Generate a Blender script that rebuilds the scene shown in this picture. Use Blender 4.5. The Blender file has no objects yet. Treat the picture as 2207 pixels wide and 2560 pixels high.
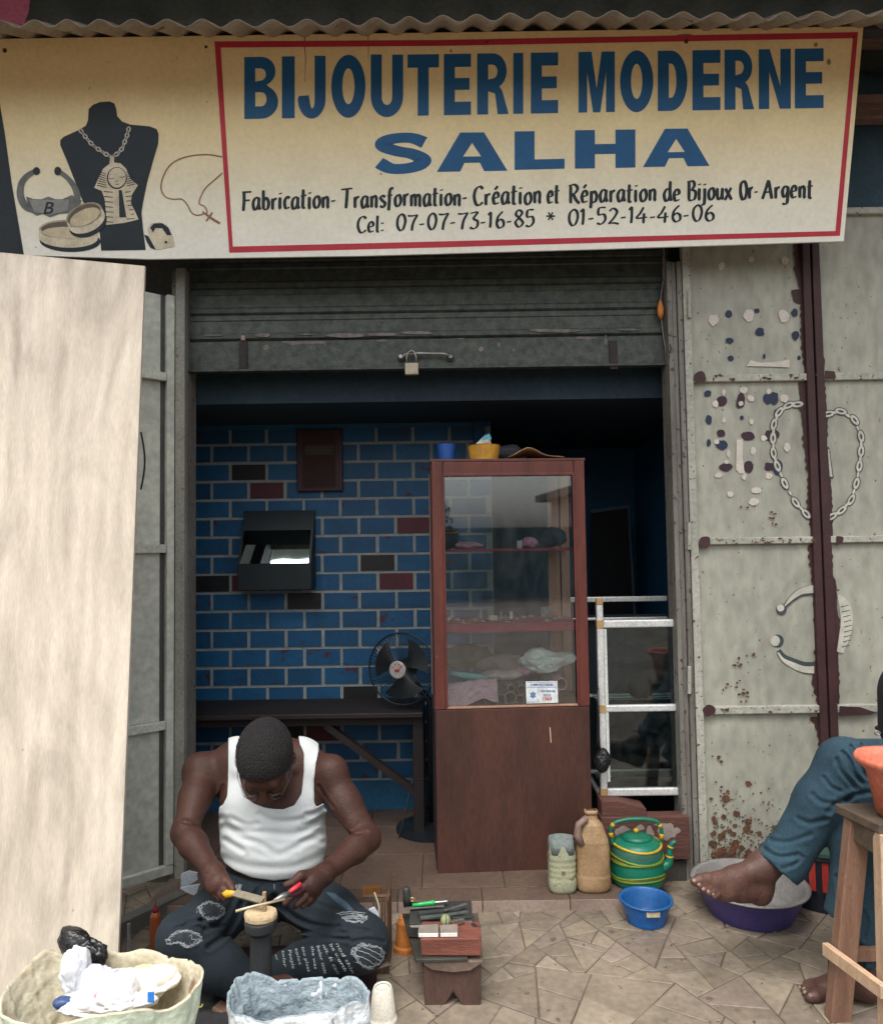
import bpy, bmesh, math, random
import numpy as np
from mathutils import Vector, Matrix, noise
from mathutils.geometry import tessellate_polygon
from mathutils.bvhtree import BVHTree
random.seed(7)
SC = bpy.context.scene
COL = SC.collection
# ------------------------------------------------------------------ camera
FPX, CX, CY, H = 1853.0, 1103.5, 1280.0, 1.4
PITCH, ROLL = math.atan(88/1853), 0.0147
cp, sp = math.cos(PITCH), math.sin(PITCH)
c_, s_ = math.cos(ROLL), math.sin(ROLL)
FW = Vector((0, cp, sp)); R0 = Vector((1, 0, 0)); U0 = Vector((0, -sp, cp))
RR = R0*c_ - U0*s_; UU = R0*s_ + U0*c_
CAM = Vector((0, 0, H))
cd = bpy.data.cameras.new('camera'); cam = bpy.data.objects.new('camera', cd); COL.objects.link(cam)
cd.sensor_fit = 'HORIZONTAL'; cd.sensor_width = 36; cd.lens = FPX/2207*36; cd.clip_start = .05; cd.clip_end = 600
m = Matrix.Identity(4)
for i in range(3):
    m[i][0] = RR[i]; m[i][1] = UU[i]; m[i][2] = -FW[i]; m[i][3] = CAM[i]
cam.matrix_world = m
SC.camera = cam
# ------------------------------------------------------------------ light
W = bpy.data.worlds.new('World'); SC.world = W; W.use_nodes = True
nt = W.node_tree; nt.nodes.clear()
sk = nt.nodes.new('ShaderNodeTexSky'); sk.sky_type = 'NISHITA'; sk.sun_disc = False
SUN_EL, SUN_AZ = math.radians(66), math.radians(196)
sk.sun_elevation = SUN_EL; sk.sun_rotation = SUN_AZ; sk.dust_density = 6; sk.air_density = 1.2; sk.ozone_density = .6
hs = nt.nodes.new('ShaderNodeHueSaturation'); hs.inputs['Saturation'].default_value = .35
bg = nt.nodes.new('ShaderNodeBackground'); bg.inputs[1].default_value = .15
wo = nt.nodes.new('ShaderNodeOutputWorld')
nt.links.new(sk.outputs[0], hs.inputs['Color']); nt.links.new(hs.outputs[0], bg.inputs[0]); nt.links.new(bg.outputs[0], wo.inputs[0])
sl = bpy.data.lights.new('sun', 'SUN'); sl.energy = .9; sl.angle = math.radians(40); sl.color = (1, .97, .93)
so = bpy.data.objects.new('sun', sl); COL.objects.link(so)
sd = Vector((math.sin(SUN_AZ)*math.cos(SUN_EL), math.cos(SUN_AZ)*math.cos(SUN_EL), math.sin(SUN_EL)))
so.rotation_euler = sd.to_track_quat('Z', 'Y').to_euler(); so.location = (0, -3, 8)
SC.view_settings.view_transform = 'Standard'; SC.view_settings.look = 'None'
SC.view_settings.exposure = .95; SC.view_settings.gamma = 1; SC.view_settings.use_curve_mapping = False
SC.render.engine = 'CYCLES'; SC.cycles.max_bounces = 8; SC.cycles.diffuse_bounces = 4; SC.cycles.transparent_max_bounces = 10
# ------------------------------------------------------------------ projection of measured points
def ray(x, y): return (RR*(x-CX) + FW*FPX + UU*(CY-y))
def PY(x, y, Y):
    d = ray(x, y); return CAM + d*(Y/d.y)
def PZ(x, y, Z):
    d = ray(x, y); return CAM + d*((Z-H)/d.z)
def PP(x, y, o, n, off=0):
    d = ray(x, y); t = (o-CAM).dot(n)/d.dot(n); return CAM + d*t + n*off
def proj(p):
    v = p-CAM; z = v.dot(FW); return (CX + FPX*v.dot(RR)/z, CY - FPX*v.dot(UU)/z)
def V(*a): return Vector(a)
# ------------------------------------------------------------------ materials
MATS = {}
def M(name, c1, c2=None, scale=6, rough=.75, bump=.15, metal=0, stretch=(1, 1, 1), contrast=(.35, .65), spot=None,
      spot_scale=30, spot_th=.62, spot2=None, rnd=0, bscale=None, spec=.4, sheen=0, fine=.35, trans=0, zgrad=None, alpha=1, coat=0, crinkle=0):
    if name in MATS: return MATS[name]
    m = bpy.data.materials.new(name); m.use_nodes = True; N = m.node_tree.nodes; L = m.node_tree.links
    b = N['Principled BSDF']; geo = N.new('ShaderNodeNewGeometry')
    mp = N.new('ShaderNodeMapping'); mp.inputs['Scale'].default_value = stretch
    L.new(geo.outputs['Position'], mp.inputs['Vector'])
    nz = N.new('ShaderNodeTexNoise'); nz.inputs['Scale'].default_value = scale; nz.inputs['Detail'].default_value = 8; nz.inputs['Roughness'].default_value = .62
    L.new(mp.outputs[0], nz.inputs['Vector'])
    mr = N.new('ShaderNodeMapRange'); mr.inputs[1].default_value = contrast[0]; mr.inputs[2].default_value = contrast[1]
    L.new(nz.outputs[0], mr.inputs[0])
    mx = N.new('ShaderNodeMix'); mx.data_type = 'RGBA'
    c2 = c2 or tuple(v*.72 for v in c1)
    mx.inputs[6].default_value = (*c1, 1); mx.inputs[7].default_value = (*c2, 1); L.new(mr.outputs[0], mx.inputs[0])
    out = mx.outputs[2]
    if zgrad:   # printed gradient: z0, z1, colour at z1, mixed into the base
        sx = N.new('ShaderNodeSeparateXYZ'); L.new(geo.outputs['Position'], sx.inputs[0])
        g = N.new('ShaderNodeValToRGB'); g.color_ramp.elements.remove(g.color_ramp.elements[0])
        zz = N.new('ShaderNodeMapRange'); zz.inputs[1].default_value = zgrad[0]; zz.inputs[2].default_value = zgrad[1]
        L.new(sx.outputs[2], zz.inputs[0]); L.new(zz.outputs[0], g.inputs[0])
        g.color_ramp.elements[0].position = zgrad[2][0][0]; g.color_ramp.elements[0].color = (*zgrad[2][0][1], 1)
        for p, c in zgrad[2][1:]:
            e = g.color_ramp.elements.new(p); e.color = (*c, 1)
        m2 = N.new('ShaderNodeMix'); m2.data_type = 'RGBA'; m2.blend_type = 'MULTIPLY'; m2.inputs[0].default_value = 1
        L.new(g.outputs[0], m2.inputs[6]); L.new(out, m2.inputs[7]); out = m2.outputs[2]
    # fine grain, so that nothing is uniform
    fn = N.new('ShaderNodeTexNoise'); fn.inputs['Scale'].default_value = scale*14; fn.inputs['Detail'].default_value = 4
    L.new(mp.outputs[0], fn.inputs['Vector'])
    fr = N.new('ShaderNodeMapRange'); fr.inputs[1].default_value = .3; fr.inputs[2].default_value = .7; fr.inputs[3].default_value = 1-fine*.5; fr.inputs[4].default_value = 1+fine*.5
    L.new(fn.outputs[0], fr.inputs[0])
    ml = N.new('ShaderNodeVectorMath'); ml.operation = 'SCALE'; L.new(out, ml.inputs[0]); L.new(fr.outputs[0], ml.inputs['Scale']); out = ml.outputs[0]
    if rnd:
        oi = N.new('ShaderNodeObjectInfo'); rr = N.new('ShaderNodeMapRange'); rr.inputs[3].default_value = 1-rnd; rr.inputs[4].default_value = 1+rnd
        L.new(oi.outputs['Random'], rr.inputs[0]); m3 = N.new('ShaderNodeVectorMath'); m3.operation = 'SCALE'
        L.new(out, m3.inputs[0]); L.new(rr.outputs[0], m3.inputs['Scale']); out = m3.outputs[0]
    for i, (sc_, col_, th, ss) in enumerate(([(0, spot, spot_th, spot_scale)] if spot else []) + (spot2 or [])):
        n2 = N.new('ShaderNodeTexNoise'); n2.inputs['Scale'].default_value = ss; n2.inputs['Detail'].default_value = 3
        ad = N.new('ShaderNodeVectorMath'); ad.inputs[1].default_value = (i*7.3, 3.1*i, 1.7*i); L.new(geo.outputs['Position'], ad.inputs[0]); L.new(ad.outputs[0], n2.inputs['Vector'])
        r2 = N.new('ShaderNodeMapRange'); r2.inputs[1].default_value = th; r2.inputs[2].default_value = th+.04; L.new(n2.outputs[0], r2.inputs[0])
        m4 = N.new('ShaderNodeMix'); m4.data_type = 'RGBA'; L.new(r2.outputs[0], m4.inputs[0]); L.new(out, m4.inputs[6]); m4.inputs[7].default_value = (*col_, 1); out = m4.outputs[2]
    L.new(out, b.inputs['Base Color'])
    b.inputs['Roughness'].default_value = rough; b.inputs['Metallic'].default_value = metal
    b.inputs['Specular IOR Level'].default_value = spec; b.inputs['Transmission Weight'].default_value = trans
    if sheen: b.inputs['Sheen Weight'].default_value = sheen
    if coat: b.inputs['Coat Weight'].default_value = coat
    if alpha < 1: b.inputs['Alpha'].default_value = alpha
    if bump:
        bn = N.new('ShaderNodeTexNoise'); bn.inputs['Scale'].default_value = bscale or scale*6; bn.inputs['Detail'].default_value = 6
        L.new(mp.outputs[0], bn.inputs['Vector'])
        bp = N.new('ShaderNodeBump'); bp.inputs['Strength'].default_value = bump; bp.inputs['Distance'].default_value = .01
        L.new(bn.outputs[0], bp.inputs['Height']); L.new(bp.outputs[0], b.inputs['Normal'])
    if crinkle:
        vo = N.new('ShaderNodeTexVoronoi'); vo.inputs['Scale'].default_value = crinkle; wn = N.new('ShaderNodeTexNoise'); wn.inputs['Scale'].default_value = crinkle*.5
        av = N.new('ShaderNodeVectorMath'); av.operation = 'MULTIPLY_ADD'; av.inputs[1].default_value = (.05, .05, .05); L.new(wn.outputs['Color'], av.inputs[0]); L.new(geo.outputs['Position'], av.inputs[2]); L.new(av.outputs[0], vo.inputs['Vector'])
        b2 = N.new('ShaderNodeBump'); b2.inputs['Strength'].default_value = .38; b2.inputs['Distance'].default_value = .009; L.new(vo.outputs['Distance'], b2.inputs['Height'])
        if bump: L.new(bp.outputs[0], b2.inputs['Normal'])
        L.new(b2.outputs[0], b.inputs['Normal'])
    MATS[name] = m; return m
def glassmat(name, refl=.12, tint=(.9, .95, .95)):
    m = bpy.data.materials.new(name); m.use_nodes = True; N = m.node_tree.nodes; L = m.node_tree.links; N.clear()
    t = N.new('ShaderNodeBsdfTransparent'); t.inputs[0].default_value = (*tint, 1)
    g = N.new('ShaderNodeBsdfGlossy'); g.inputs['Roughness'].default_value = .02; g.inputs[0].default_value = (1, 1, 1, 1)
    d = N.new('ShaderNodeBsdfDiffuse'); d.inputs[0].default_value = (.45, .5, .5, 1)
    f = N.new('ShaderNodeFresnel'); f.inputs[0].default_value = 1.5
    a = N.new('ShaderNodeMath'); a.operation = 'ADD'; a.inputs[1].default_value = refl; L.new(f.outputs[0], a.inputs[0])
    mx = N.new('ShaderNodeMixShader'); L.new(a.outputs[0], mx.inputs[0]); L.new(t.outputs[0], mx.inputs[1]); L.new(g.outputs[0], mx.inputs[2])
    n = N.new('ShaderNodeTexNoise'); n.inputs['Scale'].default_value = 9; r = N.new('ShaderNodeMapRange'); r.inputs[1].default_value = .4; r.inputs[2].default_value = .8; r.inputs[3].default_value = .0; r.inputs[4].default_value = .03
    L.new(n.outputs[0], r.inputs[0])
    m2 = N.new('ShaderNodeMixShader'); L.new(r.outputs[0], m2.inputs[0]); L.new(mx.outputs[0], m2.inputs[1]); L.new(d.outputs[0], m2.inputs[2])
    o = N.new('ShaderNodeOutputMaterial'); L.new(m2.outputs[0], o.inputs[0]); return m
# ------------------------------------------------------------------ objects
BASE = {}
def tag(o, label=None, cat=None, group=None, kind=None):
    if label: o['label'] = label
    if cat: o['category'] = cat
    if group: o['group'] = group
    if kind: o['kind'] = kind
    return o
def thing(name, loc, label, cat, group=None):
    o = bpy.data.objects.new(name, None); COL.objects.link(o); o.location = loc; o.empty_display_size = .05
    BASE[o.name] = Vector(loc); return tag(o, label, cat, group)
class MB:
    def __init__(s): s.v = []; s.f = []
    def add(s, vs, fs):
        n = len(s.v); s.v += [Vector(p) for p in vs]; s.f += [tuple(i+n for i in f) for f in fs]; return s
    def box(s, a, b, rz=0, piv=None, jig=0):
        x0, y0, z0 = a; x1, y1, z1 = b
        vs = [V(x, y, z) for z in (z0, z1) for y in (y0, y1) for x in (x0, x1)]
        if jig: vs = [v+V(random.uniform(-jig, jig), random.uniform(-jig, jig), random.uniform(-jig, jig)) for v in vs]
        if rz:
            R = Matrix.Rotation(rz, 3, 'Z'); pv = Vector(piv) if piv is not None else (Vector(a)+Vector(b))/2
            vs = [R @ (v-pv)+pv for v in vs]
        return s.add(vs, [(0, 2, 3, 1), (4, 5, 7, 6), (0, 1, 5, 4), (2, 6, 7, 3), (0, 4, 6, 2), (1, 3, 7, 5)])
    def bar(s, a, b, w, t, up=V(0, 0, 1)):
        a = Vector(a); b = Vector(b); d = (b-a).normalized(); r = d.cross(up)
        if r.length < 1e-4: r = d.cross(V(0, 1, 0))
        r.normalize(); u = r.cross(d); q = [r*w/2*i+u*t/2*j for i, j in ((-1, -1), (1, -1), (1, 1), (-1, 1))]
        return s.add([a+k for k in q]+[b+k for k in q], [(3, 2, 1, 0), (4, 5, 6, 7), (0, 1, 5, 4), (1, 2, 6, 5), (2, 3, 7, 6), (3, 0, 4, 7)])
    def tube(s, pts, r, n=8, cap=True, close=False):
        pts = [Vector(p) for p in pts]; k = len(pts); rs = r if isinstance(r, (list, tuple)) else [r]*k
        ref = None; rings = []
        for i, p in enumerate(pts):
            if close: d = pts[(i+1) % k]-pts[i-1]
            else: d = pts[min(i+1, k-1)]-pts[max(i-1, 0)]
            d.normalize()
            if ref is None: ref = d.orthogonal().normalized()
            ref = (ref-d*ref.dot(d)); ref = ref.normalized() if ref.length > 1e-6 else d.orthogonal().normalized()
            b2 = d.cross(ref); rings.append([p+(ref*math.cos(2*math.pi*j/n)+b2*math.sin(2*math.pi*j/n))*rs[i] for j in range(n)])
        vs = [q for rg in rings for q in rg]; fs = []
        for i in range(k if close else k-1):
            i2 = (i+1) % k
            for j in range(n): fs.append((i*n+j, i*n+(j+1) % n, i2*n+(j+1) % n, i2*n+j))
        if cap and not close: fs += [tuple(range(n-1, -1, -1)), tuple((k-1)*n+j for j in range(n))]
        return s.add(vs, fs)
    def lathe(s, c, prof, n=28, ax=V(0, 0, 1), sx=1, sy=1, fn=None, cap=True):
        c = Vector(c); ax = Vector(ax).normalized(); e1 = (V(1, 0, 0) if abs(ax.x) < .9 else V(0, 1, 0)); e1 = (e1-ax*e1.dot(ax)).normalized(); e2 = ax.cross(e1)
        vs = []
        for i, (r, h) in enumerate(prof):
            for j in range(n):
                t = 2*math.pi*j/n; rr = r*(fn(t, h) if fn else 1)
                vs.append(c+e1*rr*sx*math.cos(t)+e2*rr*sy*math.sin(t)+ax*h)
        fs = [(i*n+j, i*n+(j+1) % n, (i+1)*n+(j+1) % n, (i+1)*n+j) for i in range(len(prof)-1) for j in range(n)]
        if cap: fs += [tuple(range(n-1, -1, -1)), tuple((len(prof)-1)*n+j for j in range(n))]
        return s.add(vs, fs)
    def prism(s, pts, d):
        pts = [Vector(p) for p in pts]; d = Vector(d); n = len(pts)
        tr = tessellate_polygon([pts]); vs = pts+[p+d for p in pts]
        fs = [tuple(t) for t in tr]+[tuple(i+n for i in reversed(t)) for t in tr]+[(i, (i+1) % n, (i+1) % n+n, i+n) for i in range(n)]
        return s.add(vs, fs)
    def flat(s, loops):
        tr = tessellate_polygon(loops); return s.add([p for l in loops for p in l], [tuple(t) for t in tr])
    def build(s, name, mat, parent=None, smooth=False, bevel=0, base=None, sub=0, recalc=True, wn=False):
        me = bpy.data.meshes.new(name)
        b = BASE[parent.name] if parent is not None else (Vector(base) if base is not None else None)
        if b is None:
            lo = [min(v[i] for v in s.v) for i in range(3)]; hi = [max(v[i] for v in s.v) for i in range(3)]
            b = V((lo[0]+hi[0])/2, (lo[1]+hi[1])/2, lo[2])
        me.from_pydata([tuple(v-b) for v in s.v], [], s.f); me.materials.append(mat)
        if recalc:
            bm = bmesh.new(); bm.from_mesh(me); bmesh.ops.recalc_face_normals(bm, faces=bm.faces); bm.to_mesh(me); bm.free()
        if smooth: me.polygons.foreach_set('use_smooth', [True]*len(me.polygons))
        o = bpy.data.objects.new(name, me); COL.objects.link(o); BASE[o.name] = b
        if parent is not None: o.parent = parent
        else: o.location = b
        if bevel:
            md = o.modifiers.new('bevel', 'BEVEL'); md.width = bevel; md.segments = 2; md.limit_method = 'ANGLE'; md.angle_limit = math.radians(40)
        if sub:
            md = o.modifiers.new('subsurf', 'SUBSURF'); md.levels = sub; md.render_levels = sub
        if smooth and bevel == 0 and wn:
            pass
        return o
def pbox(x0, y0, x1, y1, Yf, depth):
    ym = (y0+y1)/2; xm = (x0+x1)/2
    return (PY(x0, ym, Yf).x, Yf, PY(xm, y1, Yf).z), (PY(x1, ym, Yf).x, Yf+depth, PY(xm, y0, Yf).z)
def blob(c, rad, amp=.25, freq=9, seed=0, sub=5, ridge=True, flatb=None, rot=None):
    bm = bmesh.new(); bmesh.ops.create_icosphere(bm, subdivisions=sub, radius=1)
    mb = MB(); off = V(seed*3.7, seed*1.3, seed*7.1); c = Vector(c)
    for v in bm.verts:
        p = v.co.copy(); q = V(p.x*rad[0], p.y*rad[1], p.z*rad[2])
        n1 = noise.noise(q*freq+off); v1 = noise.voronoi(q*freq*1.3+off)[0][0]; v2 = noise.voronoi(q*freq*3.1+off)[0][0]
        d = .4+n1*.8+(v1-.45)*1.1+(v2-.45)*.5 if amp > .1 else .4+n1*.5
        q *= 1+amp*(d-.4)
        if rot: q = rot @ q
        q += c
        if flatb is not None and q.z < flatb: q.z = flatb
        mb.v.append(q)
    mb.f = [tuple(v.index for v in f.verts) for f in bm.faces]; bm.free(); return mb
def text_tris(txt, bold=0.0, shear=0.0, spacing=1.0, res=3):
    cu = bpy.data.curves.new('t', 'FONT'); cu.body = txt; cu.offset = bold; cu.shear = shear; cu.space_character = spacing; cu.resolution_u = res
    o = bpy.data.objects.new('t', cu); COL.objects.link(o)
    dg = bpy.context.evaluated_depsgraph_get(); dg.update(); me = o.evaluated_get(dg).to_mesh()
    vs = [v.co.copy() for v in me.vertices]; fs = [tuple(p.vertices) for p in me.polygons]
    o.evaluated_get(dg).to_mesh_clear(); bpy.data.objects.remove(o); bpy.data.curves.remove(cu)
    x0 = min(v.x for v in vs); x1 = max(v.x for v in vs)
    return [((v.x-x0)/(x1-x0), v.y) for v in vs], fs      # x 0..1, y in em (cap height about .73)
# ------------------------------------------------------------------ implicit surfaces for bodies and cloth
class Field:
    def __init__(s, lo, hi, h):
        s.lo = np.array(lo, np.float32); s.h = h; s.n = np.ceil((np.array(hi)-np.array(lo))/h).astype(int)+1
        s.d = np.full(tuple(s.n), .5, np.float32)
    def sub(s, mn, mx, pad):
        a = np.maximum(np.floor((np.array(mn)-pad-s.lo)/s.h).astype(int), 0); b = np.minimum(np.ceil((np.array(mx)+pad-s.lo)/s.h).astype(int)+1, s.n)
        if (b <= a).any(): return None, None
        g = np.meshgrid(*[s.lo[i]+np.arange(a[i], b[i], dtype=np.float32)*s.h for i in range(3)], indexing='ij')
        return tuple(slice(a[i], b[i]) for i in range(3)), g
    def mix(s, sl, v, k):
        e = s.d[sl]; 
        if k > 0:
            q = np.maximum(k-np.abs(e-v), 0)/k; s.d[sl] = np.minimum(e, v)-q*q*k*.25
        else: s.d[sl] = np.minimum(e, v)
    def cap(s, a, b, ra, rb=None, k=.02, flat=None):
        rb = ra if rb is None else rb; a = np.array(a, np.float32); b = np.array(b, np.float32); R = max(ra, rb)
        sl, g = s.sub(np.minimum(a, b)-R, np.maximum(a, b)+R, k+.03)
        if sl is None: return s
        ab = b-a; L2 = float(ab @ ab)+1e-9
        t = np.clip(((g[0]-a[0])*ab[0]+(g[1]-a[1])*ab[1]+(g[2]-a[2])*ab[2])/L2, 0, 1)
        d = np.sqrt((g[0]-a[0]-t*ab[0])**2+(g[1]-a[1]-t*ab[1])**2+(g[2]-a[2]-t*ab[2])**2)-(ra+(rb-ra)*t)
        s.mix(sl, d, k); return s
    def chain(s, pts, rs, k=.02):
        for i in range(len(pts)-1): s.cap(pts[i], pts[i+1], rs[i], rs[i+1], k)
        return s
    def ell(s, c, r, k=.02, R=None, carve=False):
        c = np.array(c, np.float32); r = np.array(r, np.float32); m_ = float(r.max())
        sl, g = s.sub(c-m_, c+m_, k+.03)
        if sl is None: return s
        p = [g[i]-c[i] for i in range(3)]
        if R is not None:
            A = np.array(R, np.float32); p = [A[0, i]*p[0]+A[1, i]*p[1]+A[2, i]*p[2] for i in range(3)]
        k0 = np.sqrt(sum((p[i]/r[i])**2 for i in range(3))); k1 = np.sqrt(sum((p[i]/(r[i]*r[i]))**2 for i in range(3)))+1e-6
        d = k0*(k0-1)/k1
        if carve:
            e = s.d[sl]; nv = -d; q = np.maximum(k-np.abs(e-nv), 0)/k; s.d[sl] = np.maximum(e, nv)+q*q*k*.25
        else: s.mix(sl, d, k)
        return s
    def near(s, band=.02):
        ix = np.argwhere(np.abs(s.d) < band); P = s.lo+ix*s.h; return ix, P
    def addv(s, ix, val): s.d[ix[:, 0], ix[:, 1], ix[:, 2]] += val.astype(np.float32)
    def mesh(s):
        d = s.d; S = d < 0; n = s.n
        C = [(i, j, k) for i in (0, 1) for j in (0, 1) for k in (0, 1)]
        cnt = np.zeros(tuple(n-1), np.uint8)
        for i, j, k in C: cnt += S[i:n[0]-1+i, j:n[1]-1+j, k:n[2]-1+k]
        act = np.argwhere((cnt > 0) & (cnt < 8)); idm = np.full(tuple(n-1), -1, np.int32); idm[act[:, 0], act[:, 1], act[:, 2]] = np.arange(len(act))
        vals = np.stack([d[act[:, 0]+i, act[:, 1]+j, act[:, 2]+k] for i, j, k in C], 1)
        acc = np.zeros((len(act), 3)); w = np.zeros(len(act)); CA = np.array(C)
        for p in range(8):
            for q in range(p+1, 8):
                if abs(CA[p]-CA[q]).sum() != 1: continue
                a, b = vals[:, p], vals[:, q]; x = (a < 0) != (b < 0); t = np.where(x, a/np.where(x, a-b, 1), 0)
                acc += np.where(x[:, None], CA[p]+t[:, None]*(CA[q]-CA[p]), 0); w += x
        vs = s.lo+(act+acc/w[:, None])*s.h
        F = []
        for ax in range(3):
            o1, o2 = (ax+1) % 3, (ax+2) % 3
            lo_ = [slice(None)]*3; hi_ = [slice(None)]*3; lo_[ax] = slice(0, -1); hi_[ax] = slice(1, None)
            e = np.argwhere(S[tuple(lo_)] != S[tuple(hi_)]); e = e[(e[:, o1] > 0) & (e[:, o2] > 0) & (e[:, o1] < n[o1]-1) & (e[:, o2] < n[o2]-1)]
            def cell(a_, b_):
                q = e.copy(); q[:, o1] -= a_; q[:, o2] -= b_; return idm[q[:, 0], q[:, 1], q[:, 2]]
            quad = np.stack([cell(1, 1), cell(0, 1), cell(0, 0), cell(1, 0)], 1); sg = S[e[:, 0], e[:, 1], e[:, 2]]
            quad[~sg] = quad[~sg][:, ::-1]; F.append(quad)
        F = np.concatenate(F); F = F[(F >= 0).all(1)]; return vs.astype(np.float32), F
def fmesh(field, name, mat, parent=None, smooth_it=0, base=None, keep=None):
    vs, F = field.mesh()
    if keep is not None:
        kf = keep(vs)[F].all(1); F = F[kf]; used = np.unique(F); mp = np.full(len(vs), -1); mp[used] = np.arange(len(used)); vs = vs[used]; F = mp[F]
    for _ in range(smooth_it):
        acc = np.zeros_like(vs); c = np.zeros(len(vs), np.float32)
        for a in range(4):
            i, j = F[:, a], F[:, (a+1) % 4]; np.add.at(acc, i, vs[j]); np.add.at(c, i, 1); np.add.at(acc, j, vs[i]); np.add.at(c, j, 1)
        vs = vs*.5+acc/np.maximum(c, 1)[:, None]*.5
    b = np.array(BASE[parent.name] if parent is not None else base, np.float32)
    me = bpy.data.meshes.new(name); me.vertices.add(len(vs)); me.vertices.foreach_set('co', (vs-b).astype(np.float32).ravel())
    me.loops.add(F.size); me.loops.foreach_set('vertex_index', F.astype(np.int32).ravel()); me.polygons.add(len(F))
    me.polygons.foreach_set('loop_start', np.arange(0, F.size, 4, dtype=np.int32)); me.polygons.foreach_set('loop_total', np.full(len(F), 4, np.int32))
    me.polygons.foreach_set('use_smooth', np.ones(len(F), bool)); me.update(calc_edges=True); me.validate(); me.materials.append(mat)
    o = bpy.data.objects.new(name, me); COL.objects.link(o); BASE[o.name] = Vector(b)
    if parent is not None: o.parent = parent
    else: o.location = Vector(b)
    bv = BVHTree.FromPolygons([Vector(map(float, v)) for v in vs], [tuple(map(int, f)) for f in F]); return o, bv
def npproj(P):
    v = P-np.array(CAM); z = v @ np.array(FW); return CX+FPX*(v @ np.array(RR))/z, CY-FPX*(v @ np.array(UU))/z
def seg_dist(x, y, pts):
    best = np.full(len(x), 1e9)
    for (ax, ay), (bx, by) in zip(pts[:-1], pts[1:]):
        dx, dy = bx-ax, by-ay; t = np.clip(((x-ax)*dx+(y-ay)*dy)/(dx*dx+dy*dy+1e-9), 0, 1); best = np.minimum(best, np.hypot(x-ax-t*dx, y-ay-t*dy))
    return best
def inside(x, y, poly):
    r = np.zeros(len(x), bool); n = len(poly)
    for i in range(n):
        (x0, y0), (x1, y1) = poly[i], poly[(i+1) % n]
        c = ((y0 > y) != (y1 > y)) & (x < (x1-x0)*(y-y0)/((y1-y0)+1e-12)+x0); r ^= c
    return r
def poly_sd(x, y, poly):
    d = seg_dist(x, y, list(poly)+[poly[0]]); return np.where(inside(x, y, poly), -d, d)
def smooth_pts(pts, n=4):
    out = []
    for i in range(len(pts)-1):
        p0 = pts[max(i-1, 0)]; p1 = pts[i]; p2 = pts[i+1]; p3 = pts[min(i+2, len(pts)-1)]
        for k in range(n):
            t = k/n; out.append(tuple(.5*((2*b)+(-a+c)*t+(2*a-5*b+4*c-d)*t*t+(-a+3*b-3*c+d)*t**3) for a, b, c, d in zip(p0, p1, p2, p3)))
    out.append(tuple(pts[-1])); return out
def creases(field, lst, Ymax, Y0=2.4, band=.02):
    ix, P = field.near(band); m_ = P[:, 1] < Ymax; ix = ix[m_]; P = P[m_]; x, y = npproj(P); v = np.zeros(len(P))
    for pts, w, a in lst:
        dd = seg_dist(x, y, smooth_pts(pts)); v += a*np.exp(-(dd/w)**2)-a*.55*np.exp(-((dd-w*1.8)/(w*.9))**2)
    field.addv(ix, v)
def curve_ring(loop, mat, name, parent, r, close=True): return MB().tube(loop, r, 6, close=close).build(name, mat, parent, smooth=True)
# ------------------------------------------------------------------ palette
m_grout = M('grout', (.125, .10, .075), (.075, .06, .045), 9, .9, .4)
m_tileA = M('paving_tile', (.225, .185, .137), (.125, .103, .077), 3, .65, .25, rnd=.13, spot=(.10, .08, .06), spot_scale=18, spot_th=.66)
m_tileB = M('paving_tile_pink', (.225, .182, .145), (.14, .112, .09), 3, .6, .2, rnd=.12, spot=(.10, .08, .06), spot_scale=18, spot_th=.64)
m_tileC = M('paving_tile_pale', (.27, .225, .168), (.165, .138, .103), 3, .6, .2, rnd=.1, spot=(.12, .1, .07), spot_scale=20, spot_th=.68)
m_ftile = M('floor_tile', (.12, .082, .062), (.075, .052, .04), 3, .45, .1, rnd=.15)
m_riser = M('riser_tile', (.30, .225, .185), (.20, .15, .125), 5, .5, .1, rnd=.1)
m_dirt = M('street_dirt', (.13, .10, .075), (.08, .06, .045), 1.5, .95, .4)
m_blue = M('brick_blue', (.008, .082, .19), (.006, .060, .14), 14, .55, .15, rnd=.2)
m_bluered = M('brick_blue_blotched', (.008, .082, .19), (.006, .062, .145), 14, .55, .15, rnd=.15, spot=(.06, .016, .035), spot_scale=15, spot_th=.65)
m_black = M('brick_black', (.010, .012, .014), (.006, .007, .008), 14, .5, .15)
m_red = M('brick_red', (.085, .014, .024), (.06, .011, .018), 14, .55, .15)
m_mortar = M('mortar', (.30, .32, .31), (.22, .24, .24), 20, .85, .3)
m_navy = M('navy_wall', (.018, .11, .21), (.013, .085, .17), 4, .6, .1)
m_ceil = M('ceiling_paint', (.016, .036, .050), (.011, .026, .038), 3, .8, .1)
m_door = M('door_paint', (.375, .375, .305), (.285, .285, .235), 1.6, .55, .12, spot=(.10, .07, .045), spot_scale=60, spot_th=.69, bscale=3, stretch=(1, 1, .45), spot2=[(0, (.25, .09, .03), .74, 23)])
m_doorL = M('door_paint_folded', (.52, .54, .47), (.43, .445, .39), 2.2, .5, .12, spot=(.06, .045, .03), spot_scale=60, spot_th=.74, bscale=3)
m_bar = M('door_bar_paint', (.40, .40, .34), (.30, .30, .25), 5, .5, .2, spot=(.09, .06, .04), spot_scale=60, spot_th=.63)
m_jamb = M('jamb_paint', (.19, .18, .155), (.12, .11, .095), 6, .6, .25, stretch=(3, 3, .5), spot=(.05, .035, .03), spot_scale=50, spot_th=.62)
m_brown = M('brown_oxide_paint', (.055, .022, .022), (.04, .016, .017), 8, .6, .15)
m_shut = M('shutter_metal', (.075, .086, .072), (.034, .042, .037), 30, .5, .25, metal=.25, fine=.9)
m_white = M('peeled_white', (.62, .56, .48), (.48, .43, .38), 20, .8, .2)
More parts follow.
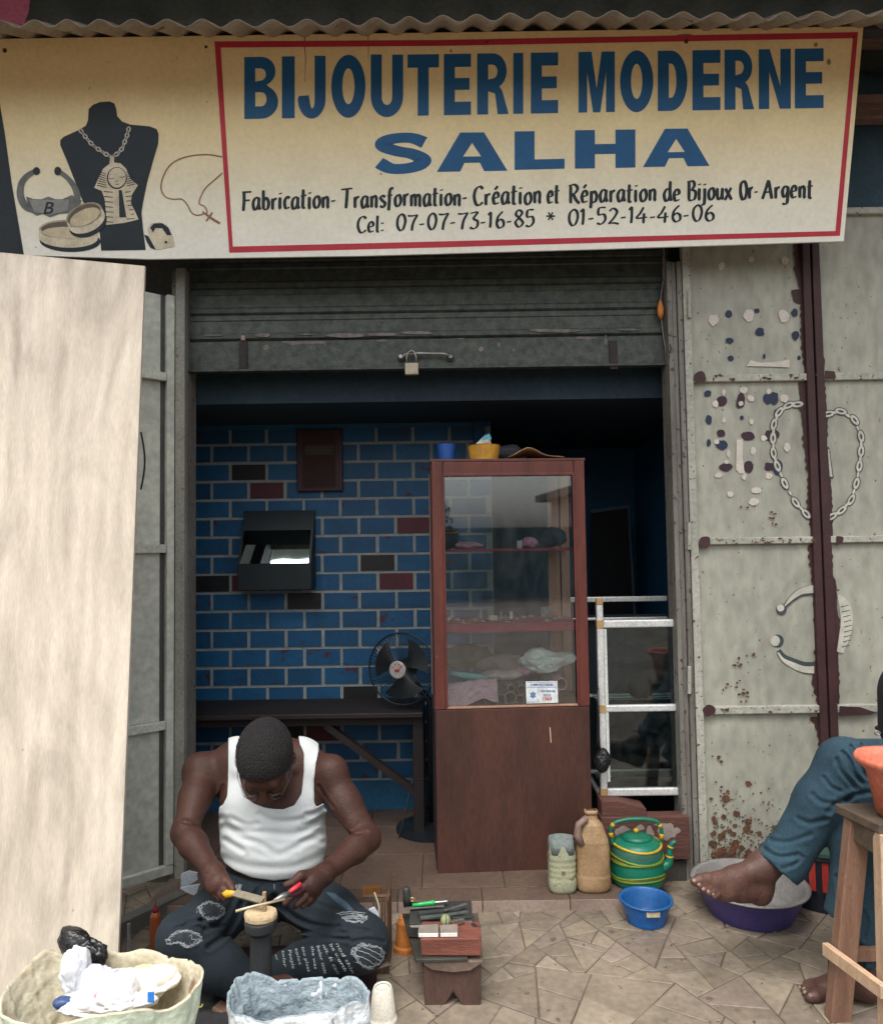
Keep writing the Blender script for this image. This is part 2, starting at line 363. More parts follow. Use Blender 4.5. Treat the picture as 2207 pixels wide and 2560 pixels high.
m_rust = M('rust', (.16, .065, .03), (.06, .035, .025), 30, .9, .5)
m_ply = M('plywood', (.59, .525, .43), (.50, .44, .36), 3.2, .8, .1, stretch=(5, 5, .55), fine=.18, contrast=(.42, .72), spot=(.30, .25, .2), spot_scale=14, spot_th=.76)
m_corr = M('corrugated_sheet', (.42, .37, .30), (.30, .26, .215), 5, .55, .15, metal=.15, spot=(.12, .07, .045), spot_scale=12, spot_th=.66)
m_upper = M('upper_sheet', (.34, .42, .42), (.26, .33, .33), 3, .6, .1)
m_tarp = M('dark_tarp', (.04, .085, .115), (.025, .055, .08), 6, .7, .5, bscale=9)
m_timber = M('roof_timber', (.24, .15, .115), (.14, .09, .07), 8, .85, .3, stretch=(1, 6, 6))
m_pink = M('pink_sheet', (.55, .14, .22), (.45, .10, .17), 5, .7, .1)
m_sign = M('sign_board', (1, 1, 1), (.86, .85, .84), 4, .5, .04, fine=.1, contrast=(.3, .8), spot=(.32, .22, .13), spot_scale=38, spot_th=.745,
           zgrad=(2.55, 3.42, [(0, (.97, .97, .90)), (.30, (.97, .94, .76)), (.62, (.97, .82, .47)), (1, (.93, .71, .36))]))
m_signred = M('sign_red', (.56, .035, .06), (.48, .03, .05), 6, .5, 0, fine=.12)
m_signblue = M('sign_blue', (.012, .12, .30), (.010, .10, .25), 10, .5, 0, fine=.15)
m_signdark = M('sign_dark', (.014, .026, .035), (.012, .02, .028), 10, .5, 0)
m_ink = M('sign_grey_paint', (.62, .60, .52), (.42, .40, .34), 25, .6, 0)
m_cream = M('sign_cream_paint', (.78, .71, .54), (.55, .48, .34), 18, .6, 0)
m_steelpaint = M('sign_steel_paint', (.20, .21, .20), (.10, .11, .11), 22, .6, 0)
m_copper = M('sign_copper_paint', (.36, .19, .12), (.28, .14, .09), 20, .6, 0)

# ------------------------------------------------------------------ ground and paving
g = MB(); g.add([V(-60, -70, -.02), V(60, -70, -.02), V(60, 40, -.02), V(-60, 40, -.02)], [(0, 1, 2, 3)])
tag(g.build('ground', m_dirt, recalc=False), kind='structure')
pv = MB().box((-2.6, .9, -.015), (2.6, 3.6, 0)).build('pavement', m_grout, base=(0, 2.2, 0)); tag(pv, kind='structure')
def split(poly, out, rnd):
    A = abs(sum(poly[i][0]*poly[(i+1) % len(poly)][1]-poly[(i+1) % len(poly)][0]*poly[i][1] for i in range(len(poly))))/2
    cx = sum(p[0] for p in poly)/len(poly); cy = sum(p[1] for p in poly)/len(poly)
    lim = (.030 if cy < 2.45 else .012)*rnd.uniform(.6, 1.7)
    if abs(cx) > 1.7: lim *= 1.6
    if A < lim: out.append((poly, cx, cy)); return
    best = max(((poly[(i+1) % len(poly)][0]-poly[i][0], poly[(i+1) % len(poly)][1]-poly[i][1]) for i in range(len(poly))), key=lambda d: math.hypot(*d))
    th = math.atan2(best[1], best[0])+math.pi/2+rnd.gauss(0, .33); nx, ny = -math.sin(th), math.cos(th)
    ox = cx+rnd.uniform(-.2, .2)*math.sqrt(A); oy = cy+rnd.uniform(-.2, .2)*math.sqrt(A); a, b = [], []
    for i in range(len(poly)):
        p, q = poly[i], poly[(i+1) % len(poly)]; dp = (p[0]-ox)*nx+(p[1]-oy)*ny; dq = (q[0]-ox)*nx+(q[1]-oy)*ny
        (a if dp >= 0 else b).append(p)
        if dp*dq < 0: t = dp/(dp-dq); c = (p[0]+t*(q[0]-p[0]), p[1]+t*(q[1]-p[1])); a.append(c); b.append(c)
    if len(a) < 3 or len(b) < 3: out.append((poly, cx, cy)); return
    split(a, out, rnd); split(b, out, rnd)
rnd = random.Random(11); tl = []
split([(-2.5, 1.0), (2.5, 1.0), (2.5, 3.5), (-2.5, 3.5)], tl, rnd)
def inset(poly, d):
    n = len(poly); s_a = sum(poly[i][0]*poly[(i+1) % n][1]-poly[(i+1) % n][0]*poly[i][1] for i in range(n)); P = poly if s_a > 0 else poly[::-1]; out = []
    for i in range(n):
        a, b, c = P[i-1], P[i], P[(i+1) % n]
        e1 = (b[0]-a[0], b[1]-a[1]); e2 = (c[0]-b[0], c[1]-b[1]); l1 = math.hypot(*e1); l2 = math.hypot(*e2)
        if l1 < 1e-4 or l2 < 1e-4: continue
        n1 = (-e1[1]/l1, e1[0]/l1); n2 = (-e2[1]/l2, e2[0]/l2); k = 1+n1[0]*n2[0]+n1[1]*n2[1]
        if k < .35: k = .35
        out.append((b[0]+(n1[0]+n2[0])/k*d, b[1]+(n1[1]+n2[1])/k*d))
    return out
tl.sort(key=lambda t: (t[2]-2.3)**2*1.2+max(0, abs(t[1]-.3)-.4)**2)
rest = MB()
def tilemesh(mb, poly, z0, z1):
    P = inset(poly, rnd.uniform(.001, .0032)); 
    if len(P) < 3: return
    Q = inset(P, .0025); tz = [rnd.uniform(-.0012, .0012) for _ in P]
    if len(Q) != len(P): Q = P
    n = len(P); mb.add([V(x, y, z0) for x, y in P]+[V(x, y, z1-.002+t) for (x, y), t in zip(P, tz)]+[V(x, y, z1+t) for (x, y), t in zip(Q, tz)],
        [tuple(range(2*n, 3*n))]+[(i+o*n, (i+1) % n+o*n, (i+1) % n+(o+1)*n, i+(o+1)*n) for i in range(n) for o in (0, 1)])
for i, (poly, cx, cy) in enumerate(tl):
    if cy > 3.2 and abs(cx) < .8: pass
    if i < 298:
        t = MB(); tilemesh(t, poly, -.004, rnd.uniform(.0025, .0045))
        if t.v: t.build('paving_stone', rnd.choice([m_tileA, m_tileA, m_tileB, m_tileC]), pv)
    else: tilemesh(rest, poly, -.004, .004)
tag(rest.build('small_paving', m_tileA, pv), kind='stuff')

# ------------------------------------------------------------------ step, floor, room
ZF = .05; YS = 2.90; XSR = .80
st = MB().box((-1.15, YS+.012, 0), (XSR-.008, 3.2, ZF-.008)); st.box((-2.4, 3.2, 0), (1.35, 5.2, ZF-.008)); st = st.build('entrance_step', m_grout, base=(0, 3, 0)); tag(st, kind='structure')
def tilebox(a, b, parent, mat, name, bev=.0015): return MB().box(a, b).build(name, mat, parent, bevel=bev)
xs = [-1.15, -.83, -.51, -.19, .135, .47, .80]
for i in range(len(xs)-1):
    a, b = xs[i]+.0018, xs[i+1]-.0018
    tilebox((a, YS, .002), (b, YS+.012, ZF-.004+rnd.uniform(-.001, .001)), st, m_riser, 'riser_tile')
    tilebox((a, YS+.001, ZF-.007), (b, YS+.10, ZF+.0006), st, m_ftile, 'step_tile')
for j in range(6):
    for i in range(10):
        x = -1.75+i*.33+(.06 if j else 0); y = YS+.104+j*.33
        if (y < 3.2 and (x < -1.15 or x > .6)) or x+.33 > 1.4: continue
        tilebox((x+.002, y+.002, ZF-.007), (x+.328, y+.328, ZF+.0006), st, m_ftile, 'floor_tile')
YB = 3.9
bw = MB().box((-2.4, YB, 0), (PY(1232, 1400, YB).x, YB+.15, 2.2)).build('back_wall', m_mortar, base=(-.6, YB, 0)); tag(bw, kind='structure')
XE = PY(1232, 1400, YB).x
ru = MB().box((XE-.15, YB+.15, 0), (XE, 5.2, 2.2)); ru.box((XE, 5.05, 0), (1.6, 5.2, 2.3)); tag(ru.build('rear_room_wall', m_navy, base=(.6, 5.05, 0)), kind='structure')
sw = MB().box((1.32, 3.26, 0), (1.5, 5.05, 2.3)); sw.box((-2.55, 3.3, 0), (-2.4, 5.2, 2.3)); tag(sw.build('side_walls', m_navy, base=(1.4, 4, 0)), kind='structure')
cl = MB().box((-2.4, 3.32, 2.06), (1.5, 5.2, 2.2)); tag(cl.build('ceiling', m_ceil, base=(0, 4, 2.06)), kind='structure')
zt = PY(800, 1072, YB).z; band = MB().box((-2.4, YB-.004, zt), (XE, YB-.0005, 2.06)); band.box((-2.4, YB-.004, ZF), (XE, YB-.0005, PY(800, 1948, YB).z-.01)); band.build('painted_band', m_navy, bw)
pc = MB().box((PY(1181, 1000, YB).x, YB-.05, PY(1190, 1150, YB).z), (PY(1209, 1000, YB).x, YB-.005, 2.058)).build('post', M('navy_post', (.012, .07, .15)), None, bevel=.004); tag(pc, 'blue painted post standing above the display cabinet at the end of the brick wall', 'post')
# bricks: 18 painted rows, proud of the mortar
z_top = PY(800, 1109.6, YB).z; z_bot = PY(800, 1951, YB).z; rh = (z_top-z_bot)/18; bwid = 91.7/FPX*YB; jw = .017
xj0 = PY(485, 1090, YB).x
spec = {}
def near_brick(dx, dy, m_): spec[(dx/.8093, dy/.8093)] = m_
for q in [(503, 954), (764, 1138), (423, 1180), (614, 1215), (726, 1405), (592, 1490)]: near_brick(*q, m_black)
for q in [(542, 990), (838, 1063), (475, 1180), (650, 1482), (800, 1180)]: near_brick(*q, m_red)
smk = {k: None for k in spec}
bricks = []
for r in range(-1, 18):
    z1 = z_top-r*rh-jw*.45; z0 = z_top-(r+1)*rh+jw*.45
    if r == -1: z1 = zt
    off = 0 if r % 2 else .5
    for k in range(-6, 12):
        x0 = xj0+(k+off)*bwid+jw/2; x1 = x0+bwid-jw
        x0 = max(x0, -2.3); x1 = min(x1, XE-.004)
        if x1-x0 < .02: continue
        bricks.append((x0, x1, z0, z1))
used = {}
for key, mt in spec.items():
    def dd(b): u = proj(V((b[0]+b[1])/2, YB, (b[2]+b[3])/2)); return math.hypot(u[0]-key[0], u[1]-key[1])
    used[min(range(len(bricks)), key=lambda i: dd(bricks[i]))] = mt
for i, (x0, x1, z0, z1) in enumerate(bricks):
    mt = used.get(i) or (m_bluered if rnd.random() < .55 else m_blue)
    j = lambda: rnd.uniform(-.0012, .0012)
    MB().box((x0+j(), YB-.006+j()*.5, z0+j()), (x1+j(), YB+.002, z1+j())).build('brick', mt, bw)
# ------------------------------------------------------------------ facade above the doors
YD = 3.15
fc = MB().box((-3.6, 3.34, 2.2), (3.4, 3.5, 3.7)); fc.box((-3.6, 3.30, 0), (-1.22, 3.45, 2.2)); fc.box((2.4, 3.3, 0), (3.4, 3.45, 2.6)); fc = tag(fc.build('facade_wall', M('facade_grey', (.09, .095, .09), (.06, .065, .06), 3), base=(0, 3.34, 0)), kind='structure')
# tarp and timbers right of the sign
t = MB(); n = 26
gx = [1.3+i*(1.4/n) for i in range(n+1)]; gz = [2.62+i*(.9/14) for i in range(15)]
vs = [V(x, 3.24+.02*noise.noise(V(x*6, z*3, 1))+.012*math.sin(x*17+z*5), z) for z in gz for x in gx]
t.add(vs, [(j*(n+1)+i, j*(n+1)+i+1, (j+1)*(n+1)+i+1, (j+1)*(n+1)+i) for j in range(14) for i in range(n)])
tp = t.build('tarpaulin', m_tarp, base=(2, 3.24, 2.62), smooth=True, recalc=False); tp.modifiers.new('s', 'SOLIDIFY').thickness = .003
tag(tp, 'dark blue tarpaulin sheet hanging right of the sign under the roof', 'tarpaulin')
for (y0, y1, lb) in ((62, 112, 'upper brown roof timber beside the top right corner of the sign'), (243, 303, 'lower brown roof timber crossing the dark tarpaulin right of the sign')):
    zb = PY(2180, y1, 3.17).z; za = PY(2180, y0, 3.17).z
    tag(MB().box((1.35, 3.14, zb), (2.9, 3.2, za), jig=.004).build('roof_timber', m_timber, bevel=.004), lb, 'timber beam', 'timbers right of the sign')

# ------------------------------------------------------------------ doors on the right
def leaf(name, label, xr, Y, bars_y, ztop_y, stiles, pan, zb, skew=0):
    pass
zD0 = PZ(1760, 2180, 0).z+.012; zTop = PY(1900, 520, YD).z
barsA = [(934, 952), (1343, 1360), (1766, 1786)]
XJ0, XJ1 = PY(1683, 1300, YD).x, PY(1722, 1300, YD).x
XA0, XA1 = XJ1+.004, PY(2053, 1300, YD).x-.004
XB0, XB1 = PY(2053, 1300, YD).x+.004, 2.30
def doorleaf(base_label, x0, x1, brown_left, mat, grp):
    T = thing('door_leaf', (x0, YD, 0), base_label, 'metal door', grp)
    zs = [zD0]+[PY(1900, (a+b)/2, YD).z for a, b in barsA[::-1]]+[zTop]
    zb = [(PY(1900, b, YD).z, PY(1900, a, YD).z) for a, b in barsA[::-1]]
    sw = .034
    # sheet panels between the bars, pressed with a shallow diagonal cross
    lo = zD0
    cuts = [lo]+[z for q in zb for z in q]+[zTop]
    for i in range(0, len(cuts), 2):
        z0, z1 = cuts[i], cuts[i+1]; nx, nz = 36, 48; mb = MB(); vs = []
        for b in range(nz+1):
            for a in range(nx+1):
                u, v = a/nx, b/nz; d = min(abs(u-v), abs(u-(1-v)))
                y = YD+.022-.0026*max(0, 1-d*22)-.001*(1-(2*u-1)**2)*(1-(2*v-1)**2)+.0008*noise.noise(V(u*3+x0, v*3+z0, 0))
                vs.append(V(x0+.01+(x1-x0-.02)*u, y, z0+(z1-z0)*v))
        mb.add(vs, [(b*(nx+1)+a, b*(nx+1)+a+1, (b+1)*(nx+1)+a+1, (b+1)*(nx+1)+a) for b in range(nz) for a in range(nx)])
        mb.build('panel', mat, T, smooth=True, recalc=False)
    for (z0, z1) in zb:
        MB().box((x0+sw-.002, YD+.002, z0), (x1-sw+.002, YD+.03, z1)).build('crossbar', m_bar, T, bevel=.004)
    MB().box((x0, YD-.002, zD0), (x0+sw, YD+.032, zTop)).build('stile', m_brown if brown_left else m_bar, T, bevel=.004)
    MB().box((x1-sw, YD-.002, zD0), (x1, YD+.032, zTop)).build('stile', m_bar if brown_left else m_brown, T, bevel=.004)
    MB().box((x0+sw, YD, zTop-.03), (x1-sw, YD+.03, zTop)).build('top_rail', m_bar, T, bevel=.004)
    return T
DA = doorleaf('grey metal door leaf with paint daubs and rust, between the jamb and the brown stiles', XA0, XA1, False, m_door, 'grey metal door leaves')
DB = doorleaf('grey metal door leaf at the right edge, behind the seated person in jeans', XB0, XB1, True, m_door, 'grey metal door leaves')
def dpt(x, y, off=0, Y=YD+.0150): return PY(x, y, Y-off)
# painted things on the leaves are flat paint, draped a hair in front of the sheet
def paint(parent, name, polys, mat, off=.0, Y=YD+.0168):
    off = off*.3 if off < .005 else off+.0073
    if len(polys) > 60:
        mb = MB()
        for k, p in enumerate(polys): mb.flat([[PY(x, y, Y-off-.000003*k) for x, y in p]])
        return tag(mb.build(name, mat, parent, recalc=False), kind='stuff')
    for k, p in enumerate(polys):
        MB().flat([[PY(x, y, Y-off-.00001*k) for x, y in p]]).build(name, mat, parent, recalc=False)
def c6(x, y): return (1600+x/2.302, 600+y/2.302)
def rough_poly(cx, cy, rx, ry, seed, n=11, j=.28):
    r = random.Random(seed); n = 20 if max(rx, ry) > 4 else 9; h = [(r.uniform(-j, j)*1.1/k**.7, r.uniform(0, 6.3), k) for k in (1, 2, 3, 4, 5, 7)]
    return [(cx+rx*q*math.cos(t), cy+ry*q*math.sin(t)) for t in [2*math.pi*i/n for i in range(n)] for q in [max(.35, 1+sum(a*math.sin(k*t+p) for a, p, k in h)*.6)]]
def blobs(lst, s=1):
    return [rough_poly(*c6(x, y), rx/2.302, ry/2.302, int(x*3+y)) for x, y, rx, ry in lst]
m_navyp = M('navy_daub', (.012, .025, .07), (.02, .03, .06), 20, .6, 0)
m_maroonp = M('maroon_daub', (.045, .018, .03), (.03, .012, .02), 20, .6, 0)
m_whitep = M('white_daub', (.62, .57, .50), (.5, .46, .4), 12, .7, .1)
paint(DA, 'navy_daub', blobs([(508, 422, 20, 22), (670, 405, 15, 14), (887, 420, 18, 24), (692, 527, 26, 24), (893, 547, 22, 26), (515, 577, 22, 17), (524, 680, 17, 16), (714, 668, 8, 14), (915, 678, 10, 13),
      (390, 884, 21, 18), (395, 1036, 19, 26), (586, 1020, 11, 12), (395, 1163, 12, 22), (735, 915, 32, 30), (775, 910, 24, 36), (468, 1180, 32, 30), (790, 1310, 28, 46), (790, 990, 20, 18)]), m_navyp)
paint(DA, 'maroon_daub', blobs([(470, 925, 28, 32), (582, 925, 26, 42), (465, 1112, 24, 22), (618, 1128, 38, 26), (757, 1125, 42, 34), (488, 1308, 38, 24), (628, 1305, 28, 34), (740, 1305, 28, 24)]), m_maroonp, .0004)
wp = blobs([(466, 145, 18, 24), (640, 112, 18, 16), (833, 120, 22, 22), (423, 455, 26, 34), (625, 438, 30, 36), (825, 440, 30, 36), (595, 862, 22, 20), (482, 875, 10, 18), (740, 870, 14, 16), (832, 915, 24, 22), (432, 942, 16, 22), (635, 912, 20, 18), (580, 940, 14, 14),
      (440, 1160, 14, 14), (510, 1230, 10, 20), (650, 1210, 16, 22), (712, 1140, 18, 16), (848, 1190, 18, 26), (450, 1355, 20, 16), (738, 1357, 20, 18), (598, 1362, 13, 18), (518, 1460, 17, 17), (672, 1440, 30, 18), (660, 1505, 28, 22), (495, 1278, 14, 10), (640, 1045, 12, 18), (483, 1035, 12, 16)])
wp += [[c6(*q) for q in ((555, 1150), (592, 1145), (590, 1250), (602, 1345), (570, 1342), (552, 1320))], [c6(*q) for q in ((612, 725), (635, 690), (690, 705), (760, 702), (858, 688), (860, 732), (740, 728))]]
paint(DA, 'white_daub', wp, m_whitep, .0008)
# jagged brown paint beside the central stiles
def jag(pts, side, seed, amp=9):
    r = random.Random(seed); out = []
    for (xa, ya), (xb, yb) in zip(pts[:-1], pts[1:]):
        n_ = max(2, int(abs(yb-ya)/9))
        for i in range(n_):
            t = i/n_; x = xa+(xb-xa)*t+side*r.uniform(0, amp)*(1 if i % 2 else .1); out.append((x, ya+(yb-ya)*t))
    out.append(pts[-1]); return out
L1 = jag([(1985, 605), (1988, 680), (2000, 722), (1978, 725), (1984, 752), (2002, 760), (2004, 860), (2012, 925)], -1, 3, 5)
paint(DA, 'brown_paint_edge', [L1+[(2032, 925), (2020, 605)]], m_brown, .001)
L2 = jag([(1996, 955), (2005, 1050), (2014, 1140), (2021, 1190), (2020, 1280), (2035, 1342)], -1, 4, 7)
paint(DA, 'brown_paint_edge', [L2+[(2050, 1342), (2034, 955)]], m_brown, .001)
L3 = jag([(2022, 1362), (2030, 1440), (2036, 1520), (2040, 1600), (2038, 1650), (2030, 1700), (2048, 1762)], -1, 5, 7)
paint(DA, 'brown_paint_edge', [L3+[(2070, 1762), (2050, 1362)]], m_brown, .001)
L4 = jag([(2026, 1792), (2036, 1810), (2050, 1850), (2046, 1930), (2052, 2100)], -1, 6, 8)
paint(DA, 'brown_paint_edge', [L4+[(2078, 2100), (2066, 1792)]], m_brown, .001)
R1 = jag([(2045, 605), (2047, 760), (2052, 880), (2062, 900), (2058, 960)], 1, 7, 5)
paint(DB, 'brown_paint_edge', [R1+[(2040, 960), (2032, 605)]], m_brown, .001)
R2 = jag([(2060, 960), (2068, 1040), (2066, 1150), (2078, 1220), (2080, 1310), (2082, 1340)], 1, 8, 4)
paint(DB, 'brown_paint_edge', [R2+[(2060, 1340), (2040, 960)]], m_brown, .001)
R3 = jag([(2078, 1362), (2082, 1440), (2090, 1460), (2092, 1520), (2100, 1570), (2095, 1640), (2098, 1760)], 1, 9, 4)
paint(DB, 'brown_paint_edge', [R3+[(2080, 1760), (2060, 1362)]], m_brown, .001)
for (x, y, r) in ((1748, 942, 15), (1761, 1355, 15), (1772, 1776, 15)):
    paint(DA, 'brown_patch', [rough_poly(x, y, r, r, int(y), 14, .2)], m_brown, .014)
paint(DB, 'brown_patch', [[(2062, 926), (2086, 928), (2090, 945), (2062, 948)]], m_brown, .012)
paint(DB, 'brown_patch', [jag([(2090, 1340), (2108, 1342), (2106, 1358), (2090, 1362)], 1, 12, 6)], m_brown, .012)
paint(DB, 'brown_patch', [[(2098, 1766), (2150, 1768), (2190, 1782), (2175, 1788), (2098, 1790)]], m_brown, .012)
# rust along the foot of the leaf
rr_ = random.Random(5); sp = []
for i in range(900):
    y = 2174-abs(rr_.gauss(0, 85))*(1 if i % 3 else .35); x = 1780+abs(rr_.gauss(0, 130)); z9 = rr_.uniform(.7, 2.4) if i % 8 else rr_.uniform(3, 9)
    if x < 2045: sp.append(rough_poly(x, y, z9*1.2, z9, i, 8, .45))
for i in range(46):
    cx_, cy_ = rr_.choice([(1840, 1665), (1830, 1715), (1860, 1735), (1795, 1890), (1870, 1640), (1805, 1980), (1870, 1270), (1940, 1290)])
    sp.append(rough_poly(cx_+rr_.gauss(0, 12), cy_+rr_.gauss(0, 10), rr_.uniform(1.5, 5), rr_.uniform(1.5, 4), i+300, 8, .4))
paint(DA, 'rust_spots', sp, m_rust, .0012)
sp = [rough_poly(rr_.uniform(1790, 2040), rr_.choice([1776, 942, 1352])+rr_.uniform(-7, 7), rr_.uniform(1, 6), rr_.uniform(1, 3), i, 7, .4) for i in range(60)]
paint(DA, 'rust_spots', sp, m_rust, .012)
# painted chain and bracelet
def link(cx, cy, a, L, w):
    ca, sa = math.cos(a), math.sin(a)
    f = lambda l, ww: [(cx+l*math.cos(t)*ca-ww*math.sin(t)*sa, cy+l*math.cos(t)*sa+ww*math.sin(t)*ca) for t in [2*math.pi*i/12 for i in range(12)]]
    return f(L, w), f(L*.5, w*.38), f(L*1.18, w*1.3)
chA = [(905, 945), (855, 950), (800, 990), (770, 1060), (765, 1140), (768, 1225), (790, 1300), (832, 1400), (895, 1510), (955, 1575)]
chB = [(1085, 1000), (1155, 985), (1235, 1035), (1272, 1130), (1272, 1215), (1262, 1300), (1245, 1400), (1215, 1495), (1160, 1555), (1105, 1590)]
m_chw = M('chain_white', (.55, .53, .45), None, 20, .6, 0); m_chd = M('chain_dark', (.05, .07, .07), None, 20, .6, 0)
for par, ch in ((DA, chA), (DB, chB)):
    wh, dk, ol = [], [], []; P = [c6(*q) for q in ch]
    for i in range(len(P)):
        a = P[max(i-1, 0)]; b = P[min(i+1, len(P)-1)]; an = math.atan2(b[1]-a[1], b[0]-a[0])
        o, n_, e = link(P[i][0], P[i][1], an, 15, 7.5); wh.append(o); dk.append(n_); ol.append(e)
        if i < len(P)-1: o, n_, e = link((P[i][0]+P[i+1][0])/2, (P[i][1]+P[i+1][1])/2, math.atan2(P[i+1][1]-P[i][1], P[i+1][0]-P[i][0]), 7, 3.2); wh.append(o); ol.append(e)
    paint(par, 'painted_chain_outline', ol, m_chd, .0012); paint(par, 'painted_chain', wh, m_chw, .0017); paint(par, 'painted_chain_holes', dk, m_chd, .0022)
def c8(x, y): return (1850+x/3.767, 1350+y/3.767)
def ribbon(pts, ws):
    P = smooth_pts([(*p, w) for p, w in zip(pts, ws)], 5); l, r = [], []
    for i in range(len(P)):
        a = P[max(i-1, 0)]; b = P[min(i+1, len(P)-1)]; dx, dy = b[0]-a[0], b[1]-a[1]; q = math.hypot(dx, dy) or 1
        l.append((P[i][0]-dy/q*P[i][2], P[i][1]+dx/q*P[i][2])); r.append((P[i][0]+dy/q*P[i][2], P[i][1]-dx/q*P[i][2]))
    return l+r[::-1]
top_arm = [c8(*q) for q in ((420, 630), (480, 560), (560, 500), (640, 475), (705, 470))]
bot_arm = [c8(*q) for q in ((360, 1040), (410, 1110), (500, 1160), (600, 1200), (700, 1205))]
paint(DA, 'painted_bracelet_shade', [ribbon(top_arm, [5, 8, 10, 12, 13]), ribbon(bot_arm, [6, 9, 12, 14, 15]), rough_poly(*c8(388, 655), 13, 14, 1, 14, .05), rough_poly(*c8(352, 950), 16, 16, 2, 14, .05)], m_chd, .0012)
paint(DA, 'painted_bracelet', [ribbon([(x, y-2) for x, y in top_arm], [1.5, 5, 7, 9, 10]), ribbon([(x-1, y+5) for x, y in bot_arm], [2, 4, 7, 8, 9]), rough_poly(*c8(380, 640), 9, 9, 1, 14, .05), rough_poly(*c8(330, 950), 12, 13, 2, 14, .05)], m_chw, .0017)
arm3 = [c8(*q) for q in ((925, 520), (985, 620), (1005, 760), (985, 900), (940, 1060))]
paint(DB, 'painted_bracelet', [ribbon(arm3, [3, 14, 15, 14, 8])], m_chw, .0017)
paint(DB, 'painted_bracelet_ribs', [ribbon([(x0_-9, y_+3), (x0_+11, y_-2)], [1.3, .8]) for x0_, y_ in [(2110+9*math.sin(math.pi*k/9), 1515+k*12.5) for k in range(9)]], m_chd, .0022)
paint(DB, 'painted_ruler', [[(2067, 1115), (2073, 1120), (2084, 1195), (2072, 1194)]], m_chd, .0015); paint(DB, 'painted_ruler', [[(2069, 1122), (2072, 1124), (2081, 1192), (2074, 1191)]], m_chw, .0020)
# hinges
for y in (1340, 1700, 760):
    a = PY(1723, y-34, YD-.01); b = PY(1723, y+34, YD-.01); MB().tube([a, b], .008, 10).build('hinge', m_bar, DA, smooth=False)
# ------------------------------------------------------------------ jambs, lintel
JR = thing('door_jamb', ((XJ0+XJ1)/2, YD, 0), 'right door jamb of grooved grey steel beside the aluminium showcase', 'door jamb', 'door jambs')
zt2 = 2.62
for k in range(3):
    x0 = XJ0+(XJ1-XJ0)*k/3; MB().box((x0+.001, YD-.004+.010*(k % 2), .0), (XJ0+(XJ1-XJ0)*(k+1)/3-.001, YD+.05, zt2)).build('jamb_strip', m_jamb, JR, bevel=.003)
MB().box((XJ0+.002, YD+.05, 0), (XJ1+.05, 3.26, zt2)).build('jamb_back', m_jamb, JR)
XL1 = PY(463, 1300, YD).x; XL0 = PY(437, 1300, YD).x
JL = thing('door_jamb', ((XL0+XL1)/2, YD, 0), 'left door jamb, pale grey steel post beside the blue brick wall', 'door jamb', 'door jambs')
MB().box((XL0+.004, YD-.01, .0), (XL1, YD+.03, zt2)).build('jamb_strip', M('jamb_pale', (.25, .25, .21), (.19, .19, .165), 6, .55, .2, spot=(.08, .06, .045), spot_scale=45, spot_th=.69), JL, bevel=.003)
MB().box((XL1-.07, YD+.03, 0), (XL1-.004, 3.30, zt2)).build('jamb_back', m_jamb, JL)
# ------------------------------------------------------------------ folded left leaf
pL = V(XL0-.002, YD-.002, 0); dL = V(-.104, -.092, 0).normalized(); nL = V(dL.y, -dL.x, 0)  # nL faces the street
if nL.y > 0: nL = -nL
LT = thing('door_leaf', pL, 'folded grey metal door leaf half hidden behind the plywood board', 'metal door')
def lp(u, w, z): return pL+dL*u+nL*w+V(0, 0, z)
def lbox(u0, u1, w0, w1, z0, z1): return MB().add([lp(u, w, z) for z in (z0, z1) for w in (w0, w1) for u in (u0, u1)], [(0, 2, 3, 1), (4, 5, 7, 6), (0, 1, 5, 4), (2, 6, 7, 3), (0, 4, 6, 2), (1, 3, 7, 5)])
def lz(x, y):   # height of a measured point on the leaf plane
    return PP(x, y, pL, nL).z
zbs = [(lz(430, a), lz(430, b)) for a, b in ((1822, 1801), (1382, 1361), (954, 933))]
z0L = .10; cuts = [z0L]+[z for q in zbs for z in q]+[2.50]
for i in range(0, len(cuts), 2): lbox(.05, .42, -.03, -.024, cuts[i], cuts[i+1]).build('panel', m_doorL, LT)
for a, b in zbs: lbox(.034, .42, -.022, .004, a, b).build('crossbar', M('bar_pale', (.55, .56, .48), None, 6, .5, .15, spot=(.07, .05, .04), spot_scale=60, spot_th=.68), LT, bevel=.003)
lbox(.0, .032, -.03, .004, z0L, 2.50).build('stile', m_doorL, LT, bevel=.003); lbox(.034, .052, -.03, -.022, z0L, 2.50).build('channel', M('channel_dark', (.07, .075, .065)), LT)  # channel strip coloured dark for the shade inside the stile gap
lbox(.0, .42, -.028, .0, z0L-.04, z0L-.002).build('bottom_rail', m_doorL, LT, bevel=.003)
# ------------------------------------------------------------------ roller shutter
YR = 3.22
SH = thing('roller_shutter', (0, YR, 2.18), 'rolled up green grey metal shutter over the shop opening', 'roller shutter')
xs0, xs1 = XL1-.03, XJ0+.03
ys = [525, 589, 653, 718, 783, 847]
for i in range(5):
    za, zb_ = PY(1000, ys[i], YR).z, PY(1000, ys[i+1], YR).z; h = za-zb_
    prof = [(.0, 1), (-.006, .97), (-.008, .80), (-.004, .76), (-.004, .30), (-.007, .24), (-.007, .10), (.004, .02), (.006, 0)]
    mb = MB(); n_ = 2; vs = []
    for a, t_ in prof: vs += [V(xs0, YR+a, zb_+h*t_), V(xs1, YR+a, zb_+h*t_)]
    mb.add(vs, [(2*k, 2*k+1, 2*k+3, 2*k+2) for k in range(len(prof)-1)]); o = mb.build('slat', m_shut, SH, recalc=False)
    o.modifiers.new('s', 'SOLIDIFY').thickness = .002
za, zb_ = PY(1000, 849, YR).z, PY(1000, 926, YR).z
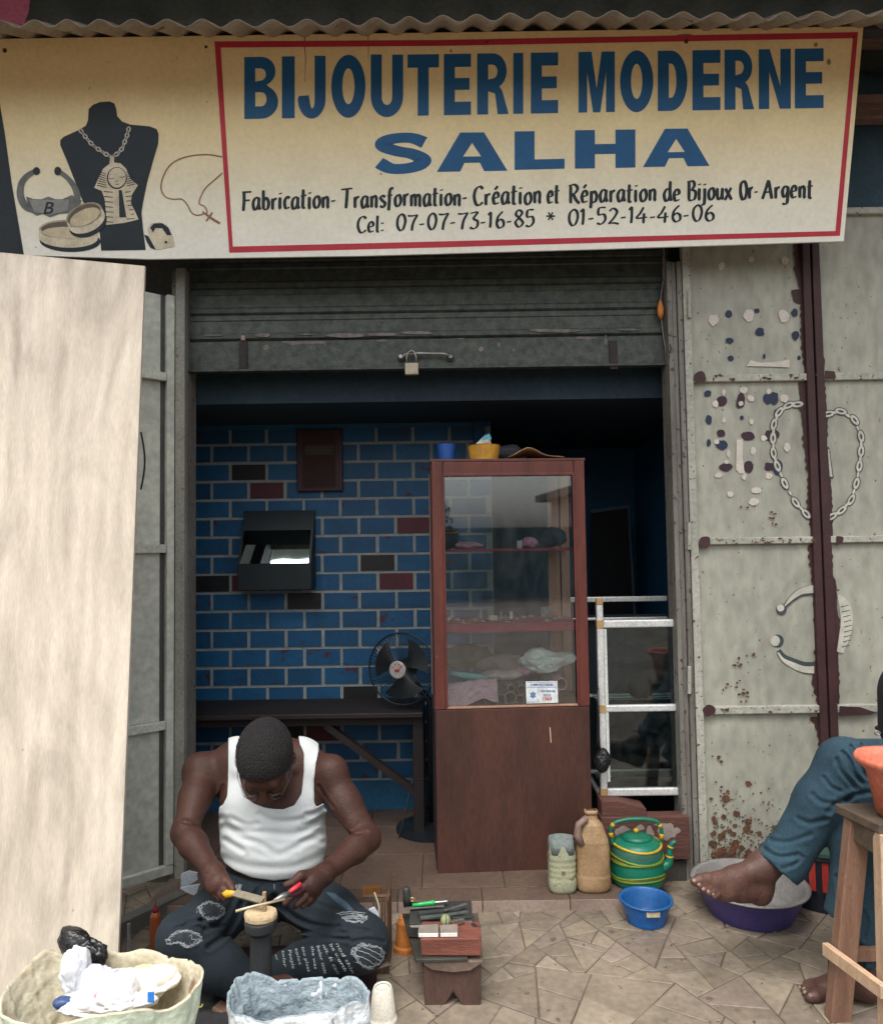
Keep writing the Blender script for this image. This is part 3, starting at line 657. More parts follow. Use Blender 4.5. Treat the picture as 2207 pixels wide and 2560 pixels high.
MB().box((xs0, YR-.012, zb_+.012), (xs1, YR+.01, za)).build('bottom_bar', m_shut, SH, bevel=.003)
MB().box((xs0, YR-.03, zb_), (xs1, YR+.01, zb_+.010)).build('bottom_flange', m_shut, SH, bevel=.002)
for x in (607, 1534):
    MB().box(*pbox(x-10, 850, x+10, 922, YR-.022, .01)).build('guide_bracket', M('bracket_dark', (.035, .025, .025), None, 20, .7, .3), SH, bevel=.002)
wpp = []
def c3(x, y): return (400+x/2.551, 600+y/2.551)
for k, (x, y, rx, ry) in enumerate([(350, 606, 60, 5), (650, 606, 46, 14), (940, 600, 50, 4), (1180, 606, 120, 14), (1420, 602, 100, 9), (1640, 590, 110, 10), (680, 683, 22, 16), (1420, 642, 36, 8)]): wpp.append(rough_poly(*c3(x, y), rx/2.551, ry/2.551, k, 16, .25))
wpp.append([c3(*q) for q in ((770, 645), (900, 642), (1068, 642), (1058, 672), (1040, 660), (900, 662), (840, 670))])
for k, (x, y, rx, ry) in enumerate([(1000, 38, 18, 2.5), (1075, 75, 8, 10), (1138, 58, 6, 8), (1190, 78, 5, 5), (1450, 35, 35, 6), (1340, 8, 100, 6), (1520, 45, 5, 18), (725, 44, 18, 5), (1600, 5, 40, 4)]): wpp.append(rough_poly(450+x/1.429, 820+y/1.429, rx/1.429, ry/1.429, k+40, 14, .3))
for k, p in enumerate(wpp): MB().flat([[PY(x, y, YR-.0135-.00004*k) for x, y in p]]).build('peeled_paint', M('peel', (.22, .19, .18), (.1, .09, .09), 30, .8, .2), SH, recalc=False)
mb = MB().box(*pbox(602, 838, 612, 850, YR-.03, .01)); mb.build('bolt_tip', M('tip', (.4, .3, .26)), SH, bevel=.002)
# hasp and padlock
hp = [PY(x, y, YR-.035) for x, y in ((1005, 896), (1012, 886), (1045, 883), (1110, 884), (1128, 890))]
m_steel = M('worn_steel', (.34, .33, .31), (.2, .2, .19), 30, .35, .1, metal=.8)
MB().tube(hp, .006, 10).build('hasp_rod', m_steel, SH, smooth=True)
for x in (1002, 1126): MB().lathe(PY(x, 893, YR-.02), [(.0, .0), (.018, .0), (.018, .004), (.008, .02), (0, .02)], 14, V(0, -1, 0)).build('hasp_mount', m_steel, SH)
PL = thing('padlock', PY(1030, 936, YR-.05), 'steel and brass padlock hanging from the shutter hasp', 'padlock')
MB().box(*pbox(1012, 906, 1046, 936, YR-.06, .02)).build('body', M('brass_dull', (.42, .36, .27), None, 15, .45, .1, metal=.5), PL, bevel=.004)
MB().tube([PY(x, y, YR-.05) for x, y in ((1017, 908), (1016, 893), (1020, 881), (1028, 876), (1036, 880), (1040, 892), (1040, 908))], .0042, 8).build('shackle', m_steel, PL, smooth=True)
# wire on the right jamb
wpts = [c6(*q) for q in ((130, 20), (142, 120), (138, 210), (122, 300), (118, 360))]; w2 = [c6(*q) for q in ((122, 455), (136, 560), (150, 650), (168, 760), (178, 900))]
m_wire = M('grey_wire', (.28, .27, .25))
WT = thing('electric_wire', PY(1650, 640, YD+.03), 'thin grey electric wire with orange connector hanging down the right jamb', 'wire')
MB().tube([PY(x, y, YD+.04) for x, y in smooth_pts(wpts+[c6(118, 410)]+w2, 5)], .0025, 6).build('cable', m_wire, WT, smooth=True)
MB().lathe(PY(*c6(119, 455), YD+.035), [(0, 0), (.004, 0), (.013, .02), (.015, .045), (.009, .07), (.004, .085), (0, .085)], 10).build('connector', M('orange_plastic', (.62, .22, .05)), WT, smooth=True)
MB().tube([PY(x, y, YD+.036) for x, y in (c6(134, 90), c6(144, 150), c6(136, 220))], [.006, .012, .005], 8).build('tape_wrap', M('tape_tan', (.3, .24, .19)), WT, smooth=True)
# loose thin cable under the shutter
tag(MB().tube([PY(x, y, 3.5) for x, y in smooth_pts([(915, 982), (950, 989), (975, 990), (995, 981), (1008, 968)], 5)], .0012, 5).build('thin_string', m_wire, smooth=True), 'thin pale cord sagging below the ceiling just under the padlock', 'cord')
# ------------------------------------------------------------------ sign
SO = V(0, 2.85, 3.38); SB = V(0, 3.0, 2.58); sdn = (SB-SO).normalized(); SN = V(1, 0, 0).cross(sdn).normalized()
if SN.y > 0: SN = -SN
def sp_(x, y, off=0): return PP(x, y, SO, SN, off)
SG = thing('shop_sign', sp_(1100, 630), 'long cream jeweller sign board with red border and blue lettering under the roof edge', 'shop sign')
outl = [(-330, 101), (0, 96), (540, 88), (1400, 76), (2158, 65), (2134, 330), (2109, 602), (1500, 622), (900, 639), (370, 647), (180, 641), (0, 635), (-330, 625)]
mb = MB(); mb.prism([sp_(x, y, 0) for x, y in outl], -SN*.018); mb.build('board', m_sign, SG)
def art(name, polys, mat, layer, parent=SG, merge=False):
    if len(polys) > 1 and not merge:
        if len(polys) > 14:
            mb = MB()
            for k, p in enumerate(polys): mb.flat([[sp_(x, y, .0006+.0005*layer+.00002*(k % 20)) for x, y in p]])
            return tag(mb.build(name, mat, parent, recalc=False), kind='stuff')
        for k, p in enumerate(polys): art(name, [p], mat, layer+.04*k)
        return
    mb = MB()
    for k, p in enumerate(polys):
        loops = p if isinstance(p[0][0], (list, tuple)) else [p]
        mb.flat([[sp_(x, y, .0006+.0005*layer) for x, y in l] for l in loops])
    return mb.build(name, mat, parent, recalc=False)
def c1(x, y): return (x/1.6236, y/1.6236)
def c2(x, y): return (1100+x/1.6134, y/1.6134)
outer = [c1(871, 167), c2(0, 160), c2(1685, 128), c2(1612, 950), c2(0, 997), c1(931, 1025)]
inner = [c1(896, 192), c2(0, 184), c2(1664, 153), c2(1594, 931), c2(0, 973), c1(945, 1000)]
strips = [[outer[0], outer[1], inner[1], inner[0]], [outer[1], outer[2], inner[2], inner[1]], [outer[2], outer[3], inner[3], inner[2]], [outer[3], outer[4], inner[4], inner[3]], [outer[4], outer[5], inner[5], inner[4]], [outer[5], outer[0], inner[0], inner[5]]]
art('red_border', strips, m_signred, 1, merge=True)
art('black_edge', [[(-330, 236), (-4, 236), (12, 330), (30, 460), (47, 560), (60, 636), (0, 634.6), (-330, 624)]], m_signdark, 1)
# block glyphs: unit square, y down; s = stem as part of the width, b = bar as part of the height
def arc(cx, cy, rx, ry, a0, a1, n=14): return [(cx+rx*math.cos(math.radians(a0+(a1-a0)*i/n)), cy+ry*math.sin(math.radians(a0+(a1-a0)*i/n))) for i in range(n+1)]
def glyph(ch, s, b):
    if ch == 'I': return [[(0, 0), (1, 0), (1, 1), (0, 1)]]
    if ch == 'L': return [[(0, 0), (s, 0), (s, 1-b), (1, 1-b), (1, 1), (0, 1)]]
    if ch == 'T': a = (1-s)/2; return [[(0, 0), (1, 0), (1, b), (1-a, b), (1-a, 1), (a, 1), (a, b), (0, b)]]
    if ch == 'E': m0, m1 = .5-b*.48, .5+b*.42; return [[(0, 0), (1, 0), (1, b), (s, b), (s, m0), (.95, m0), (.95, m1), (s, m1), (s, 1-b), (1, 1-b), (1, 1), (0, 1)]]
    if ch == 'H': m0, m1 = .5-b*.5, .5+b*.5; return [[(0, 0), (s, 0), (s, m0), (1-s, m0), (1-s, 0), (1, 0), (1, 1), (1-s, 1), (1-s, m1), (s, m1), (s, 1), (0, 1)]]
    if ch == 'N': return [[(0, 0), (s, 0), (1-s*.95, .62), (1-s*.95, 0), (1, 0), (1, 1), (1-s, 1), (s*.95, .38), (s*.95, 1), (0, 1)]]
    if ch == 'M': return [[(0, 0), (.36, 0), (.5, .60), (.64, 0), (1, 0), (1, 1), (.76, 1), (.76, .33), (.60, 1), (.40, 1), (.24, .33), (.24, 1), (0, 1)]]
    if ch == 'A':
        q = .5; return [[(0, 1), (q-.17, 0), (q+.17, 0), (1, 1), (1-s, 1), (1-s-.06, 1-b*.85), (s+.06, 1-b*.85), (s, 1)], [(.5, .27), (.5-.13, .62), (.5+.13, .62)]]
    if ch == 'O': return [arc(.5, .5, .5, .5, 0, 360, 30)[:-1], arc(.5, .5, .5-s, .5-b, 0, 360, 26)[:-1]]
    if ch == 'D': return [[(0, 0), (.45, 0)]+arc(.45, .5, .55, .5, -90, 90, 18)[1:]+[(0, 1)], [(s, b)]+arc(.45, .5, .55-s, .5-b, -90, 90, 14)+[(s, 1-b)]]
    if ch == 'U': return [[(0, 0), (s, 0)]+arc(.5, .68, .5-s, .32-b*.9, 180, 0, 14)+[(1-s, 0), (1, 0)]+arc(.5, .66, .5, .34, 0, 180, 18)]
    if ch == 'J': return [[(1-s, 0), (1, 0)]+arc(.48, .68, .52, .32, 0, 180, 18)+[(0.0, .64), (s*.9, .63)]+arc(.5, .70, .5-s, .30-b*.75, 170, 0, 12)]
    if ch == 'B':
        return [[(0, 0), (.5, 0)]+arc(.5, .235, .42, .235, -90, 68, 10)+arc(.5, .73, .5, .27, -62, 90, 12)+[(0, 1)],
                [(s, b*.86)]+arc(.48, .285, .16, .285-b*.86, -90, 90, 8)+[(s, .40-.0)], [(s, .57)]+arc(.5, .685, .16, .115, -90, 90, 8)+[(s, .80)]]
    if ch == 'R':
        return [[(0, 0), (.5, 0)]+arc(.5, .29, .44, .29, -90, 62, 12)+[(.80, .62), (1, 1), (1-s, 1), (.57, .66), (s, .62), (s, 1), (0, 1)],
                [(s, b*.86)]+arc(.48, .30, .17, .30-b*.86, -90, 90, 8)+[(s, .43)]]
    if ch == 'S':
        P = smooth_pts([(.86, .235), (.66, .12), (.40, .115), (.20, .19), (.19, .33), (.40, .44), (.66, .52), (.83, .66), (.76, .81), (.52, .885), (.28, .87), (.10, .73)], 5); l, r = [], []
        for i in range(len(P)):
            a = P[max(i-1, 0)]; c = P[min(i+1, len(P)-1)]; dx, dy = (c[0]-a[0]), (c[1]-a[1]); q = math.hypot(dx, dy) or 1; hx, hy = s*.5, b*.5
            if i == 0 or i == len(P)-1: l.append((P[i][0]-dy/q*hx*.6, P[i][1]+dx/q*hy*1.3)); r.append((P[i][0]+dy/q*hx*.6, P[i][1]-dx/q*hy*1.3)); continue
            l.append((P[i][0]-dy/q*hx, P[i][1]+dx/q*hy)); r.append((P[i][0]+dy/q*hx, P[i][1]-dx/q*hy))
        return [[l[i], l[i+1], r[i+1], r[i]] for i in range(len(l)-1)]
def place(loops, x0, x1, yt0, yt1, yb0, yb1):
    out = []
    for l in loops: out.append([(x0+(x1-x0)*u, (yt0+(yt1-yt0)*u)*(1-v)+(yb0+(yb1-yb0)*u)*v) for u, v in l])
    return out
def c7(x, y): return (560+x/2.126, 60+y/2.126)
def c9(x, y): return (1380+x/2.16, 60+y/2.16)
tl_ = lambda x: 142+(x-611)*(120-142)/(2058-611); bl_ = lambda x: 297+(x-611)*(269-297)/(2058-611)
L_ = [('B', c7(108, 0)[0], c7(288, 0)[0]), ('I', c7(308, 0)[0], c7(376, 0)[0]), ('J', c7(398, 0)[0], c7(540, 0)[0]), ('O', c7(570, 0)[0], c7(752, 0)[0]), ('U', c7(780, 0)[0], c7(952, 0)[0]), ('T', c7(975, 0)[0], c7(1142, 0)[0]),
      ('E', c7(1168, 0)[0], c7(1312, 0)[0]), ('R', c7(1345, 0)[0], c7(1512, 0)[0]), ('I', c7(1537, 0)[0], c7(1590, 0)[0]), ('E', c7(1630, 0)[0], c7(1775, 0)[0]),
      ('M', c9(142, 0)[0], c9(338, 0)[0]), ('O', c9(366, 0)[0], c9(546, 0)[0]), ('D', c9(570, 0)[0], c9(730, 0)[0]), ('E', c9(757, 0)[0], c9(908, 0)[0]), ('R', c9(930, 0)[0], c9(1090, 0)[0]), ('N', c9(1115, 0)[0], c9(1288, 0)[0]), ('E', c9(1310, 0)[0], c9(1465, 0)[0])]
for ch, x0, x1 in L_:
    s = 27.5/(x1-x0); hl = 5 if x0 < 760 else 0
    if x0 > 1800: hl = -7
    art('letter', [place(glyph(ch, s, .215), x0, x1, tl_(x0)+(-2 if ch in 'OJU' else 0), tl_(x1)+(-2 if ch in 'O' else 0), bl_(x0)+(2 if ch in 'OJU' else 0), bl_(x1)+(2 if ch in 'OJU' else 0))], m_signblue, 1)
S_ = [('S', 934, 1081, 334, 332, 434, 431), ('A', 1092, 1268, 331, 330, 429, 426), ('L', 1286, 1411, 328, 326, 424, 421), ('H', 1437, 1588, 325, 323, 421, 418), ('A', 1607, 1773, 322, 320, 417, 414)]
for ch, x0, x1, a, b, c, d in S_:
    gl = glyph(ch, {'S': .30, 'A': .33, 'L': .40, 'H': .33}[ch], .26 if ch != 'S' else .25)
    art('letter', [place([q], x0, x1, a, b, c, d) for q in gl] if ch == 'S' else [place(gl, x0, x1, a, b, c, d)], m_signblue, 1, merge=True)
for ch, x0, x1, a, b, c, d in []: art('letter', [place(glyph(ch, {'S': .30, 'A': .33, 'L': .40, 'H': .33}[ch], .26 if ch != 'S' else .25), x0, x1, a, b, c, d)], m_signblue, 1)
GL = {   # pen skeletons: y up, baseline 0, capitals to 1, small letters to .64
 'F': (.50, [[(.12, 1.02), (.13, .5), (.08, -.04)], [(.02, .98), (.55, 1.0)], [(.12, .52), (.46, .55)]]), 'T': (.62, [[(0, .98), (.66, 1.03)], [(.36, 1.0), (.33, .5), (.28, -.02)]]),
 'C': (.52, [[(.55, .86), (.38, 1.0), (.16, .84), (.07, .45), (.17, .05), (.34, -.02), (.54, .14)]]), 'R': (.58, [[(.12, .98), (.12, 0)], [(.0, .94), (.34, 1.0), (.50, .80), (.36, .55), (.14, .50)], [(.26, .5), (.40, .2), (.60, -.02)]]),
 'B': (.54, [[(.12, .98), (.11, 0)], [(.0, .94), (.34, .98), (.44, .78), (.30, .56), (.14, .52)], [(.26, .54), (.50, .42), (.46, .08), (.26, -.02), (.08, .0)]]), 'O': (.54, [[(.32, 1.0), (.12, .82), (.08, .4), (.20, .02), (.38, .02), (.52, .35), (.48, .80), (.32, 1.0)]]),
 'A': (.60, [[(.0, -.02), (.20, .55), (.36, 1.02)], [(.36, 1.0), (.46, .5), (.55, -.02)], [(.10, .34), (.50, .38)]]),
 'a': (.46, [[(.38, .60), (.20, .62), (.06, .35), (.12, .02), (.26, .04), (.38, .30)], [(.40, .64), (.38, .2), (.46, 0)]]), 'b': (.44, [[(.10, 1.02), (.10, .5), (.10, .02)], [(.10, .4), (.24, .62), (.40, .40), (.34, .05), (.10, .0)]]),
 'r': (.34, [[(.10, .62), (.10, 0)], [(.10, .40), (.22, .60), (.34, .58)]]), 'i': (.20, [[(.10, .62), (.09, .1), (.15, 0)], [(.11, .86), (.13, .80)]]), 'c': (.36, [[(.36, .54), (.22, .62), (.08, .36), (.14, .03), (.36, .08)]]),
 't': (.32, [[(.16, .98), (.13, .4), (.14, .04), (.28, .02)], [(.0, .62), (.34, .68)]]), 'o': (.42, [[(.24, .63), (.08, .42), (.10, .08), (.26, .0), (.40, .25), (.36, .55), (.24, .63)]]), 'n': (.44, [[(.09, .62), (.09, 0)], [(.09, .42), (.24, .62), (.36, .50), (.35, .1), (.42, 0)]]),
 's': (.36, [[(.34, .54), (.20, .63), (.08, .50), (.20, .34), (.34, .20), (.24, 0), (.04, .06)]]), 'f': (.32, [[(.38, .96), (.24, 1.0), (.16, .78), (.14, .3), (.10, -.22)], [(.02, .58), (.32, .62)]]), 'm': (.66, [[(.08, .62), (.08, 0)], [(.08, .42), (.20, .62), (.31, .5), (.31, 0)], [(.31, .42), (.44, .62), (.56, .5), (.56, .08), (.64, 0)]]),
 'e': (.40, [[(.08, .32), (.32, .38), (.34, .56), (.20, .63), (.07, .36), (.14, .03), (.38, .08)]]), 'p': (.44, [[(.10, .64), (.10, .1), (.06, -.32)], [(.10, .42), (.26, .62), (.40, .38), (.32, .05), (.12, .02)]]), 'd': (.44, [[(.36, .58), (.20, .62), (.06, .34), (.14, .02), (.28, .06), (.38, .3)], [(.40, 1.04), (.38, .4), (.44, 0)]]),
 'j': (.22, [[(.14, .62), (.13, 0), (.08, -.26), (-.06, -.28)], [(.14, .86), (.16, .80)]]), 'u': (.44, [[(.08, .62), (.08, .15), (.18, 0), (.32, .14), (.37, .4)], [(.38, .62), (.37, .12), (.44, 0)]]), 'x': (.42, [[(.03, .60), (.20, .32), (.40, .0)], [(.38, .64), (.18, .30), (.0, -.02)]]),
 'g': (.44, [[(.38, .58), (.20, .62), (.07, .38), (.14, .10), (.28, .12), (.38, .36)], [(.40, .64), (.38, 0), (.30, -.28), (.06, -.28)]]), 'l': (.20, [[(.12, 1.02), (.09, .4), (.10, .06), (.19, .0)]]), '-': (.30, [[(.02, .34), (.26, .38)]]), ':': (.20, [[(.10, .56), (.12, .48)], [(.09, .10), (.11, .02)]]),
 '0': (.50, [[(.30, 1.0), (.12, .75), (.09, .3), (.22, .0), (.38, .1), (.48, .5), (.44, .85), (.30, 1.0)]]), '7': (.50, [[(.02, .95), (.25, .93), (.52, 1.0)], [(.52, 1.0), (.30, .5), (.22, -.02)]]), '3': (.46, [[(.06, .95), (.42, 1.0), (.22, .62), (.42, .45), (.40, .12), (.20, -.02), (.04, .08)]]), '1': (.28, [[(.02, .80), (.16, 1.0)], [(.16, 1.0), (.15, .4), (.12, 0)]]),
 '6': (.48, [[(.40, 1.0), (.16, .68), (.09, .25), (.22, .0), (.42, .12), (.42, .40), (.26, .52), (.10, .34)]]), '8': (.48, [[(.26, .54), (.10, .76), (.24, 1.0), (.42, .84), (.26, .54), (.08, .26), (.24, -.02), (.46, .22), (.26, .54)]]), '5': (.46, [[(.44, 1.0), (.14, .97), (.11, .58), (.36, .58), (.42, .26), (.24, .0), (.03, .06)]]), '2': (.48, [[(.06, .82), (.24, 1.0), (.42, .80), (.28, .40), (.02, .02)], [(.02, .03), (.24, .07), (.50, .0)]]),
 '4': (.52, [[(.34, 1.0), (.18, .62), (.02, .32), (.50, .36)], [(.36, .62), (.32, -.02)]])}
def sign_text(txt, x0, x1, yb0, yb1, hgt, wd=3.7):
    rq = random.Random(txt); tot = 0; items = []
    for ch in txt:
        acc = ch == 'é'; g_ = GL['e' if acc else ch]; items.append((tot, g_[1]+([[(.16, .78), (.32, .98)]] if acc else []))); tot += g_[0]+.085
    tot -= .085; mb = MB()
    for k, (ox, strokes) in enumerate(items):
        dyj = rq.uniform(-.03, .03); sj = rq.uniform(.97, 1.04)
        for sidx, st_ in enumerate(strokes):
            P = smooth_pts(st_, 5); l, r = [], []
            def px(p): u = (ox+p[0])/tot; x = x0+(x1-x0)*u; return (x, yb0+(yb1-yb0)*u-(p[1]*sj+dyj)*hgt)
            PX = [px(p) for p in P]; n_ = len(PX)
            for i, p in enumerate(PX):
                a = PX[max(i-1, 0)]; b = PX[min(i+1, n_-1)]; dx, dy = b[0]-a[0], b[1]-a[1]; q = math.hypot(dx, dy) or 1; ang = abs(dy/q*.94-dx/q*.34*-1)
                w = wd*(.42+.72*min(1, ang))*(.75 if i in (0, n_-1) else 1)*(1+.08*noise.noise(V(p[0]*.2, p[1]*.2, 3))); l.append((p[0]-dy/q*w, p[1]+dx/q*w)); r.append((p[0]+dy/q*w, p[1]-dx/q*w))
            z = .0011+.00006*((k*3+sidx) % 9)
            vs = [sp_(x, y, z) for x, y in l]+[sp_(x, y, z) for x, y in r]; mb.add(vs, [(i, i+1, n_+i+1, n_+i) for i in range(n_-1)])
    return mb.build('lettering', m_signdark, SG, recalc=False)
words = [('Fabrication-', c7(95, 0)[0], c7(595, 0)[0]), ('Transformation-', c7(622, 0)[0], c7(1293, 0)[0]), ('Création', c7(1322, 0)[0], c7(1685, 0)[0]), ('et', c7(1715, 0)[0], c9(38, 0)[0]), ('Réparation', c9(88, 0)[0], c9(562, 0)[0]),
         ('de', c9(598, 0)[0], c9(690, 0)[0]), ('Bijoux', c9(728, 0)[0], c9(970, 0)[0]), ('Or-', c9(1010, 0)[0], c9(1112, 0)[0]), ('Argent', c9(1135, 0)[0], c9(1405, 0)[0])]
ba = lambda x: 524+(x-605)*(494-524)/(2030-605)
for w_, x0, x1 in words: sign_text(w_, x0, x1, ba(x0), ba(x1), 46)
bb = lambda x: 580+(x-892)*(551-580)/(1785-892)
for w_, x0, x1 in [('Cel:', c7(705, 0)[0], c7(850, 0)[0]), ('07-07-73-16-85', c7(912, 0)[0], c7(1648, 0)[0]), ('01-52-14-46-06', c9(82, 0)[0], c9(875, 0)[0])]: sign_text(w_, x0, x1, bb(x0), bb(x1), 40, 3.2)
cx_, cy_ = c7(1735, 1020); art('star', [ribbon([(cx_-11*math.cos(a), cy_-11*math.sin(a)), (cx_+11*math.cos(a), cy_+11*math.sin(a))], [2, 2]) for a in (0, 1.05, 2.1)], m_signdark, 1)
# pictures painted on the left of the sign
def c5(x, y): return (x/2.881, 220+y/2.881)
def P5(l): return [c5(*q) for q in l]
art('painted_bust', [P5([(640, 150), (670, 120), (720, 100), (790, 95), (825, 110), (838, 150), (845, 200), (880, 240), (940, 262), (1080, 275), (1130, 295), (1143, 330), (1140, 400), (1110, 500), (1060, 680), (1030, 830), (1020, 900), (1030, 1000), (1050, 1165), (730, 1170), (715, 1000), (690, 900), (600, 820), (560, 720), (490, 540), (435, 410), (435, 375), (460, 350), (560, 305), (620, 270), (635, 230)])], m_signdark, 2)
for side in ([(580, 300), (605, 335), (645, 385), (695, 430), (755, 470), (800, 492)], [(930, 285), (920, 330), (905, 372), (885, 430), (850, 470), (815, 492)]):
    P = P5(side); o_, d_ = [], []
    for i in range(len(P)-1):
        for t in (.25, .75):
            x = P[i][0]+(P[i+1][0]-P[i][0])*t; y = P[i][1]+(P[i+1][1]-P[i][1])*t; an = math.atan2(P[i+1][1]-P[i][1], P[i+1][0]-P[i][0]); o, n_, e = link(x, y, an, 7.5, 6 if t < .5 else 3.5); o_.append(o); d_.append(n_)
    art('painted_chain', o_, m_ink, 3); art('painted_chain_holes', d_, m_signdark, 4)
art('painted_pendant', [P5([(795, 490), (825, 490), (822, 535), (870, 542), (910, 580), (940, 650), (995, 700), (950, 770), (945, 830), (975, 890), (1000, 945), (900, 970), (765, 985), (765, 890), (755, 800), (735, 740), (680, 718), (715, 640), (745, 580), (790, 545)])], m_cream, 3)
stp = []
for k in range(7):
    t = k/6; stp.append(ribbon(P5([(700+28*t, 700-95*t), (770-5*t, 715-95*t)]), [1.2, .8])); stp.append(ribbon(P5([(975-30*t, 690-90*t), (912, 705-95*t)]), [1.2, .8]))
    stp.append(ribbon(P5([(748+8*t, 745+38*k*.95), (815+5*t, 750+38*k*.95)]), [1.3, .8]))
    stp.append(ribbon(P5([(905+12*t, 750+34*k*.95), (945+28*t, 745+34*k*.95)]), [1.3, .8]))
art('painted_pendant_stripes', stp, m_signdark, 4)
art('painted_pendant_face', [arc(*c5(843, 648), 72/2.881, 80/2.881, 0, 360, 24)[:-1]], m_signdark, 4)
art('painted_pendant_face', [arc(*c5(845, 645), 64/2.881, 72/2.881, 0, 360, 24)[:-1], ], m_cream, 5)
art('painted_pendant_beard', [P5([(820, 730), (885, 730), (950, 925), (850, 940)])], m_cream, 5); art('painted_pendant_beard', [P5([(858, 735), (880, 735), (912, 930), (862, 932)])], m_signdark, 6)
art('painted_face_lines', [ribbon(P5(l), [.7]*len(l)) for l in ([(785, 648), (805, 655), (826, 648)], [(862, 640), (885, 642), (902, 634)], [(832, 668), (842, 676), (852, 666)], [(832, 690), (846, 695), (860, 688)])], m_signdark, 6)
art('painted_cuff', [ribbon(P5([(270, 590), (200, 630), (155, 690), (150, 780), (185, 850), (240, 880)]), [6, 7, 8, 9, 9, 7]), ribbon(P5([(415, 595), (480, 640), (530, 700), (555, 760), (560, 830)]), [6, 6, 7, 8, 7]),
      P5([(190, 780), (240, 798), (300, 800), (350, 780), (400, 800), (450, 800), (520, 770), (590, 810), (560, 870), (500, 900), (430, 905), (360, 930), (310, 905), (265, 918), (215, 890)])], m_steelpaint, 3)
art('painted_cuff_light', [P5([(210, 800), (330, 808), (500, 800), (490, 880), (360, 912), (250, 890)])], M('sign_grey_light', (.33, .34, .32), None, 20, .6, 0), 4)
art('painted_cuff_tips', [arc(*c5(265, 597), 9, 10, 0, 360, 12)[:-1], arc(*c5(418, 597), 9, 11, 0, 360, 12)[:-1]], m_signdark, 4)
vs, fs = text_tris('B', .01, .25); mb = MB(); mb.add([sp_(c5(315, 0)[0]+26*u, c5(0, 905)[1]-v/.73*31, .0035) for u, v in vs], fs); mb.build('lettering', m_signdark, SG, recalc=False)
def ring_art(cx, cy, rx, ry, th, hgt, tilt, layer, nm):
    def el(rx_, ry_, dy=0, n=28): 
        ct, st_ = math.cos(tilt), math.sin(tilt); return [(cx+(rx_*math.cos(t))*ct-(ry_*math.sin(t)+dy)*st_, cy+(rx_*math.cos(t))*st_+(ry_*math.sin(t)+dy)*ct) for t in [2*math.pi*i/n for i in range(n)]]
    up = el(rx, ry); dn = el(rx, ry, hgt); art(nm+'_shade', [[(x+4, y+hgt*.5+2) for x, y in el(rx*1.03, ry*1.1, hgt*.8)]], m_signdark, layer)
    body = up[14:]+[up[0]]+dn[0:15]
    art(nm, [el(rx, ry), body], m_cream, layer+1, merge=True); art(nm+'_inside', [el(rx-th, ry-th*.8)], M('ring_shade', (.16, .13, .10), None, 20, .6, 0), layer+2); art(nm+'_gap', [el(rx-th*1.6, ry-th*1.8, hgt*.35)], M('ring_gap', (.72, .62, .42), None, 20, .6, 0), layer+3)
ring_art(*c5(495, 1020), 74, 25, 6, 20, 0.02, 2, 'painted_bangle')
ring_art(*c5(610, 915), 48, 28, 5, 16, -.42, 7, 'painted_bangle')
art('painted_ring', [P5([(1065, 1010), (1090, 975), (1150, 965), (1200, 985), (1245, 1060), (1260, 1140), (1130, 1165), (1075, 1080)])], m_cream, 3)
art('painted_ring_inside', [P5([(1082, 1005), (1110, 975), (1170, 972), (1215, 1005), (1238, 1058), (1205, 1060), (1170, 1010), (1120, 1008), (1105, 1040)])], m_signdark, 4)
art('painted_ring_shade', [P5([(1040, 1055), (1070, 1065), (1125, 1165), (1085, 1150), (1060, 1110)]), arc(*c5(1197, 1110), 3.5, 3.5, 0, 360, 10)[:-1]], m_signdark, 5)
art('painted_necklace', [ribbon(P5([(1600, 495), (1500, 478), (1390, 485), (1290, 512), (1220, 560), (1175, 640), (1160, 720), (1190, 780), (1250, 800), (1310, 800), (1350, 840), (1380, 895), (1420, 915), (1470, 905)]), [1.6]*14),
      ribbon(P5([(1603, 610), (1540, 665), (1480, 720), (1445, 785), (1435, 830), (1470, 850), (1490, 880), (1490, 915)]), [1.5]*8), ribbon(P5([(1460, 890), (1520, 935), (1585, 975)]), [2, 3, 3]), ribbon(P5([(1530, 895), (1510, 925), (1485, 958)]), [2, 2.4, 2])], m_copper, 2)
# nails and stains
for x, y, r in ((515, 116, 3.5), (1715, 102, 5), (1218, 104, 3), (2134, 92, 3), (12, 125, 5)): MB().lathe(sp_(x, y, 0), [(0, .004), (r*.0012, .0035), (r*.0017, .001), (r*.0019, -.001)], 10, SN).build('nail_head', m_rust, SG)
art('stain', [ribbon([(763, 86), (761, 110), (764, 150), (762, 205)], [2.2, 1.6, .9, .4]), ribbon([(920, 86), (921, 130), (920, 150)], [1, .8, .3]), rough_poly(2071, 153, 5, 8, 3, 10, .3), rough_poly(1715, 88, 22, 4, 5, 12, .4), rough_poly(2039, 110, 5, 5, 2, 5, .3)], M('stain_brown', (.34, .25, .15), None, 30, .8, 0), .6)
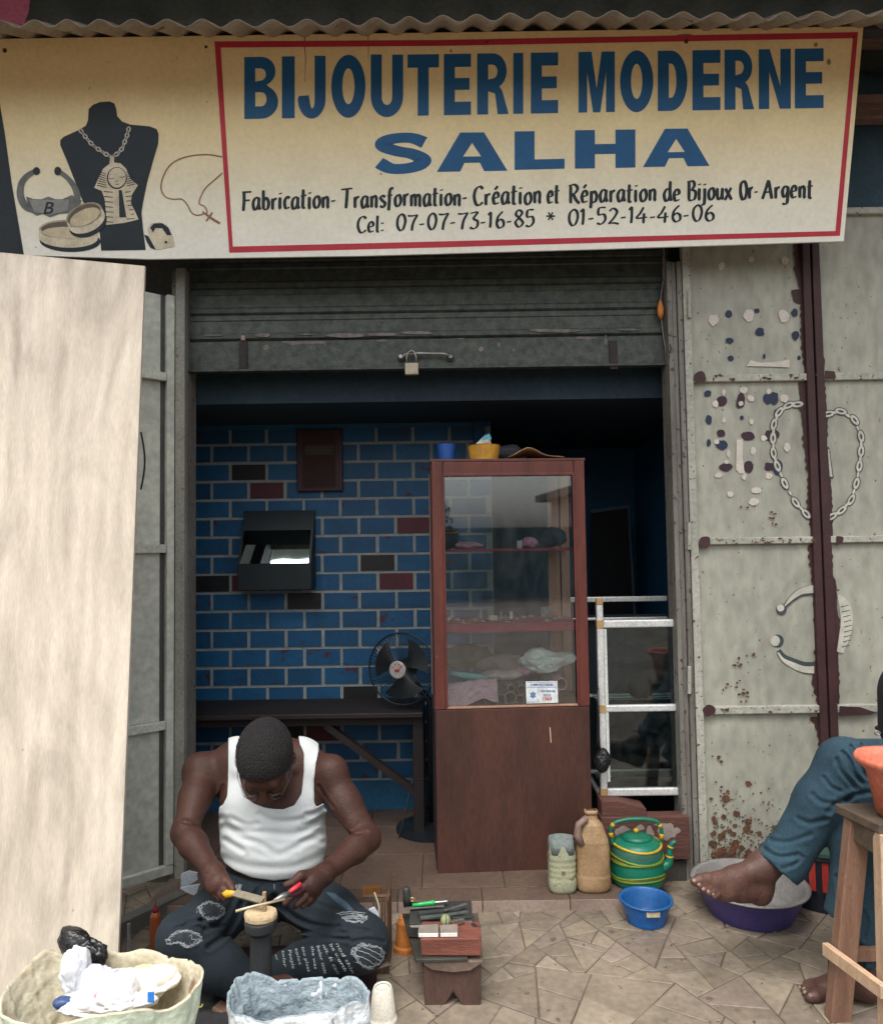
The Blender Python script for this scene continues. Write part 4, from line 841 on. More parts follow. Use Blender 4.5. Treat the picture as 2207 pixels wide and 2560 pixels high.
# ------------------------------------------------------------------ roofs
def corrugated(name, x0, x1, pa, pb, pitch, amp, mat, label, seed, parentless=True):
    n_ = int((x1-x0)/pitch*12); mb = MB(); vs = []; m2 = 8
    for j in range(m2+1):
        t = j/m2
        for i in range(n_+1):
            x = x0+(x1-x0)*i/n_; w = amp*math.sin(2*math.pi*(x+.02*noise.noise(V(x*1.5, seed, 0)))/pitch)
            vs.append(V(x, pa[0]+(pb[0]-pa[0])*t+(.012*noise.noise(V(x*2.2, seed, 4)) if j == 0 else 0), pa[1]+(pb[1]-pa[1])*t+w*(1+.25*noise.noise(V(x*3, seed, 2)))+.012*noise.noise(V(x*1.1, seed, 9))+x*.0*t))
    mb.add(vs, [(j*(n_+1)+i, j*(n_+1)+i+1, (j+1)*(n_+1)+i+1, (j+1)*(n_+1)+i) for j in range(m2) for i in range(n_)])
    o = mb.build(name, mat, base=((x0+x1)/2, pa[0], pa[1]), smooth=True, recalc=False); o.modifiers.new('s', 'SOLIDIFY').thickness = .0025
    return tag(o, label, 'roof sheet')
corrugated('roof_sheet', -2.4, 2.6, (2.56, PY(1103, 46, 2.56).z), (3.36, 3.745), .122, .014, m_corr, 'wavy brown grey corrugated roof sheet right above the sign', 3)
corrugated('upper_roof_sheet', -3.2, 3.4, (1.98, 3.62), (4.6, 4.0), .30, .012, m_upper, 'dull green grey roof sheet higher up behind the corrugated edge', 6)
tag(MB().box((-3.1, 2.88, PY(1103, 82, 2.88).z-.012), (3.0, 2.93, PY(1103, 82, 2.88).z+.012)).build('fascia_batten', M('batten_dark', (.06, .055, .06)), bevel=.003), 'dark batten running along the top edge of the sign', 'batten')
q = [PZ(-40, 3, 3.585), PZ(90, -2, 3.585), PZ(80, 24, 3.585), PZ(-40, 60, 3.585)]
tag(MB().prism([PY(-80, -60, 2.72), PY(78, -60, 2.72), PY(72, 26, 2.72), PY(60, 60, 2.72), PY(-80, 60, 2.72)], V(0, .004, 0)).build('pink_sheet', m_pink), 'pink plastic sheet tucked under the upper roof at the top left corner', 'plastic sheet')
# ------------------------------------------------------------------ plywood board leaning at the left
yt, yb_ = 2.52, 2.22
Ptr = PY(362, 664, yt); xb = PY(300, 2348, yb_+.02).x
zt_ = Ptr.z; 
tl0 = V(-2.02, yt, PY(0, 636, yt).z+.005)
pl = MB(); A = [V(-2.02, yb_, .004), V(xb-.004, yb_, .004), PY(362, 664, yt), PY(180, 647, yt), PY(0, 630, yt), PY(-150, 622, yt)]
# subdivided front with slight warp
A[0].x = A[5].x
nn = (A[1]-A[0]).cross(A[4]-A[0]).normalized()
if nn.y > 0: nn = -nn
pl.prism(A, -nn*.012); o = pl.build('plywood_board', m_ply, bevel=.0015)
# wood figure gets stronger with a distorted second noise
N = m_ply.node_tree.nodes; Lk = m_ply.node_tree.links
wv = N.new('ShaderNodeTexNoise'); wv.inputs['Scale'].default_value = 2.2; wv.inputs['Detail'].default_value = 7; wv.inputs['Distortion'].default_value = 1.6
mpp = N.new('ShaderNodeMapping'); mpp.inputs['Scale'].default_value = (2.6, 2.6, .7); gg = N.new('ShaderNodeNewGeometry'); Lk.new(gg.outputs['Position'], mpp.inputs[0]); Lk.new(mpp.outputs[0], wv.inputs['Vector'])
rw = N.new('ShaderNodeValToRGB'); rw.color_ramp.elements[0].position = .38; rw.color_ramp.elements[0].color = (.72, .71, .70, 1); rw.color_ramp.elements[1].position = .60; rw.color_ramp.elements[1].color = (1, 1, 1, 1); Lk.new(wv.outputs[0], rw.inputs[0])
bsd = N['Principled BSDF']; src = bsd.inputs['Base Color'].links[0].from_socket
mm = N.new('ShaderNodeMix'); mm.data_type = 'RGBA'; mm.blend_type = 'MULTIPLY'; mm.inputs[0].default_value = .9; wa = N.new('ShaderNodeTexWave'); wa.bands_direction = 'X'; wa.inputs['Scale'].default_value = 2.6; wa.inputs['Distortion'].default_value = 9; wa.inputs['Detail'].default_value = 4; wa.inputs['Detail Scale'].default_value = .8; mp3 = N.new('ShaderNodeMapping'); mp3.inputs['Scale'].default_value = (2.2, 1, .5); Lk.new(gg.outputs['Position'], mp3.inputs[0]); Lk.new(mp3.outputs[0], wa.inputs['Vector']); rw2 = N.new('ShaderNodeMapRange'); rw2.inputs[3].default_value = .94; rw2.inputs[4].default_value = 1.03; Lk.new(wa.outputs['Fac'], rw2.inputs[0]); vm = N.new('ShaderNodeVectorMath'); vm.operation = 'SCALE'; Lk.new(src, vm.inputs[0]); Lk.new(rw2.outputs[0], vm.inputs['Scale']); src = vm.outputs[0]; Lk.new(src, mm.inputs[6]); Lk.new(rw.outputs[0], mm.inputs[7]); Lk.new(mm.outputs[2], bsd.inputs['Base Color'])
tag(o, 'tall pale plywood board leaning against the sign at the left edge', 'plywood board')
ca = [PY(360, 1085+k*20, 2.62) for k in range(9)]
tag(MB().tube([PY(352+10*math.sin(math.pi*k/8), 1080+k*18, 2.66) for k in range(9)], .0035, 6).build('black_cable', M('rubber_black', (.015, .015, .017)), smooth=True), 'loop of black cable sticking out behind the plywood board edge', 'cable')
# ------------------------------------------------------------------ across the street (seen in the cabinet glass and the mirror)
OB = thing('house', (10, -13, 0), 'pale house with a low roof across the street, mirrored in the cabinet glass', 'house')
MB().box((5.4, -16, 0), (15, -13, 2.75)).build('wall', M('house_wall', (.50, .40, .33)), OB)
MB().box((5.0, -16.4, 2.75), (15.4, -12.5, 2.95)).build('roof', M('house_roof', (.13, .10, .09)), OB)
for i in range(4):
    w = MB().box((6.1+i*2, -12.99, 1.7), (7.1+i*2, -12.93, 2.5)).build('window', M('house_window', (.10, .07, .06)), OB); MB().box((6.55+i*2, -12.93, 1.7), (6.62+i*2, -12.90, 2.5)).build('frame', M('house_frame', (.4, .3, .24)), w)
tag(MB().box((-30, -13.4, 0), (5.3, -13.2, 1.9)).build('boundary_wall', M('boundary_green', (.10, .12, .10), (.05, .07, .05), 1.2)), 'long mossy boundary wall across the street', 'wall')
for k, (x, y, hh) in enumerate(((-3.5, -15, 3.2), (1.2, -15.5, 2.7), (-9, -16, 3.6))):
    tr = thing('tree', (x, y, 0), ['round tree left of the low house across the street', 'small tree close to the low house across the street', 'tall tree far along the boundary wall'][k], 'tree', 'trees across the street')
    MB().tube([V(x, y, 0), V(x+.1, y, hh*.5), V(x, y, hh*.8)], [.12, .09, .05], 8).build('trunk', M('bark', (.10, .07, .05)), tr)
    cr = MB(); r_ = random.Random(k)
    for i in range(900):
        a = V(r_.gauss(0, 1), r_.gauss(0, 1), r_.gauss(0, 1)).normalized()*r_.uniform(.5, 1); p = V(x, y, hh*.85)+V(a.x*1.1, a.y*1.1, a.z*.8)
        d = V(r_.gauss(0, 1), r_.gauss(0, 1), r_.gauss(0, 1)).normalized()*.09; e = d.orthogonal().normalized()*.06; cr.add([p-d, p+e, p+d, p-e], [(0, 1, 2, 3)])
    cr.build('crown', M('leaves', (.05, .09, .03), (.03, .06, .02), 3), tr, recalc=False)
# ================================================================== things
m_cab = M('cabinet_red_wood', (.13, .034, .024), (.08, .022, .016), 7, .45, .12, stretch=(3, 3, .7), spot=(.28, .13, .09), spot_scale=60, spot_th=.72)
m_cabl = M('cabinet_lower_panel', (.075, .030, .021), (.045, .019, .014), 3, .5, .12, stretch=(2.5, 2.5, .6))
m_cabd = M('cabinet_side', (.03, .018, .022), None, 6, .6, .1)
m_cabi = M('cabinet_inside', (.36, .20, .13), (.26, .14, .10), 5, .6, .1, stretch=(4, 4, .7))
m_velvet = M('shelf_maroon', (.42, .020, .07), (.30, .016, .05), 14, .75, .1)
m_glass = glassmat('cabinet_glass', .075); m_glass2 = glassmat('case_glass', .02, (.75, .85, .85))
m_silver = M('silver', (.75, .74, .70), (.5, .5, .47), 30, .25, .1, metal=.9)
m_black_p = M('black_plastic', (.012, .012, .013), None, 12, .25, .1, crinkle=18)
# --- display cabinet -------------------------------------------------
CA = math.radians(3.0); C0 = PZ(1093, 2186, ZF)
CR = Matrix.Rotation(CA, 3, 'Z')
CWD = .655; CD = .36
zc = lambda y: PY(1275, y, C0.y+.015).z
ztopc, zg1, zg0, zmid, zlow = zc(1153), zc(1187), zc(1765), zc(1771), zc(2180)
CB = thing('display_cabinet', C0, 'tall red brown wooden display cabinet with a glass front standing in the doorway', 'display cabinet')
def cw(x, y, z): return C0+CR @ V(x, y, 0)+V(0, 0, z-C0.z)
def cbox(a, b): 
    mb = MB(); return mb.add([cw(x, y, z) for z in (a[2], b[2]) for y in (a[1], b[1]) for x in (a[0], b[0])], [(0, 2, 3, 1), (4, 5, 7, 6), (0, 1, 5, 4), (2, 6, 7, 3), (0, 4, 6, 2), (1, 3, 7, 5)])
fw = .046
cbox((0, 0, zmid), (fw, .035, ztopc)).build('stile', m_cab, CB, bevel=.003); cbox((CWD-fw, 0, zmid), (CWD, .035, ztopc)).build('stile', m_cab, CB, bevel=.003)
cbox((fw+.001, .001, zg1), (CWD-fw-.001, .034, ztopc-.001)).build('top_rail', m_cab, CB, bevel=.003)
cbox((fw+.001, .003, zmid+.001), (CWD-fw-.001, .034, zg0)).build('bottom_rail', m_cabi, CB, bevel=.002)
for x in (fw-.002, CWD-fw-.008): cbox((x, -.004, zg0), (x+.010, .002, zg1)).build('bead', m_cab, CB, bevel=.002)
cbox((fw, -.004, zg1-.004), (CWD-fw, .002, zg1+.008)).build('bead', m_cab, CB, bevel=.002)
cbox((.002, .002, zlow), (CWD-.002, .03, zmid-.002)).build('lower_panel', m_cabl, CB, bevel=.002)
cbox((0.0, .036, zlow), (.018, CD, zmid)).build('side_panel', m_cabd, CB); cbox((CWD-.018, .036, zlow), (CWD, CD, zmid)).build('side_panel', m_cabd, CB)
cbox((-.006, .0355, zmid+.002), (.012, .08, ztopc)).build('side_stile', m_cabd, CB); 
for x in (.0, CWD-.04): cbox((x, CD-.04, zmid+.002), (x+.04, CD, ztopc-.02)).build('rear_post', m_cabi, CB, bevel=.002)
cbox((CWD-.10, CD-.03, zmid+.002), (CWD-.045, CD-.01, ztopc-.02)).build('rear_post', m_cabi, CB, bevel=.002)
cbox((-.004, .0, ztopc), (CWD+.004, CD+.01, ztopc+.012)).build('top_board', m_cab, CB, bevel=.002)
cbox((.0, .036, zmid-.015), (CWD, CD, zmid)).build('floor_board', m_cabi, CB)
zs1, zs2 = zc(1372), zc(1560)
cbox((.02, .05, zs1-.010), (CWD-.02, CD-.02, zs1)).build('shelf', m_velvet, CB, bevel=.002)
cbox((.02, .045, zs2-.040), (CWD-.02, CD-.02, zs2)).build('shelf', m_velvet, CB, bevel=.004)
for x in (.0, CWD-.035): cbox((x, 0, ZF), (x+.035, .05, zlow)).build('leg', m_cabl, CB, bevel=.002); cbox((x, CD-.05, ZF), (x+.035, CD, zlow)).build('leg', m_cabd, CB)
cbox((fw-.004, .012, zg0-.003), (CWD-fw+.004, .0145, zg1+.003)).build('glass_pane', m_glass, CB)
MB().tube([cw(CWD-.17, -.002, zc(1860)), cw(CWD-.173, -.002, zc(1822))], .0022, 5).build('matchstick', M('match', (.6, .45, .32)), CB)
# sticker on the glass
def cpx(x, y, off=0):
    n = -(CR @ V(0, 1, 0)); return PP(x, y, cw(0, .012, 0)+n*off, n)
ST = thing('sticker', cpx(1355, 1730), 'white tax sticker with blue and red lettering in the lower right of the cabinet glass', 'sticker')
MB().prism([cpx(x, y, .001) for x, y in ((1314, 1704), (1393, 1703), (1395, 1757), (1316, 1759))], -(CR @ V(0, 1, 0))*.0006).build('card', M('card_white', (.72, .76, .76), None, 30, .6, 0), ST)
m_ib = M('ink_blue', (.02, .10, .30), None, 40, .6, 0); m_ir = M('ink_red', (.55, .05, .03), None, 40, .6, 0); m_ik = M('ink_dark', (.04, .07, .12), None, 40, .6, 0)
def ctext(txt, x0, x1, yb, h, mat, bold=.02):
    vs, fs = text_tris(txt, bold, 0, 1.0, 2); mb = MB(); mb.add([cpx(x0+(x1-x0)*u, yb-v/.73*h, .0024) for u, v in vs], fs); mb.build('lettering', mat, ST, recalc=False)
ctext("COMMUNE D'ABOBO", 1325, 1384, 1715, 6, m_ib, .03); ctext('TAXE FORFAITAIRE', 1350, 1388, 1731, 5.5, m_ib, .03); ctext('2023', 1357, 1376, 1741, 6.5, m_ik); ctext('1563', 1357, 1379, 1751, 8.5, m_ir, .03)
for a, b, c, d in ((1317, 1718, 1391, 1719), (1345, 1719, 1346, 1732), (1345, 1748, 1346, 1756), (1317, 1706, 1391, 1706.8), (1318, 1755, 1344, 1756)): MB().flat([[cpx(*q, .0022) for q in ((a, b), (c, b), (c, d), (a, d))]]).build('rule_line', m_ib, ST, recalc=False)
MB().flat([[cpx(1332+9*math.cos(t)*(1 if k % 2 else .6), 1738+10*math.sin(t)*(1 if k % 2 else .7), .0022) for k, t in enumerate([2*math.pi*i/12 for i in range(12)])]]).build('crest', M('crest_blue', (.10, .22, .38), None, 40), ST, recalc=False)
# contents
def ct(u, v, z): return cw(u, v, z)
def rag(name, c, r, mat, label, cat, seed, amp=.35, freq=22, group=None, **k):
    o = blob(c, r, amp, freq, seed, **k).build(name, mat, smooth=True); return tag(o, label, cat, group)
m_pinkc = M('pink_cloth', (.62, .30, .40), (.50, .22, .32), 12, .85, .3); m_pinkp = M('pink_paper', (.78, .50, .56), (.66, .40, .47), 12, .7, .3)
rag('pink_cloth', ct(.155, .14, zs1+.016), (.062, .045, .017), m_pinkc, 'flat crumpled pink cloth on the top cabinet shelf at the left', 'cloth', 1, flatb=zs1+.001)
rag('pink_cloth', ct(.435, .14, zs1+.024), (.036, .035, .026), m_pinkc, 'balled pink cloth on the top cabinet shelf at the right', 'cloth', 2, flatb=zs1+.001)
tag(cbox((.375, .10, zs1+.0005), (.398, .13, zs1+.035)).build('white_box', M('box_white', (.6, .58, .55)), bevel=.002), 'little white card box beside the balled pink cloth on the top shelf', 'box')
CPT = thing('cap', ct(.065, .12, zs1), 'dark blue cap with a yellow stripe at the left of the top cabinet shelf', 'cap')
blob(ct(.062, .14, zs1+.052), (.062, .06, .052), .05, 8, 3, flatb=zs1+.001).build('crown', M('cap_navy', (.012, .03, .075), None, 20, .85, .2), CPT, smooth=True)
blob(ct(.06, .08, zs1+.085), (.055, .05, .012), .05, 8, 4).build('brim', M('cap_dark', (.02, .02, .03)), CPT, smooth=True)
MB().tube([ct(.01+.1*k/8, .078-.012*math.sin(math.pi*k/8), zs1+.074) for k in range(9)], .0045, 6).build('stripe', M('cap_yellow', (.55, .42, .08)), CPT, smooth=True)
rag('white_rag', ct(.034, .07, zs1-.03), (.012, .012, .03), M('rag_white', (.5, .5, .47)), 'small white rag hanging beside the left cabinet stile', 'rag', 9)
rings = []
for u, v in [(.13, .08), (.32, .09), (.50, .085), (.07, .16), (.12, .22), (.19, .17), (.26, .24), (.38, .18), (.42, .25), (.55, .17), (.58, .23), (.46, .29), (.22, .11), (.09, .28), (.34, .28), (.52, .28)]:
    r = .014 if v > .1 else .022; lp_ = [ct(u+r*math.cos(t), v+r*math.sin(t), zs2+.004+.002*math.sin(t)) for t in [2*math.pi*i/16 for i in range(16)]]
    o = MB().tube(lp_, .003 if v > .1 else .0042, 6, close=True).build('silver_ring', m_silver, smooth=True); rings.append((u, v, o))
orn = ['leftmost', 'second', 'third', 'fourth', 'fifth', 'sixth', 'seventh', 'eighth', 'ninth', 'tenth']
for rw_, lo_, hi_ in (('front', 0, .12), ('middle', .12, .20), ('back', .20, .4)):
    for i, (u, v, o) in enumerate(sorted([q for q in rings if lo_ <= q[1] < hi_], key=lambda q: q[0])): tag(o, '%s silver ring %sin the %s row on the maroon cabinet shelf' % (orn[i], '' if i == 0 else 'from the left ', rw_), 'jewellery', 'silver pieces on the maroon shelf')
tag(cbox((.255, .15, zs2+.0005), (.29, .17, zs2+.022)).build('price_card', M('card_cream', (.75, .70, .6)), bevel=.001), 'small cream card lying near the middle of the maroon shelf', 'card')
tag(cbox((.350, .20, zs2+.0005), (.364, .21, zs2+.034)).build('price_tag', M('tag_white', (.85, .85, .82)), bevel=.001), 'tiny upright white tag on the maroon shelf', 'tag')
tag(cbox((.50, .24, zs2+.001), (.55, .243, zs2+.05)).build('printed_card', M('card_grey', (.30, .28, .26), (.15, .14, .13), 60)), 'grey printed card leaning at the back right of the maroon shelf', 'card')
for i, (u, v) in enumerate(((.225, .25), (.30, .12))): tag(MB().lathe(ct(u, v, zs2), [(.009, 0), (.009, .018), (.004, .026), (.003, .045), (0, .045)], 12).build('glass_vial', M('vial', (.3, .34, .34), None, 20, .2, 0)), ['small clear vial at the back of the maroon shelf', 'small clear vial near the front of the maroon shelf'][i], 'vial', 'vials on the maroon shelf')
# bottom compartment
zf = zmid
mb = MB(); gxn, gyn = 22, 12; vs = []
for j in range(gyn+1):
    for i in range(gxn+1):
        u, v = i/gxn, j/gyn; w = ct(.055+.215*u, .025+.05*v, zf+.012+.085*v+.02*u+.012*noise.noise(V(u*5, v*4, 3)))
        w += V(0, -.012*(1-2*abs(noise.noise(V(u*6, v*5, 8)))), -.012*math.sin(u*7)*(1-v)); vs.append(w)
mb.add(vs, [(j*(gxn+1)+i, j*(gxn+1)+i+1, (j+1)*(gxn+1)+i+1, (j+1)*(gxn+1)+i) for j in range(gyn) for i in range(gxn)])
o = mb.build('pink_cloth', m_pinkp, smooth=True, recalc=False); o.modifiers.new('s', 'SOLIDIFY').thickness = .002; tag(o, 'pale pink crumpled cloth in front at the bottom left of the cabinet', 'cloth')
tag(MB().tube([ct(.075, .10, zf+.135), ct(.13, .09, zf+.125), ct(.19, .085, zf+.118), ct(.235, .08, zf+.115)], [.008, .014, .014, .008], 10).build('turquoise_roll', M('turquoise_cloth', (.20, .58, .58), None, 14, .8, .3), smooth=True), 'turquoise rolled cloth above the pale pink cloth in the cabinet', 'cloth')
m_roll = M('clear_roll', (.34, .27, .25), (.26, .21, .2), 14, .35, .1)
for i, (u, z, r) in enumerate(((.285, .026, .024), (.325, .030, .028), (.365, .024, .022), (.375, .066, .022), (.515, .034, .030), (.545, .085, .026), (.235, .024, .022), (.33, .072, .018), (.50, .085, .02))):
    a = ct(u, .05, zf+z); b = ct(u, .30, zf+z+.002); mb = MB(); n = 20; d = (b-a).normalized(); e = d.cross(V(0, 0, 1)).normalized(); f = e.cross(d)
    vs = [p+(e*math.cos(2*math.pi*q/n)+f*math.sin(2*math.pi*q/n))*rr_2 for p, rr_2 in ((a, r), (b, r), (b, r-.004), (a, r-.004)) for q in range(n)]
    mb.add(vs, [(w*n+q, w*n+(q+1) % n, ((w+1) % 4)*n+(q+1) % n, ((w+1) % 4)*n+q) for w in range(4) for q in range(n)])
    pk = i in (5,); tag(mb.build('rolled_sheet', m_pinkp if pk else m_roll, smooth=False), 'pale pink rolled tube on top of the rolls behind the sticker' if pk else ['clear roll on the cabinet floor just right of the pink cloth', 'second clear roll from the pink cloth, largest left of the sticker', 'clear roll on the cabinet floor half behind the sticker', 'clear roll stacked above the one behind the sticker', 'wide clear roll on the cabinet floor right of the sticker', '', 'clear roll on the cabinet floor half under the pink cloth', 'clear roll stacked between the pink cloth and the sticker', 'clear roll stacked just right above the sticker'][i], 'roll', 'rolls lying in the bottom of the cabinet')
LATE = lambda: plastic_bag('white_plastic_bag', ct(.49, .14, zf+.16), (.095, .07, .050), film('bag_white', (.84, .86, .82), (.66, .69, .66)), 'crumpled white plastic bag lying over the rolls in the cabinet', 'plastic bag', 5, 7)
rag('grey_bundle', ct(.14, .24, zf+.18), (.12, .06, .05), M('bundle_grey', (.10, .10, .085), None, 10), 'dark grey bundle at the back left of the cabinet floor', 'bundle', 6, .3, 10)
rag('brown_bundle', ct(.33, .22, zf+.15), (.12, .08, .045), M('bundle_brown', (.27, .20, .18), None, 10), 'pinkish brown paper bundle behind the rolls in the cabinet', 'bundle', 7, .35, 9)
rag('pale_cloth', ct(.30, .14, zf+.115), (.085, .05, .022), M('cloth_pale', (.62, .50, .46), (.5, .4, .37), 12, .85, .3), 'pale pinkish folded cloth over the rolls in the middle of the cabinet', 'cloth', 81, .35, 12)
rag('pink_cloth', ct(.40, .17, zf+.13), (.05, .04, .02), m_pinkc, 'small pink cloth beside the white bag at the bottom of the cabinet', 'cloth', 82, .35, 14)
rag('navy_cloth', ct(.55, .20, zs1+.045), (.06, .06, .045), M('cloth_navy', (.02, .04, .08), None, 12, .9, .3), 'dark blue cloth bundle at the right of the top cabinet shelf', 'cloth', 83, .3, 12, flatb=zs1+.001)
# things on top of the cabinet
zt_c = ztopc+.0125
def pot(name, c, r0, r1, h, mat, label, cat, th=.004, n=28):
    return tag(MB().lathe(c, [(0, 0), (r0, 0), (r1, h), (r1+.003, h+.003), (r1-th, h), (r0-th, .008), (0, .008)], n).build(name, mat, smooth=False, bevel=0), label, cat)
pot('blue_cup', ct(.075, .17, zt_c), .036, .042, .085, M('cup_blue', (.02, .09, .35), None, 12, .4, .05), 'blue plastic cup on top of the cabinet at the left', 'cup')
pot('yellow_bowl', ct(.235, .10, zt_c), .062, .070, .066, M('bowl_yellow', (.60, .33, .03), (.4, .2, .03), 20, .5, .1), 'yellow plastic tub on top of the cabinet', 'tub')
q = MB(); q.prism([ct(.175, .10, zt_c+.055), ct(.27, .10, zt_c+.075), ct(.262, .115, zt_c+.115), ct(.245, .12, zt_c+.12)], V(0, .002, 0)); tag(q.build('papers', M('paper_mixed', (.50, .50, .46), (.30, .20, .13), 30)), 'folded papers sticking out of the yellow tub', 'papers')
q = MB(); q.prism([ct(.20, .11, zt_c+.07), ct(.272, .11, zt_c+.10), ct(.262, .112, zt_c+.125), ct(.24, .113, zt_c+.115)], V(0, .002, 0)); tag(q.build('blue_card', M('card_blue', (.10, .42, .55))), 'bright blue card sticking out of the yellow tub', 'card')
mb = MB(); vs = []
for j in range(7):
    for i in range(13):
        u, v = i/12, j/6; vs.append(ct(.335+.24*u, .02+.16*v, zt_c+.006+.045*math.exp(-((u-.38)/.25)**2)*(1-.5*v)+.004*math.sin(u*9+v*4)))
mb.add(vs, [(j*13+i, j*13+i+1, (j+1)*13+i+1, (j+1)*13+i) for j in range(6) for i in range(12)]); o = mb.build('brown_paper', M('paper_brown', (.50, .30, .15), (.35, .2, .1), 14), smooth=True, recalc=False); o.modifiers.new('s', 'SOLIDIFY').thickness = .002
tag(o, 'curled brown paper sheet lying on the right of the cabinet top', 'paper')
rag('dark_bundle', ct(.36, .26, zt_c+.045), (.08, .05, .045), M('bundle_dark', (.02, .025, .03)), 'dark bundle at the back of the cabinet top', 'bundle', 12, .3, 12, flatb=zt_c+.001)
# --- aluminium glass case ------------------------------------------------
YA = 3.20
m_alu = M('aluminium', (.72, .73, .71), (.60, .61, .60), 8, .35, .05, metal=.35, spot=(.2, .2, .19), spot_scale=70, spot_th=.73)
m_tape = M('brown_tape', (.42, .27, .12), None, 30, .6, .1)
AC = thing('glass_case', PY(1505, 2010, YA), 'aluminium framed glass display case standing on red boards beside the cabinet', 'glass case')
xa0, xa1 = PY(1497, 1750, YA).x, PY(1513, 1750, YA).x; xr = XJ0+.10
az = lambda y: PY(1600, y, YA).z
MB().box((xa0, YA, az(2005)), (xa1, YA+.028, az(1497))).build('post', m_alu, AC, bevel=.004)
MB().box((xa1+.001, YA+.004, az(1955)), (xa1+.014, YA+.02, az(1572))).build('edge_strip', M('strip_white', (.66, .70, .66)), AC, bevel=.001)
for i, (y0, y1, yo) in enumerate(((1550, 1569, 0), (1763, 1780, 0), (1972, 1991, 0))):
    MB().box((xa1+.001, YA+yo, az(y1)), (xr, YA+.028, az(y0))).build('rail', m_alu, AC, bevel=.005)
    MB().box((xa0-.0015, YA-.002, az(y1+2)), (xa1+.0015, YA+.029, az(y0-1))).build('tape', m_tape, AC, bevel=.002)
MB().box((xa0-.001, YA-.002, az(1512)), (xa1+.001, YA+.029, az(1494))).build('tape', m_tape, AC, bevel=.005)
for y0, y1 in ((1491, 1504), (1543, 1550)): 
    zb2 = PY(1600, y1, YA+.40).z; MB().box((xa0-.10, YA+.40, zb2), (xr, YA+.42, PY(1600, y0, YA+.40).z)).build('rail', m_alu, AC, bevel=.004)
for y0, y1 in ((1735, 1742), (1925, 1933)): MB().box((xa0, YA+.30, PY(1600, y1, YA+.3).z), (xr, YA+.32, PY(1600, y0, YA+.3).z)).build('rail', m_alu, AC, bevel=.003)
MB().box((xa1, YA+.012, az(1991)+.002), (xr, YA+.016, az(1780)-.0)).build('glass_pane', m_glass2, AC); MB().box((xa1, YA+.012, az(1764)), (xr, YA+.016, az(1569))).build('glass_pane', m_glass2, AC)
for y in (1770, 1982): MB().box((xa1+.002, YA+.03, az(y)-.004), (xr, YA+.40, az(y)+.002)).build('shelf_glass', m_glass2, AC)
MB().box((xa0, YA+.03, az(2005)), (xa0+.02, YA+.42, az(1995))).build('rail', m_alu, AC, bevel=.003)
MB().box((xa0-.03, YA+.43, az(2005)), (xr, YA+.435, az(1560))).build('back_board', M('case_back', (.012, .02, .026)), AC)
rag('hanging_black_bag', PY(1507, 1900, YA-.05), (.033, .03, .048), m_black_p, 'knotted black plastic bag hanging on the corner of the glass case', 'plastic bag', 21, .3, 18)
tag(MB().tube([PY(1495, y, YA-.02) for y in (1720, 1790, 1850, 1875)], [.004, .006, .008, .012], 8).build('bag_strap', m_black_p, smooth=True), 'twisted black plastic strap above the knotted bag', 'strap')
m_redb = M('red_board', (.105, .042, .032), (.065, .028, .022), 6, .75, .3, stretch=(.6, 4, 4)); 
tag(MB().prism([PY(x, y, 3.13) for x, y in ((1503, 2003), (1545, 2004), (1615, 2022), (1616, 2042), (1505, 2044))], V(0, .10, 0)).build('red_offcut', m_redb, bevel=.002), 'wedge shaped red brown offcut lying under the glass case', 'board')
BM = thing('painted_beam', PY(1610, 2090, 3.12), 'peeling red brown beam under the glass case behind the kettle', 'beam')
MB().box((PY(1503, 2070, 3.12).x, 3.12, PY(1600, 2152, 3.12).z), (XJ0+.02, 3.19, PY(1600, 2044, 3.12).z), jig=.001).build('beam', m_redb, BM, bevel=.003)
r_ = random.Random(8)
for k, (x, y, rx, ry) in enumerate(((1560, 2085, 22, 18), (1625, 2085, 10, 20), (1668, 2080, 22, 22), (1690, 2078, 10, 8), (1600, 2070, 10, 8), (1645, 2062, 10, 3), (1590, 2110, 30, 8))): MB().flat([[PY(a, b, 3.1185-.0001*k) for a, b in rough_poly(x, y, rx, ry, k+5, 16, .35)]]).build('bare_patch', M('plaster_grey', (.26, .22, .19), (.18, .15, .13), 20), BM, recalc=False)
tag(MB().box((PY(1510, 2170, 3.16).x, 3.14, 0), (XJ0+.01, 3.19, PY(1600, 2154, 3.14).z)).build('recess_block', M('recess_shade', (.05, .045, .04), (.03, .028, .025), 8), bevel=.004), 'dark block painted as the shaded plinth below the peeling beam', 'plinth')  # dark colour painted for the shade in the open recess under the case
rag('dark_case_item', V((xa0+xr)/2+.02, YA+.2, az(1770)+.05), (.06, .05, .05), M('item_dark', (.03, .025, .03)), 'dark lump standing on the middle shelf of the glass case', 'bundle', 31, .2, 8)
# dark panel behind with pale frame
DP = thing('door_frame', PY(1540, 1500, 4.6), 'dark inner doorway with a thin grey frame in the rear room', 'inner doorway')
fr = [(1478, 1281), (1569, 1269), (1590, 1700), (1478, 1720)]
MB().prism([PY(x, y, 4.6) for x, y in fr], V(0, .01, 0)).build('dark_panel', M('void_dark', (.003, .004, .006)), DP)
MB().bar(PY(1475, 1279, 4.59), PY(1572, 1266, 4.59), .01, .02).build('frame_head', M('frame_grey', (.07, .10, .13)), DP); MB().bar(PY(1570, 1268, 4.59), PY(1592, 1640, 4.59), .01, .016, V(0, 1, 0)).build('frame_side', M('frame_grey'  , (.07, .10, .13)), DP)
